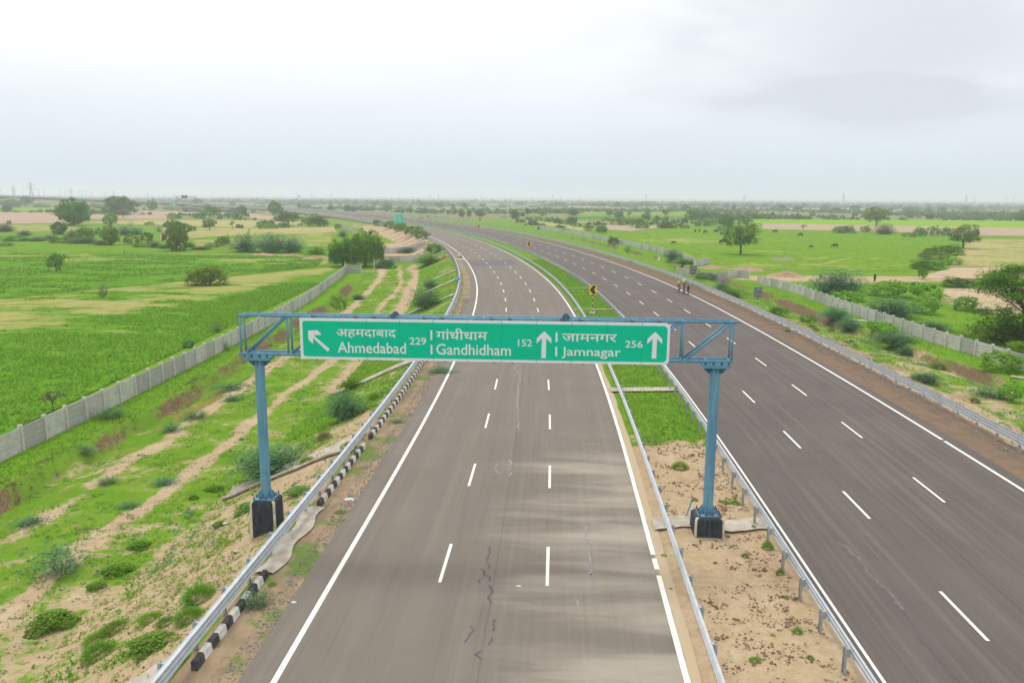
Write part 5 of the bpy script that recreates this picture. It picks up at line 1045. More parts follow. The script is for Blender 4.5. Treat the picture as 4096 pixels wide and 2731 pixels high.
 ('mound', 1395, 1800, 70, 40, 'grass' , 'tussock on the slope above the broken chute'), ('mound', 1300, 1760, 64, 36, 'brown', 'brown-tipped tussock on the slope left of the barrier'), ('mound', 1500, 1600, 60, 34, 'grass', 'tussock beside the narrow sign-side chute'), ('mound', 1440, 1660, 56, 30, 'grass', 'tussock right of the slope mesquite'), ('mound', 1230, 1860, 74, 42, 'grass', 'tussock between big mesquite and chute'),
 ('mesquite', 1705, 1240, 140, 92, 'blue', 'feathery mesquite directly above the sign, left of the barrier'), ('mesquite2', 1720, 1156, 64, 42, 'blue', 'small mesquite on the slope beyond the sign'), ('mesquite', 1715, 1062, 130, 46, 'mid', 'green mesquite in front of the detached post'), ('bush', 1735, 1020, 84, 46, 'mid', 'leafy bush at the slope foot beside the detached wall'), ('mesquite', 1634, 1014, 84, 26, 'blue', 'mesquite covering the detached wall'), ('leafy', 1650, 946, 84, 40, 'mid', 'tall weeds along the barrier below the route sign'), ('leafy', 1600, 925, 60, 30, 'mid', 'weeds at the left post of the route sign'), ('leafy', 1560, 915, 60, 28, 'mid', 'weeds left of the route sign on the slope top'), ('leafy', 1510, 900, 40, 20, 'blue', 'weeds on the slope top above the tan ground'), ('leafy', 1690, 960, 60, 34, 'mid', 'weeds at the barrier right of the long white chute'),
 ('mesquite2', 1432, 1200, 62, 26, 'blue', 'low mesquite by the grassy cut bank'), ('leafy', 1360, 1240, 64, 60, 'light', 'pale weedy bush just above the gantry, left of the tracks'), ('bush', 1545, 1075, 80, 40, 'blue', 'bush between the wall return and the cross wall'), ('mesquite', 1660, 1300, 60, 30, 'blue', 'small mesquite hidden low behind the sign'),
 ('sparse2', 960, 1310, 40, 46, 'mid', 'small bush over the left wall near the truss end'), ('sparse', 870, 1330, 50, 56, 'grey', 'grey shrub in the crop left of the truss end'), ('leafy', 760, 1392, 46, 34, 'blue', 'small bluish bush behind the left wall'), ('sparse', 905, 1402, 34, 44, 'mid', 'small shrub against the wall left of the truss'), ('sapling', 215, 1652, 90, 90, 'grey', 'thin sapling rising behind the left wall'), ('sparse', 1760, 1500, 140, 36, 'blue', 'creeping weed on the shoulder under the sign'), ('sparse2', 1590, 1700, 80, 28, 'blue', 'creeping weed by the kerb on the left shoulder'),
]
for q in NEAR_TREES + BUSHES: plant(*q)
for k, (u, v, wpx, hpx) in enumerate([(20, 928, 80, 34), (60, 966, 120, 26), (150, 965, 90, 20), (100, 944, 60, 24), (250, 972, 110, 28), (285, 952, 50, 26), (400, 980, 70, 22), (560, 990, 60, 18), (360, 975, 60, 30), (200, 958, 60, 18), (20, 985, 70, 16), (660, 995, 60, 20), (800, 1000, 90, 16), (850, 990, 60, 22), (760, 990, 50, 22)]):
    plant(('mesquite', 'bush2', 'mesquite2')[k % 3], u, v, wpx, hpx, ('grey', 'mid', 'blue')[k % 3], 'low ditch-side shrub in the rough strip beyond the left crop field', 'shrub', 'shrubs along the ditch beyond the left crop')
for k, (u, v, wpx, hpx) in enumerate([(3150, 1330, 26, 14), (3245, 1310, 26, 14), (3262, 1325, 34, 16), (3325, 1325, 28, 18), (3380, 1375, 36, 14), (3420, 1388, 26, 14), (3405, 1372, 22, 14)]):
    plant('mound', u, v, wpx, hpx, 'olive', 'small grass tussock on the sandy mounds behind the right barrier', 'tussock', 'tussocks on the right sandy mounds', name='tussock')
for k, (u, v, wpx, hpx) in enumerate([(2830, 1985, 30, 26), (2780, 2005, 26, 18), (2900, 2015, 40, 20), (2940, 2020, 44, 26), (3015, 2120, 26, 26), (3070, 2200, 50, 44), (3120, 2300, 36, 30), (3145, 2395, 24, 20), (3190, 2535, 40, 38), (3090, 2545, 28, 16), (3020, 2650, 50, 30), (3240, 2640, 34, 28), (2720, 1880, 70, 40), (2980, 2230, 30, 24)]):
    plant('mound', u, v, wpx, hpx, 'grass', 'small green grass tuft on the sandy median around the right plinth', 'tussock', 'grass tufts on the sandy median', name='tussock')
for k, (u, v, wpx, hpx) in enumerate([(1265, 2215, 30, 18), (1360, 2060, 50, 26), (1340, 2090, 60, 20), (850, 2600, 80, 40), (1090, 2350, 44, 30), (2390, 1945, 26, 14), (2655, 2225, 26, 14), (940, 2560, 60, 26), (1450, 1880, 60, 18)]):
    plant('mound', u, v, wpx, hpx, 'grass', 'small grass tuft growing on the edge of the left carriageway or its shoulder', 'tussock', 'grass tufts beside the left carriageway', name='tussock')

# ------------------------------------------------------------------ grass, crop leaves, clods and gravel: uncountable stuff
def blades(X, Y, Z, h, wd, rg, nb, tilt=.35):
    n = len(X); Q = []; A = []
    for b in range(nb):
        a = rg.uniform(0, 6.283, n); hh = h * rg.uniform(.6, 1.3, n); ww = wd * rg.uniform(.7, 1.3, n); px_ = X + rg.normal(0, .06, n); py_ = Y + rg.normal(0, .06, n); tx = tilt * hh * rg.normal(0, 1, n); ty = tilt * hh * rg.normal(0, 1, n)
        cx, sx_ = np.cos(a) * ww / 2, np.sin(a) * ww / 2
        Q.append(np.stack([np.c_[px_ - cx, py_ - sx_, Z - .02], np.c_[px_ + cx, py_ + sx_, Z - .02], np.c_[px_ + cx * .35 + tx, py_ + sx_ * .35 + ty, Z + hh], np.c_[px_ - cx * .35 + tx, py_ - sx_ * .35 + ty, Z + hh]], 1)); A.append(rg.uniform(0, 1, n))
    return np.concatenate(Q), np.concatenate(A)
rg = np.random.default_rng(5)
def scat(n, s0, s1, o0, o1):
    s = rg.uniform(s0, s1, n); o = rg.uniform(o0, o1, n); x, y = so_xy(s, o); return x, y, s, o
GQ = []; GA_ = []
for (n, s0, s1, o0, o1, h, wd, thr) in ((15000, 79, 200, 11.75, 15.6, .16, .07, .45), (12000, 56, 130, -20.6, -9.5, .10, .07, .36), (9000, 56, 125, -9.5, -3.1, .17, .08, .5), (5000, 66, 130, -23.6, -21.0, .10, .07, .6), (9000, 95, 190, 32.0, 49.5, .16, .09, .42), (7000, 120, 200, -20, -3.1, .16, .11, .45), (1500, 70, 200, -2.5, -1.9, .12, .06, .5)):
    x, y, s, o = scat(n, s0, s1, o0, o1); f = fields_of(x, y, s, o); k = (f['soil'] + .9 * (fbm(x / 1.6, y / 1.6, 91, 3) - .5) < thr) & (f['bank'] < .3) & (f['wet'] < .3); x, y = x[k], y[k]
    q, a = blades(x, y, terrain(x, y), h * .75, wd, rg, 2, .7); GQ.append(q); GA_.append(a)
tag(quads('grass', np.concatenate(GQ), LEAF['grass'], attr=np.concatenate(GA_)), 'short green grass growing on the verges and the median', 'grass', kind='stuff')
i = rg.integers(0, LOX.shape[0] - 1, 120000); j = rg.integers(0, LOX.shape[1] - 1, 120000); fx_ = rg.random(120000); fy_ = rg.random(120000)
x = LOX[i, j] * (1 - fx_) + LOX[i, j + 1] * fx_; y = LOY[i, j] * (1 - fy_) + LOY[i + 1, j] * fy_; g = GLO[i, j]; k = (y < 135) & (rg.random(len(x)) < (.55 if True else 1)) & (g + .5 * (fbm(x / 1.2, y / 1.2, 93, 3) - .5) > .62); x, y = x[k], y[k]
q, a = blades(x, y, terrain(x, y) + .05, .22, .13, rg, 2, .8)
C = [gnd(*p)[:2] for p in [(-300, 1010), (1300, 1030), (1270, 1066), (-300, 1225)]]; X, Y, U, V, L, Wd = bil(C, 60, 40); i = rg.integers(0, 39, 60000); j = rg.integers(0, 59, 60000); fx_ = rg.random(60000); fy_ = rg.random(60000)
x = X[i, j] * (1 - fx_) + X[i, j + 1] * fx_; y = Y[i, j] * (1 - fy_) + Y[i + 1, j] * fy_; k = fbm(x / 11, y / 5, 127, 4) > .5; x, y = x[k], y[k]; q2, a2 = blades(x, y, terrain(x, y) + .05, .26, .34, rg, 1, .9); q = np.concatenate([q, q2]); a = np.r_[a, a2]
tag(quads('crop_leaves', q, LEAF['crop'], attr=a), 'knee-high green crop leaves in the left field', 'crop', kind='stuff')
def lumps(x, y, z, r, m, name, label, cat):
    n = len(x); D = np.array(((1, 0, 0), (0, 1, 0), (-1, 0, 0), (0, -1, 0), (0, 0, 1), (0, 0, -1)), float); V = D[None] * (r[:, None, None] * rg.uniform(.6, 1.3, (n, 6, 1))) * np.array((1, 1, .75)) + np.stack([x, y, z + r * .25], 1)[:, None, :]
    F = np.array([(0, 1, 4), (1, 2, 4), (2, 3, 4), (3, 0, 4), (1, 0, 5), (2, 1, 5), (3, 2, 5), (0, 3, 5)]); Fa = (F[None] + (np.arange(n) * 6)[:, None, None]).reshape(-1, 3)
    return tag(mesh(name, V.reshape(-1, 3), Fa, m), label, cat, kind='stuff')
M_CLOD = varied((.15, .095, .06), (.29, .195, .12), 1.5, .95, obj=False, name='clod')
def weeds(name, label, tint, specs):
    X_ = []; Y_ = []; Wd = []; Ht = []
    for n, s0, s1, o0, o1, w0, h0, thr, sd in specs:
        x, y, s, o = scat(n, s0, s1, o0, o1); k = fbm(x / 4.5, y / 4.5, sd, 3) > thr; X_.append(x[k]); Y_.append(y[k]); Wd.append(w0 * rg.gamma(3, .33, k.sum())); Ht.append(h0 * rg.gamma(4, .25, k.sum()))
    x = np.concatenate(X_); y = np.concatenate(Y_); wd = np.concatenate(Wd); ht = np.concatenate(Ht); per = 12; n = len(x); z = terrain(x, y); d = rnd_unit(n * per, rg); d[:, 2] = np.abs(d[:, 2])
    C = np.repeat(np.c_[x, y, z], per, 0) + d * np.repeat(np.c_[wd * .5, wd * .5, ht], per, 0) * rg.uniform(.3, 1.05, (n * per, 1)); N = .7 * d + np.array((0, 0, .6)) + .5 * rnd_unit(n * per, rg); N /= np.linalg.norm(N, axis=1)[:, None]; sz = np.repeat(.16 * wd + .03, per)[:, None]
    Q = leafquads(C, N, .45, 1.0, rg); c0 = Q.mean(1, keepdims=True); Q = c0 + (Q - c0) * sz[:, None, :]; tag(quads(name, Q, LEAF[tint], attr=np.clip(np.repeat(rg.random(n), per) * .6 + rg.random(n * per) * .4, 0, 1)), label, 'weeds', kind='stuff')
weeds('weeds', 'low leafy weeds spread over both verges', 'grass', ((2600, 56, 135, -20, -9.5, .34, .10, .50, 111), (2600, 56, 130, -9, -3.2, .42, .16, .46, 112), (2200, 75, 190, 32, 46, .55, .24, .50, 113), (900, 130, 205, -9, -3.2, .6, .3, .5, 114), (500, 82, 200, 11.9, 15.4, .4, .16, .56, 116), (700, 70, 198, -23.5, -22.8, .4, .2, .45, 131), (2600, 50, 85, -16, -3.2, .36, .12, .45, 132)))
weeds('weeds', 'bluish trailing weeds on the left verge and right verge', 'blue', ((700, 58, 135, -20, -9.5, .55, .14, .55, 117), (600, 60, 130, -9, -3.2, .6, .2, .56, 118), (900, 75, 190, 36, 46, .8, .35, .52, 119)))
weeds('undergrowth', 'tall leafy undergrowth behind the right wall', 'light', ((1300, 85, 160, 51.5, 74, 1.1, .75, .52, 121),))
weeds('undergrowth', 'dull green undergrowth behind the right wall', 'mid', ((1300, 80, 160, 51.5, 80, 1.0, .6, .50, 122), (500, 150, 205, 40, 52, .9, .5, .5, 123)))
weeds('dry_stalks', 'dry brown stalks among the verge grass', 'brown', ((900, 56, 135, -20, -3.2, .30, .12, .55, 124), (500, 75, 180, 32, 46, .35, .14, .55, 125), (700, 56, 180, -21.7, -20.2, .5, .26, .42, 128), (500, 80, 300, 45, 48, .5, .26, .45, 129), (250, 56, 82, 11.9, 15.4, .25, .08, .55, 126)))
x, y, s, o = scat(9000, 50, 82, 11.9, 15.5); k = fbm(x / .9, y / .9, 95, 3) > .50; lumps(x[k], y[k], terrain(x[k], y[k]), rg.gamma(1.6, .0125, k.sum()) + .008, M_CLOD, 'soil_clods', 'dark earth clods scattered over the sandy median', 'clods')
x, y, s, o = scat(6000, 55, 80, -12.5, -3.0); k = fbm(x / 1.2, y / 1.2, 96, 3) > .54; lumps(x[k], y[k], terrain(x[k], y[k]), rg.gamma(1.6, .0105, k.sum()) + .008, M_CLOD, 'soil_clods', 'earth clods on the left sandy slope', 'clods')
x, y, s, o = scat(7000, 56, 140, -1.55, -.75); lumps(x, y, 0 * x - .015, rg.gamma(2.0, .008, len(x)) + .008, M_GRAVEL, 'gravel', 'grey gravel strip beside the left asphalt edge', 'gravel')
x, y, s, o = scat(5000, 68, 160, 30.3, 31.9); lumps(x, y, 0 * x - .02, rg.gamma(2.0, .012, len(x)) + .01, M_GRAVEL, 'gravel', 'grey gravel under the right barrier', 'gravel')

# ------------------------------------------------------------------ people
M_SKIN = mat('skin', None, .6, col=(.20, .10, .06)); M_HAIR = mat('hair', None, .6, col=(.018, .013, .011)); M_HAIRB = mat('brown_hair', None, .6, col=(.10, .05, .028))
def cloth(name, c, c2=None): return varied(c, c2 or tuple(.7 * q for q in c), 9, .9, name=name)
C_PURP, C_YEL, C_GRN, C_TEAL, C_NAVY, C_JEAN = cloth('purple_cloth', (.36, .09, .30)), cloth('yellow_cloth', (.45, .26, .09)), cloth('green_print_cloth', (.17, .20, .12), (.08, .12, .075)), cloth('teal_cloth', (.02, .22, .20)), cloth('navy_cloth', (.022, .020, .045)), cloth('denim', (.06, .10, .19))
C_WHITE, C_GREY, C_DARK, C_PINK, C_MAROON = cloth('white_cloth', (.70, .69, .66), (.6, .6, .58)), cloth('grey_cloth', (.42, .38, .36)), cloth('dark_cloth', (.03, .035, .03)), cloth('pink_cloth', (.45, .22, .22)), cloth('maroon_cloth', (.20, .035, .04))
def skin_mesh(J, E, root, sub=1):
    me = bpy.data.meshes.new('body'); me.from_pydata([j[:3] for j in J], E, []); o = bpy.data.objects.new('body', me); COL.objects.link(o)
    sk = o.modifiers.new('Skin', 'SKIN'); sk.use_smooth_shade = True
    for i, j in enumerate(J): d = me.skin_vertices[0].data[i]; r = j[3]; d.radius = r if isinstance(r, tuple) else (r, r); d.use_root = (i == root)
    s = o.modifiers.new('Sub', 'SUBSURF'); s.levels = s.render_levels = sub
    dg = bpy.context.evaluated_depsgraph_get(); m2 = bpy.data.meshes.new_from_object(o.evaluated_get(dg)); bpy.data.objects.remove(o); return m2
def make_body(arms='down', legs='walk', head=(0, 0)):
    """unit-height figure facing +Y; returns joints, edges"""
    J = []; E = []
    def a(x, y, z, r, p=None):
        J.append((x, y, z, r)); i = len(J) - 1
        if p is not None: E.append((p, i))
        return i
    pv = a(0, 0, .52, (.082, .062)); ws = a(0, .005, .61, (.075, .055), pv); ch = a(0, .01, .73, (.092, .062), ws); nk = a(0, .012, .83, .034, ch); hb = a(0, .018, .872, .048, nk); hm = a(0 + head[0], .022 + head[1], .925, (.052, .060), hb); a(0, .016, .965, .044, hm)
    a(0, .082, .917, .012, hm)                # nose
    for sx in (-1, 1):
        a(sx * .057, .012, .915, .011, hm)   # ears
        if legs == 'sit':
            hp = a(sx * .055, .02, .50, .062, pv); kn = a(sx * .09, .22, .53 if sx > 0 else .50, .045, hp); an = a(sx * .08, .30, .30, .028, kn); a(sx * .08, .37, .285, .022, an)
        else:
            f = {'walk': .075 * sx, 'stand': .01}[legs]; hp = a(sx * .052, 0, .485, .062, pv); kn = a(sx * .056, f * .7 + .012, .275, .042, hp); an = a(sx * .052, f * 1.1 - (.03 if f < 0 else 0), .05 + (.02 if f < 0 else 0), .026, kn); a(sx * .056, f * 1.1 + .075, .022 + (.008 if f < 0 else 0), .021, an)
        sh = a(sx * .112, .008, .80, .040, ch)
        if arms == 'up': el = a(sx * .175, .03, .845, .030, sh); wr = a(sx * .135, .02, .965, .022, el); d = Vector((-.25 * sx, 0, 1))
        elif arms == 'one' and sx < 0: el = a(sx * .165, .02, .85, .028, sh); wr = a(sx * .10, .02, .975, .022, el); d = Vector((-.2 * sx, 0, 1))
        elif arms == 'ride': el = a(sx * .15, .12, .69, .030, sh); wr = a(sx * .15, .27, .68, .022, el); d = Vector((0, .9, -.2))
        else:
            f = -.05 * sx if legs == 'walk' else 0; el = a(sx * .145, f * .6 - .01, .645, .030, sh); wr = a(sx * .150, f * 1.3 + .035, .515, .021, el); d = Vector((0, .15, -1))
        d.normalize(); hd = a(*(Vector(J[wr][:3]) + d * .035), (.024, .016), wr); side = Vector((0, 1, 0)) if abs(d.y) < .5 else Vector((1, 0, 0))
        for k, ln in enumerate((.040, .047, .044, .034)):
            b = Vector(J[hd][:3]) + side * (.008 * (k - 1.5) * 1.5) + d * .022; q = a(*b, .0062, hd); m_ = b + d * ln * .55; q2 = a(*m_, .0058, q); a(*(m_ + d * ln * .4 + Vector((-sx * .012, 0, 0))), .005, q2)
        th = Vector(J[hd][:3]) + side * .022 + d * .004; q = a(*th, .0075, hd); a(*(th + d * .026 + side * .010), .006, q)
    return J, E
def garment(name, me, cond, off, m, par):
    n = len(me.vertices); co = np.empty(n * 3, np.float32); me.vertices.foreach_get('co', co); co = co.reshape(-1, 3); no = np.array([v.normal[:] for v in me.vertices]); F = []
    for p in me.polygons:
        if all(cond(co[i]) for i in p.vertices): F.append(tuple(p.vertices))
    if not F: return None
    used = sorted({i for f in F for i in f}); ix = {v: k for k, v in enumerate(used)}; o = mesh(name, [co[i] + no[i] * off for i in used], [tuple(ix[i] for i in f) for f in F], m, par, True)
    s = o.modifiers.new('solid', 'SOLIDIFY'); s.thickness = .006; s.offset = 1; return o
def person(p, H, rz, label, arms='down', legs='walk', top=None, bottom=None, hair=M_HAIR, skirt=None, longhair=False, cap=None, shirt_to=.50, sleeve=.70, group=None, z=0.0):
    J, E = make_body(arms, legs); me = skin_mesh(J, E, 0); me.materials.append(M_SKIN); r = empty('person', (p[0], p[1], p[2] + z), rz, label, 'person', group); r.scale = (H, H, H)
    b = bpy.data.objects.new('body', me); link(b, r)
    up = arms in ('up', 'one')
    if top: garment('shirt', me, lambda c: shirt_to < c[2] < .835 and (abs(c[0]) < .128 or (c[2] > sleeve if not up else c[2] < .86)), .010, top, r)
    if bottom: garment('trousers', me, lambda c: .06 < c[2] < .53 and abs(c[0]) < .125, .010, bottom, r)
    if skirt:
        for (m_, prof) in skirt: MB().lathe(prof, 18, sy=.85).build('skirt', m_, r, True)
    garment('hair', me, lambda c: c[2] > .885 and (c[1] < .035 or c[2] > .955) and abs(c[0]) < .075, .009, hair, r)
    if longhair: MB().lathe([(.02, .70), (.05, .76), (.058, .86), (.05, .93)], 12, (0, -.022, 0), sy=.62).build('hair', hair, r, True)
    for sx in (-1, 1): MB().ball((sx * .02, .073, .928), .0065, 8).build('eye', M_WHITE, r)
    if cap: MB().lathe([(.060, .935), (.064, .955), (.055, .99), (.02, 1.0)], 14, (0, .015, 0)).build('cap', cap, r, True)
    return r
SKL = lambda z0_, z1, r0, r1: [(r0, z0_), (r0 * .97, z0_ + .01), ((r0 + r1) / 2 * 1.02, (z0_ + z1) / 2), (r1, z1)]
pg = gnd(2715, 1172); AW = .50
person(gnd(2715, 1172), 1.22, AW, 'girl in yellow top and purple skirt carrying a bundle on her head', 'one', 'walk', C_YEL, None, M_HAIRB, [(C_PURP, SKL(.24, .56, .17, .085))], True, sleeve=.76)
person(gnd(2736, 1178), 1.56, AW, 'woman in a green printed sari steadying a big bundle on her head', 'up', 'walk', C_GRN, None, M_HAIR, [(C_GRN, SKL(.16, .60, .115, .085)), (C_TEAL, SKL(.06, .20, .105, .10))], sleeve=.76)
person(gnd(2752, 1178), 1.30, AW, 'boy in a dark navy shirt and jeans walking beside the women', 'down', 'walk', C_NAVY, C_JEAN, shirt_to=.44)
def bundle(p, z, r, label, seed):
    rg_ = np.random.default_rng(seed); o = empty('head_bundle', (p[0], p[1], p[2] + z), AW, label, 'bundle'); m = MB().ball((0, 0, r[2] * .8), r, 16); m.V = [(x * (1 + .10 * math.sin(5 * x / r[0] + seed)), y, zz_ * (1 + .05 * math.sin(7 * y / r[1]))) for x, y, zz_ in m.V]; m.build('cloth', cloth('sack_cloth', (.62, .60, .36), (.50, .48, .27)), o, True)
    n = 420; d = rnd_unit(n, rg_); k = (np.abs(d[:, 0]) < .34) | (d[:, 2] > .62) | (np.abs(d[:, 0]) > .93); d = d[k]; P = d * np.array(r) * 1.05 + np.array((0, 0, r[2] * .8)); N = d + .5 * rnd_unit(len(d), rg_); N /= np.linalg.norm(N, axis=1)[:, None]
    quads('fodder', leafquads(P, N, .035, .12, rg_), LEAF['crop'], o, rg_.random(len(d)))
bundle(gnd(2715, 1172), 1.20, (.30, .26, .24), 'smaller green fodder bundle tied in pale cloth on the head of the girl', 1)
bundle(gnd(2736, 1178), 1.53, (.44, .36, .31), 'large green fodder bundle tied in pale cloth on the head of the woman', 2)
q = gnd(2750, 1178); o = MB().box((0, 0, 0), (.07, .04, .30), bev=.01).build('water_bottle', C_WHITE); o.location = (q[0] - .22, q[1] - .03, q[2] + .62); tag(o, 'white bottle in the hand of the boy', 'bottle')
person(gnd(498, 1020), 1.66, 2.2, 'person in pale grey tunic and white cap walking in the left crop field', 'down', 'walk', C_GREY, C_GREY, cap=C_WHITE, shirt_to=.30)
person(gnd(3498, 1128), 1.60, 0, 'dark-clothed person standing behind bushes at the pasture edge', 'down', 'stand', C_DARK, C_DARK)
person(gnd(2674, 896), 1.6, .4, 'left one of two people carrying white loads in the far field', 'up', 'stand', C_DARK, C_DARK); person(gnd(2704, 896), 1.65, .4, 'right one of two people carrying white loads in the far field', 'up', 'stand', C_DARK, C_DARK)
for u, lb in ((2674, 'white sack on the head of the left field worker'), (2704, 'white sack on the head of the right field worker')):
    q = gnd(u, 896); o = MB().ball((0, 0, .15), (.38, .3, .2), 10).build('head_bundle', C_WHITE, None, True); o.location = (q[0], q[1], q[2] + 1.58); tag(o, lb, 'bundle')
person(gnd(3767, 962), 1.7, 2.4, 'person in white shirt sitting on grass, left of the pair under the leaning tree', 'down', 'sit', C_WHITE, C_DARK, z=-.72); person(gnd(3785, 963), 1.7, 3.6, 'person in white shirt sitting on grass, right of the pair under the leaning tree', 'down', 'sit', C_WHITE, C_DARK, z=-.72)

# ------------------------------------------------------------------ buffaloes
M_BUF = varied((.018, .016, .016), (.05, .045, .044), 3, .55, name='buffalo_hide'); M_BUFB = varied((.13, .085, .055), (.08, .055, .04), 3, .7, name='brown_hide'); M_HORN = mat('horn', None, .5, col=(.10, .09, .08))
def make_buffalo():
    J = []; E = []
    def a(x, y, z, r, p=None):
        J.append((x, y, z, r)); i = len(J) - 1
        if p is not None: E.append((p, i))
        return i
    md = a(0, 0, .93, (.34, .36)); rp = a(0, -.55, .98, (.29, .30), md); rq = a(0, -.85, .97, (.18, .20), rp); ft = a(0, .50, .95, (.29, .36), md); sh = a(0, .80, .98, (.20, .26), ft); nk = a(0, 1.10, .80, .17, sh); hd = a(0, 1.32, .52, .145, nk); mz = a(0, 1.42, .22, .105, hd); a(0, 1.44, .10, .08, mz)
    for sx in (-1, 1):
        ear = a(sx * .22, 1.24, .60, .035, hd); a(sx * .33, 1.20, .56, .03, ear)
        hp = a(sx * .17, -.70, .72, .16, rp); st = a(sx * .19, -.58, .56, .105, hp); hk = a(sx * .18, -.80, .36, .062, st); ft_ = a(sx * .18, -.74, .10, .05, hk); a(sx * .18, -.70, .02, .06, ft_)
        sd_ = a(sx * .17, .58, .66, .13, ft); kn = a(sx * .17, .62, .36, .062, sd_); fo = a(sx * .17, .62, .10, .048, kn); a(sx * .17, .65, .02, .058, fo)
    tl = a(0, -.99, .88, .035, rq); t2 = a(0, -1.03, .6, .022, tl); a(0, -1.02, .30, .03, t2)
    me = skin_mesh(J, E, 0); r = empty('buffalo', (0, 0, 0), 0); b = bpy.data.objects.new('body', me); me.materials.append(M_BUF); link(b, r)
    m = MB()
    for sx in (-1, 1): m.path([(sx * .12, 1.22, .66), (sx * .25, 1.12, .68), (sx * .33, 1.02, .78), (sx * .28, .98, .88)], [.045, .038, .026, .01], 6)
    m.build('horns', M_HORN, r); return r
buf = make_buffalo(); first = True
for u, v, hd_, sc, lb, br in ((2781, 930, 0.0, 1.0, 'black buffalo seen from behind, first from the left in the back row', 0), (2798, 929, -.3, 1.0, 'black buffalo second from the left in the back row, head turned right', 0), (2821, 935, 2.1, 1.05, 'black buffalo grazing with head to the left, third in the back row', 0), (2862, 933, -1.5, 1.08, 'long black buffalo in side view, head to the right, fourth in the back row', 0),
                             (2886, 941, -.9, 1.0, 'black buffalo at the right end of the back row', 0), (2883, 976, .1, 1.05, 'black buffalo seen from behind beside the lone pasture tree', 0), (2896, 971, -1.0, 1.05, 'black buffalo with head down right, partly behind the one by the lone tree', 0), (3101, 933, 1.5, 1.05, 'dark buffalo grazing right of the lone tree at the pasture edge', 0),
                             (3202, 948, 1.5, 1.08, 'big black buffalo grazing leftwards in the right half of the pasture', 0), (3245, 993, 1.0, .68, 'small dark calf grazing in the right half of the pasture', 0), (3340, 993, 1.25, 1.0, 'buffalo with grey back grazing leftwards, rightmost of the herd', 0), (2695, 979, 1.1, .85, 'brown calf grazing alone near the pasture wall', 1)):
    o = buf if first else copy_tree(buf); first = False; o.location = gnd(u, v); o.rotation_euler = (0, 0, hd_); o.scale = (sc, sc * .84, sc * 1.12); tag(o, lb, 'buffalo', 'buffaloes grazing in the pasture')
    if br: slot_mat(o.children[0], M_BUFB)

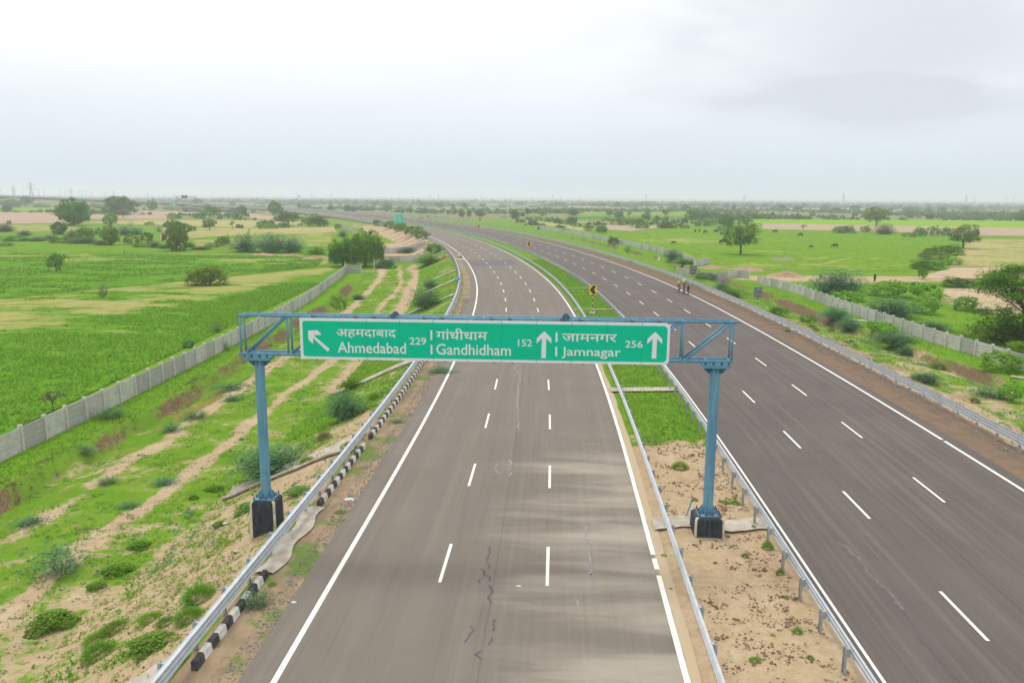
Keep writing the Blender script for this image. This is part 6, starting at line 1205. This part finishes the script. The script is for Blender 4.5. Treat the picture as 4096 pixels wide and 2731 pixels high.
# ------------------------------------------------------------------ two-wheelers and other vehicles
M_TYRE = mat('tyre', None, .85, col=(.018, .018, .018)); M_CHROME = mat('chrome', None, .25, .9, (.6, .6, .62)); M_SEAT = mat('seat', None, .6, col=(.02, .02, .022)); M_ENG = mat('engine', None, .5, .6, (.12, .12, .13))
def torus(m, c, R_, r, n=20, k=8, mi=0):
    V = []; F = []
    for i in range(n):
        a = 2 * math.pi * i / n
        for j in range(k): b = 2 * math.pi * j / k; q = R_ + r * math.cos(b); V.append((c[0] + r * math.sin(b), c[1] + q * math.cos(a), c[2] + q * math.sin(a)))
    F = [(i * k + j, ((i + 1) % n) * k + j, ((i + 1) % n) * k + (j + 1) % k, i * k + (j + 1) % k) for i in range(n) for j in range(k)]; return m.add(V, F, mi)
def motorbike(p, rz, paint, label, scooter=False, lean=.12, box=False):
    r = empty('scooter' if scooter else 'motorcycle', p, rz, label, 'scooter' if scooter else 'motorcycle'); r.rotation_euler = (0, lean, rz); wr = .24 if scooter else .30; yb = .62
    for y in (-yb, yb):
        w_ = empty('wheel', (0, y, wr)); w_.parent = r; torus(MB(), (0, 0, 0), wr - .05, .05).build('tyre', M_TYRE, w_, True); m = MB(); m.tube((-.04, 0, 0), (.04, 0, 0), .06, 10)
        for k in range(6): a = k * 1.047; m.tube((0, 0, 0), (0, (wr - .07) * math.cos(a), (wr - .07) * math.sin(a)), .012, 5)
        torus(m, (0, 0, 0), wr - .09, .014, 18, 5); m.build('rim', M_CHROME, w_)
    for sx in (-.07, .07): MB().path([(sx, yb, wr), (sx, yb - .18, .72), (sx, yb - .24, .92)], [.024, .026, .022], 8).build('fork', M_CHROME, r)
    m = MB(); m.path([(-.33, yb - .36, 1.02), (-.10, yb - .25, .96), (.10, yb - .25, .96), (.33, yb - .36, 1.02)], [.016] * 4, 6); m.build('handlebar', M_SEAT, r)
    for sx in (-1, 1): m = MB(); m.path([(sx * .24, yb - .3, 1.0), (sx * .30, yb - .26, 1.18)], [.008, .008], 5); m.ball((sx * .32, yb - .26, 1.22), (.07, .02, .05), 8); m.build('mirror', M_SEAT, r, True)
    MB().ball((0, yb - .10, .84), (.10, .09, .11), 10).build('headlight', M_CHROME, r, True)
    if scooter:
        m = MB(); m.ball((0, -.38, .55), (.22, .46, .26), 14); m.build('rear_body', paint, r, True); m = MB(); m.ball((0, yb - .20, .58), (.23, .12, .40), 12); m.box((0, .10, .26), (.34, .5, .06), bev=.02); m.build('front_shield', paint, r, True); m = MB(); m.box((0, -.32, .80), (.27, .74, .12), bev=.04); m.build('seat', M_SEAT, r)
        m = MB(); m.ball((0, -yb, .42), (.10, .32, .16), 10); m.build('mudguard', M_SEAT, r, True)
        if box: MB().box((0, -.38, .97), (.44, .42, .24), bev=.06).build('carrier_sack', C_WHITE, r)
    else:
        m = MB(); m.ball((0, .16, .80), (.15, .30, .13), 12); m.build('tank', paint, r, True); m = MB(); m.box((0, -.32, .80), (.24, .66, .09), bev=.03); m.build('seat', M_SEAT, r)
        m = MB(); m.box((0, .06, .46), (.26, .36, .32), bev=.04); m.path([(0, .38, .90), (0, .30, .34), (0, -.10, .30)], [.03, .03, .03], 6); m.path([(0, .3, .82), (0, -.55, .72)], [.03, .025], 6); m.build('engine', M_ENG, r)
        MB().path([(.16, .28, .34), (.18, -.2, .28), (.20, -.72, .36)], [.03, .035, .05], 8).build('exhaust', M_CHROME, r, True)
        for y in (-yb, yb): m = MB(); m.path([(0, y - .24, wr + .20), (0, y, wr + .33), (0, y + .22, wr + .22)], [.055, .06, .05], 6); m.build('mudguard', paint, r, True)
    MB().path([(-.08, 0, .3), (-.2, -.06, .02)], [.014, .014], 5).build('kickstand', M_CHROME, r); MB().box((0, -yb - .16, .62), (.12, .05, .07), bev=.01).build('tail_light', M_RED, r); return r
P_BLK = mat('black_gloss', None, .25, col=(.015, .015, .018)); P_WHT = mat('cream_gloss', None, .3, col=(.74, .72, .62))
motorbike(gnd(2526, 1056), -2.15, P_BLK, 'black motorcycle parked against the thick right barrier')
motorbike(gnd(1838, 1032), .55, P_WHT, 'cream scooter with a white sack parked on the left shoulder slab', True, .06, True)
def ridden(u, v, rz, label, rider, c, leg=C_DARK): q = gnd(u, v); motorbike(q, rz, P_BLK, label, False, 0.0); b = person(q, 1.68, rz, rider, 'ride', 'sit', c, leg, z=.0); b.location = (q[0] + .25 * math.sin(rz), q[1] - .25 * math.cos(rz), q[2] + .02)
ridden(1264, 862, 1.1, 'far dark motorcycle ridden on the left carriageway bend', 'rider in maroon on the far left-carriageway motorcycle', C_MAROON)
ridden(1680, 876, 1.3, 'dark motorcycle stopped by the far right barrier, left of two', 'person in pink on the left of the two stopped motorcycles', C_PINK); ridden(1690, 877, 1.3, 'dark motorcycle stopped by the far right barrier, right of two', 'person in pink on the right of the two stopped motorcycles', C_PINK)
def tractor(p, rz, label):
    r = empty('tractor', p, rz, label, 'tractor'); pb = mat('tractor_paint', None, .5, col=(.035, .03, .045))
    for sx in (-1, 1):
        for y, rr_, wd in ((-.8, .75, .36), (1.35, .40, .2)):
            w_ = empty('wheel', (sx * (.75 if y < 0 else .62), y, rr_)); w_.parent = r; torus(MB(), (0, 0, 0), rr_ - .16, .17, 22, 8).build('tyre', M_TYRE, w_, True); MB().tube((-.08, 0, 0), (.08, 0, 0), rr_ * .5, 16).build('rim', M_GREYP, w_)
        m = MB(); m.box((sx * .75, -.75, 1.55), (.46, 1.1, .08), bev=.02); m.build('mudguard', pb, r)
    MB().prism([(-.34, .75), (.34, .75), (.32, 1.35), (.2, 1.5), (-.2, 1.5), (-.32, 1.35)], .1, 1.75).build('bonnet', pb, r); m = MB(); m.box((0, -.7, 1.05), (.7, 1.3, .6), bev=.05); m.build('chassis', M_ENG, r); MB().box((0, -.75, 1.5), (.5, .5, .35), bev=.06).build('seat', M_SEAT, r)
    m = MB()
    for sx in (-.6, .6):
        for y in (-1.3, .0): m.tube((sx, y, 1.4), (sx, y, 2.5), .03, 6)
    m.build('canopy_frame', M_GREYP, r); MB().prism([(-.85, 2.5), (.85, 2.5), (.5, 2.75), (-.5, 2.75)], -1.5, .3).build('canopy', pb, r); MB().tube((.25, 1.2, 1.4), (.25, 1.2, 2.3), .04, 8).build('exhaust', M_SEAT, r)
q = gnd(938, 830); tractor(q, 1.2, 'dark tractor with canopy on the far carriageway beside a grey sign back')
motorbike(gnd(903, 829), 1.2, P_BLK, 'dark motorcycle on the far road left of the tractor', False, .02)
q = gnd(962, 829); r = empty('traffic_sign', q, .7, 'large grey sign back standing behind the dark tractor', 'sign'); MB().box((0, 0, 3.0), (3.0, .06, 2.4), bev=.01).build('plate', M_GREYP, r)
for x in (-.9, .9): MB().tube((x, .06, -.3), (x, .06, 3.8), .07, 8).build('post', M_GREYP, r)

# ------------------------------------------------------------------ litter, soil heaps, sack
def heap(u, v, wpx, hpx, m, name, label, cat, seed, n=16):
    p = gnd(u, v); k = (p[1] * _cp + (CAM_H - p[2]) * _sp) / FPX; a, b = np.meshgrid(np.linspace(0, 2 * math.pi, 26, endpoint=False), np.linspace(0, 1, 9)); rr_ = b * (1 + .35 * (vnoise(a * 1.6 + seed, b * 3, seed) - .5)); X_ = p[0] + rr_ * np.cos(a) * wpx * k / 2; Y_ = p[1] + rr_ * np.sin(a) * wpx * k * .45
    Z_ = terrain(X_, Y_) - .05 + .62 * hpx * k * (1 - b ** 2.2) * (.15 + 1.7 * np.clip(fbm(X_ / (wpx * k * .09), Y_ / (wpx * k * .09), seed, 3) - .15, 0, 1)); X_ = np.c_[X_, X_[:, :1]]; Y_ = np.c_[Y_, Y_[:, :1]]; Z_ = np.c_[Z_, Z_[:, :1]]; return tag(grid(name, X_, Y_, Z_, m), label, cat)
M_EARTH = varied((.38, .26, .155), (.27, .175, .10), 1.2, .95, obj=False, name='heap_earth', bump=.5); M_REDE = varied((.24, .11, .055), (.32, .165, .085), 1.2, .95, obj=False, name='red_earth', bump=.5); M_DUNG = varied((.15, .09, .055), (.10, .07, .04), 2, .95, obj=False, name='dung', bump=.5); M_HAY = varied((.20, .22, .09), (.27, .23, .13), 1.5, .95, obj=False, name='hay', bump=.6)
heap(3138, 1014, 22, 10, M_DUNG, 'dung_heap', 'small brown dung heap in the pasture', 'heap', 1); heap(3130, 1040, 104, 22, M_HAY, 'cut_grass_heap', 'long low heap of cut greyish grass in the pasture', 'heap', 2); heap(2733, 1074, 18, 14, M_EARTH, 'boulder', 'round boulder beside the fallen slab', 'rock', 3)
heap(1772, 1036, 44, 22, M_REDE, 'soil_heap', 'red soil slip under the left barrier near the scooter', 'heap', 4)
for k, (u, v, wpx, hpx, lb) in enumerate(((2850, 1072, 130, 18, 'soil heap at the gap in the right walls behind the four bays'), (2990, 1080, 150, 20, 'long soil heap right of the wall gap'), (3140, 1104, 160, 30, 'soil heap with a dark hollow left of the mesquite dome'), (1050, 1022, 120, 16, 'left soil ridge below the feathery thicket'), (1160, 1027, 120, 18, 'middle soil ridge below the feathery thicket'), (1265, 1036, 130, 20, 'right soil ridge left of the weeping pair'))): heap(u, v, wpx, hpx, M_EARTH, 'soil_heap', lb, 'heap', 10 + k)
for k, (u, v, wpx, hpx) in enumerate(((3140, 1285, 90, 16), (3230, 1322, 120, 18), (3330, 1370, 150, 22), (3440, 1420, 150, 22), (3555, 1470, 140, 22), (3690, 1560, 150, 26), (3860, 1600, 130, 24))): tag(heap(u, v, wpx, hpx, M_EARTH, 'soil_mound', 'bare sandy mound on the verge behind the right barrier', 'mound', 30 + k), group='sandy mounds behind the right barrier')
q = gnd(2633, 1046); o = MB().lathe([(.24, 0), (.30, .15), (.26, .6), (.14, .95), (.05, 1.08)], 12).build('cement_sack', C_WHITE, None, True); o.location = q; o.rotation_euler = (.12, .22, .5); tag(o, 'white sack standing on the grass behind the right barrier', 'sack')
for u, v, sz, lb in ((1398, 2003, .42, 'crumpled pale plastic bag on the left shoulder'), (1176, 2415, .2, 'scrap of white paper on the left shoulder sand'), (905, 2098, .34, 'white litter left of the tall plinth'), (945, 2210, .26, 'pale broken stone left of the barrier'), (2410, 966, .8, 'white rubble by the pasture wall'), (2368, 962, .5, 'small white rubble piece by the pasture wall, left'), (2683, 2360, .16, 'wood splinter lying on the road near the right edge line'), (2075, 2350, .18, 'pale scrap on the road between the lanes')):
    p = gnd(u, v); m = MB().ball((0, 0, .05), (sz / 2, sz / 3, sz * .16), 8); m.V = [(x + .1 * sz * random.uniform(-1, 1), y + .1 * sz * random.uniform(-1, 1), z + .04 * sz * random.random()) for x, y, z in m.V]; o = m.build('litter', C_WHITE if 'wood' not in lb else M_TWIG); o.location = p; tag(o, lb, 'litter')

# ------------------------------------------------------------------ far away: pylons, lamps, gantry, tower, scrub
M_STEEL = mat('pylon_steel', None, .6, .1, (.13, .115, .12)); M_LAMP = mat('lamp_steel', None, .6, .1, (.17, .18, .20))
def at_dist(u, v, y): return aty(u, v, y)
def make_pylon():
    r = empty('power_pylon', (0, 0, 0)); m = MB(); lv = [(0, .135), (.25, .092), (.5, .05), (.62, .034), (.8, .028), (.95, .014), (1.0, .004)]; t_ = .0072
    for (z0_, a), (z1, b) in zip(lv, lv[1:]):
        for sx, sy in ((1, 1), (1, -1), (-1, 1), (-1, -1)): m.tube((sx * a, sy * a, z0_), (sx * b, sy * b, z1), t_, 4)
        for k in range(4):
            c0 = ((1, 1), (-1, 1), (-1, -1), (1, -1))[k]; c1 = ((-1, 1), (-1, -1), (1, -1), (1, 1))[k]; m.tube((c0[0] * a, c0[1] * a, z0_), (c1[0] * b, c1[1] * b, z1), t_ * .55, 3); m.tube((c1[0] * a, c1[1] * a, z0_), (c0[0] * b, c0[1] * b, z1), t_ * .55, 3); m.tube((c0[0] * b, c0[1] * b, z1), (c1[0] * b, c1[1] * b, z1), t_ * .5, 3)
    m.build('tower', M_STEEL, r)
    for z, L in ((.64, .20), (.77, .17), (.90, .13)):
        m = MB()
        for sx in (-1, 1):
            for sy in (-.028, .028): m.tube((0, sy, z), (sx * L, 0, z + .012), t_ * .8, 4)
            m.tube((0, 0, z + .045), (sx * L, 0, z + .012), t_ * .8, 4); m.tube((sx * L, 0, z + .012), (sx * L, 0, z - .045), t_ * .9, 4)
        m.build('cross_arm', M_STEEL, r)
    return r
pyl = make_pylon(); firstp = True
def place_pylon(u, vt, vb, hgt, lb, grp, rz):
    global firstp
    D = FPX * hgt / (vb - vt); p = at_dist(u, vb, D); o = pyl if firstp else copy_tree(pyl); firstp = False; o.location = p; g = float(terrain(p[0], p[1])[0]); o.location.z = g - .5; top = at_dist(u, vt, D)[2]; h = top - g; o.scale = (h, h, h); o.rotation_euler = (0, 0, rz); tag(o, lb, 'power pylon', grp)
for u, vt, vb, hg, lb in ((128, 726, 800, 44, 'nearest tall lattice pylon above the left embankment'), (58, 740, 800, 42, 'lattice pylon left of the nearest tall one at the left edge'), (288, 752, 806, 42, 'faint lattice pylon above the big round tree'), (458, 763, 808, 42, 'faint lattice pylon left of the broad dark tree top'), (2210, 778, 816, 42, 'pylon standing above the brushwood row on the skyline'), (2583, 776, 818, 42, 'tall pylon on the skyline left of the buffaloes'),
                          (2975, 779, 822, 42, 'pylon on the skyline above the lone pasture tree'), (3372, 771, 822, 44, 'tallest skyline pylon at the right, left of the olive tree'), (3862, 779, 826, 42, 'skyline pylon above the large leaning tree'), (1754, 776, 812, 42, 'skyline pylon right of the green route sign'), (1327, 774, 808, 42, 'skyline pylon right of the water tower'), (1924, 777, 812, 40, 'skyline pylon above the far wall pair of trees')): place_pylon(u, vt, vb, hg, lb, None, random.uniform(-.5, .5))
for u, vt in ((593, 770), (697, 772), (845, 777), (954, 778), (1000, 780), (1130, 776), (1248, 774), (1264, 780), (1461, 778), (1671, 785), (1720, 779), (1893, 786), (2004, 790), (2055, 788), (2127, 788), (2190, 789), (2240, 787), (2285, 789), (2337, 790), (2386, 791), (2464, 788), (2493, 791), (2513, 791), (2571, 792), (2946, 793), (3036, 790), (3144, 791), (3182, 796), (3211, 792), (3348, 795), (3397, 795), (3565, 793), (3634, 792), (3713, 790), (3839, 796), (3897, 790), (4025, 791), (4052, 790)):
    place_pylon(u, vt, 812 + .004 * (u - 2000), 34, 'hazy lattice pylon far out on the skyline', 'distant pylons along the skyline', random.uniform(-1, 1))
def make_lamp():
    r = empty('street_lamp', (0, 0, 0)); MB().tube((0, 0, 0), (0, 0, 11.5), .13, 8, .08).build('mast', M_LAMP, r)
    for sx in (-1, 1): m = MB(); m.path([(0, 0, 11.2), (sx * .9, 0, 11.7), (sx * 1.8, 0, 11.8)], [.06, .05, .05], 6); m.build('arm', M_LAMP, r); MB().box((sx * 2.1, 0, 11.8), (.8, .3, .14), bev=.03).build('lamp_head', M_LAMP, r)
    return r
lp = make_lamp(); fl = True
for u, vt, y in ((3, 752, 980), (49, 757, 1010), (90, 751, 960), (153, 756, 620), (175, 755, 960), (238, 757, 960), (259, 760, 980), (271, 762, 1000), (313, 760, 980), (326, 764, 1020), (340, 764, 1020), (366, 770, 1080), (417, 766, 1050), (423, 768, 1070), (493, 768, 1070), (502, 770, 1090), (658, 773, 1120)):
    o = lp if fl else copy_tree(lp); fl = False; p = at_dist(u, vt, y); o.location = (p[0], p[1], p[2] - 11.8); o.rotation_euler = (0, 0, random.uniform(-.5, .5)); tag(o, 'hazy twin-arm lamp mast behind the far left embankment', 'street lamp', 'lamp masts behind the left embankment')
# far gantry with a message board
A_, B_ = at_dist(708, 824, 786), at_dist(784, 820, 792); d = math.atan2(B_[1] - A_[1], B_[0] - A_[0]); L_ = math.hypot(B_[0] - A_[0], B_[1] - A_[1]); fg = empty('message_gantry', A_, d, 'far grey gantry with a dark message board over the distant road', 'gantry')
for x in (0, L_):
    m = MB()
    for a, b in ((-.5, -.5), (.5, -.5), (.5, .5), (-.5, .5)): m.tube((x + a, b, -1), (x + a, b, 9.4), .17, 5)
    for k in range(8): m.tube((x - .5, -.5, k * 1.15), (x + .5, -.5, k * 1.15 + 1.15), .06, 4); m.tube((x + .5, .5, k * 1.15), (x - .5, .5, k * 1.15 + 1.15), .06, 4)
    m.build('column', M_LAMP, fg)
m = MB()
for z in (7.6, 9.4):
    for y in (-.5, .5): m.tube((-.5, y, z), (L_ + .5, y, z), .17, 5)
for k in range(12): m.tube((k * L_ / 12, -.5, 7.6 if k % 2 else 9.4), ((k + 1) * L_ / 12, -.5, 9.4 if k % 2 else 7.6), .07, 4)
m.build('truss', M_LAMP, fg); bd = MB().box((L_ * .42, -.9, 8.9), (5.6, .5, 2.9), bev=.05).build('message_board', mat('board_case', None, .5, col=(.24, .25, .31)), fg); MB().box((L_ * .42, -1.16, 8.6), (5.0, .04, 2.0)).build('screen', mat('dark_screen', None, .4, col=(.03, .028, .06)), bd)
p = at_dist(698, 824, 770); r = empty('route_sign', p, .5, 'small far green sign left of the far gantry', 'sign'); pl = MB().box((0, 0, 3.1), (3.6, .08, 4.0), bev=.02).build('plate', M_GREEN, r)
for z in (2.0, 3.0, 4.3): MB().box((-.2, -.06, z), (2.2, .03, .28)).build('lettering', M_WHITE, pl)
for x in (-1.1, 1.1): MB().tube((x, .1, -1), (x, .1, 1.4), .1, 8).build('post', M_GREYP, r)
MB().box((L_ - .2, -1.0, .6), (1.4, .4, 1.2), bev=.05).build('crash_cushion', M_YELLOW, fg)
p = at_dist(1194, 804, 2100); p[2] = -9; wt = empty('water_tower', p, 0, 'pale water tower on the hazy skyline above the bend', 'water tower'); M_WT = mat('tower_concrete', None, .8, col=(.55, .54, .5)); hh = at_dist(1194, 780, 2100)[2] + 9
MB().lathe([(1.9, 0), (1.7, hh * .75)], 14).build('shaft', M_WT, wt, True); MB().lathe([(1.7, hh * .72), (4.2, hh * .80), (4.4, hh * .92), (3.4, hh), (.3, hh + .8)], 18).build('tank', M_WT, wt, True)
p = at_dist(1022, 818, 1250); p[2] -= 3; o = make_pylon(); o.location = p; o.scale = (15, 15, 15); o.rotation_euler = (0, .22, .4); tag(o, 'small leaning lattice mast behind the leaning tree', 'mast')
M_ROOF = mat('pale_roof', None, .6, col=(.6, .62, .64))
for u, v, y, wd, lb in ((760, 814, 1250, 130, 'long pale shed roof behind the far gantry'), (900, 816, 1300, 100, 'long pale shed behind the dark tractor'), (1190, 814, 1700, 26, 'small pale building under the water tower'), (1400, 818, 1800, 34, 'small pale building on the plain beyond the sixth chevron'), (3160, 857, 700, 10, 'low pale shed roof among scrub beyond the right pasture'), (2075, 826, 1150, 20, 'low pale building in scrub left of the brushwood')):
    p = at_dist(u, v, y); g = float(terrain(p[0], p[1])[0]); r = empty('shed', (p[0], p[1], g), .1, lb, 'building'); h = max(2.5, p[2] - g + 1.5); MB().box((0, 0, h / 2 - .4), (wd, 9, h + .8)).build('wall', M_WALL, r); MB().prism([(-wd / 2 - .5, h), (wd / 2 + .5, h), (wd / 2 + .5, h + .25), (-wd / 2 - .5, h + .25)], -5, 5).build('roof', M_ROOF, r)
# individual far trees (copies), then the far scrub and the skyline wood as stuff
rg = np.random.default_rng(77)
FARP = [(950, 812), (1010, 810), (1320, 815), (1500, 822), (1545, 824), (1760, 830), (1810, 834), (1860, 835), (1930, 828), (2080, 822), (2170, 820), (2205, 824), (2224, 825), (2255, 824), (2290, 826), (2332, 824), (2372, 826), (2396, 828), (2412, 828), (2468, 830), (2528, 826), (2565, 828), (2588, 828), (2640, 832), (2700, 836), (2743, 840), (2820, 838), (2905, 836), (2935, 842), (3010, 840), (3053, 832), (3102, 838), (3215, 834), (3128, 842), (3190, 845), (3300, 842), (3345, 846), (3420, 842), (3478, 846), (3560, 848), (3626, 848), (3660, 846), (3715, 850), (3770, 850), (3862, 846), (3900, 862), (3950, 868), (4010, 866), (2150, 852), (2230, 854), (2520, 856), (2660, 862), (3020, 866), (3250, 866), (3420, 868), (3330, 872), (3640, 872), (3720, 876), (3880, 880), (3990, 878), (1440, 836), (1490, 840), (1550, 838)]
for k, (u, v) in enumerate(FARP):
    plant(('dense', 'dense2', 'spread', 'small')[k % 4], u, v, rg.uniform(18, 42) * (1.0 if v > 835 else .85), rg.uniform(13, 24), ('scrub', 'dark', 'mid')[k % 3], 'hazy tree standing out on the scrubby plain towards the skyline', 'tree', 'hazy trees scattered over the far plain')
def clumpstuff(x, y, wd, ht, per, name, label, cat, tint):
    n = len(x); z = terrain(x, y); d = rnd_unit(n * per, rg); d[:, 2] = np.abs(d[:, 2]); W_ = np.repeat(wd, per)[:, None]; H_ = np.repeat(ht, per)[:, None]; C = np.repeat(np.c_[x, y, z], per, 0) + d * np.c_[W_ * .5, W_ * .5, H_ * .85] * rg.uniform(.6, 1.0, (n * per, 1)); N = d + .7 * rnd_unit(n * per, rg); N /= np.linalg.norm(N, axis=1)[:, None]
    u = np.cross(N, rnd_unit(n * per, rg)); u /= np.linalg.norm(u, axis=1)[:, None]; v = np.cross(N, u); s = (np.minimum(W_, H_ * 1.6) * .30) * rg.uniform(.7, 1.3, (n * per, 1)); Q = np.stack([C - u * s, C + v * s * .6, C + u * s, C - v * s * .6], 1)
    return tag(quads(name, Q, LEAF[tint], attr=np.clip(np.repeat(rg.random(n), per) * .5 + rg.random(n * per) * .5, 0, 1)), label, cat, kind='stuff')
def keep(x, y):
    s, o = xy_so(x, y); k = (o < -9) | (o > wall_off(s) + 6)
    for P in FIELD_AREAS:
        m = np.ones(len(x), bool); ar = 0.0
        for i in range(4): a, b = P[i], P[(i + 1) % 4]; cr = (b[0] - a[0]) * (y - a[1]) - (b[1] - a[1]) * (x - a[0]); m &= (cr < 0) if np.cross(P[1] - P[0], P[3] - P[0]) < 0 else (cr > 0)
        k &= ~m
    return k
n = 26000; yy = np.exp(rg.uniform(math.log(330), math.log(3000), n)); xx = yy * rg.uniform(-.75, .75, n); den = fbm(xx / 90, yy / 150, 101, 3); k = (rg.random(n) < sst(yy, 330, 700) * sst(den, .42, .62)) & keep(xx, yy) & (np.abs(xx) < .72 * yy); xx, yy = xx[k], yy[k]
clumpstuff(xx, yy, rg.gamma(4, .9, len(xx)) + 1.5, rg.gamma(4, .40, len(xx)) + .7, 16, 'scrub', 'thorn scrub spread over the far plain', 'scrub', 'scrub')
n = 5200; yy = rg.uniform(1500, 3300, n); xx = yy * rg.uniform(-.74, .74, n); k = fbm(xx / 200, yy / 260, 102, 3) > .42; xx, yy = xx[k], yy[k]
clumpstuff(xx, yy, rg.gamma(5, 1.6, len(xx)) + 4, rg.gamma(5, .75, len(xx)) + 2.6, 22, 'far_wood', 'hazy belt of trees along the skyline', 'wood', 'scrub')

# ------------------------------------------------------------------ the air
hz = MB().box((0, 3000, 14.5), (19000, 15000, 65)); hv = bpy.data.materials.new('haze'); hv.use_nodes = True; t = T(hv.node_tree)
vp = t.n('VolumePrincipled', None, Color=(.86, .92, 1.0, 1), Density=.00036, Anisotropy=.35); ow = t.n('OutputMaterial'); t.t.links.new(vp.outputs[0], ow.inputs['Volume'])
o = hz.build('haze', hv); tag(o, 'pale monsoon haze over the whole plain', 'haze', kind='stuff')
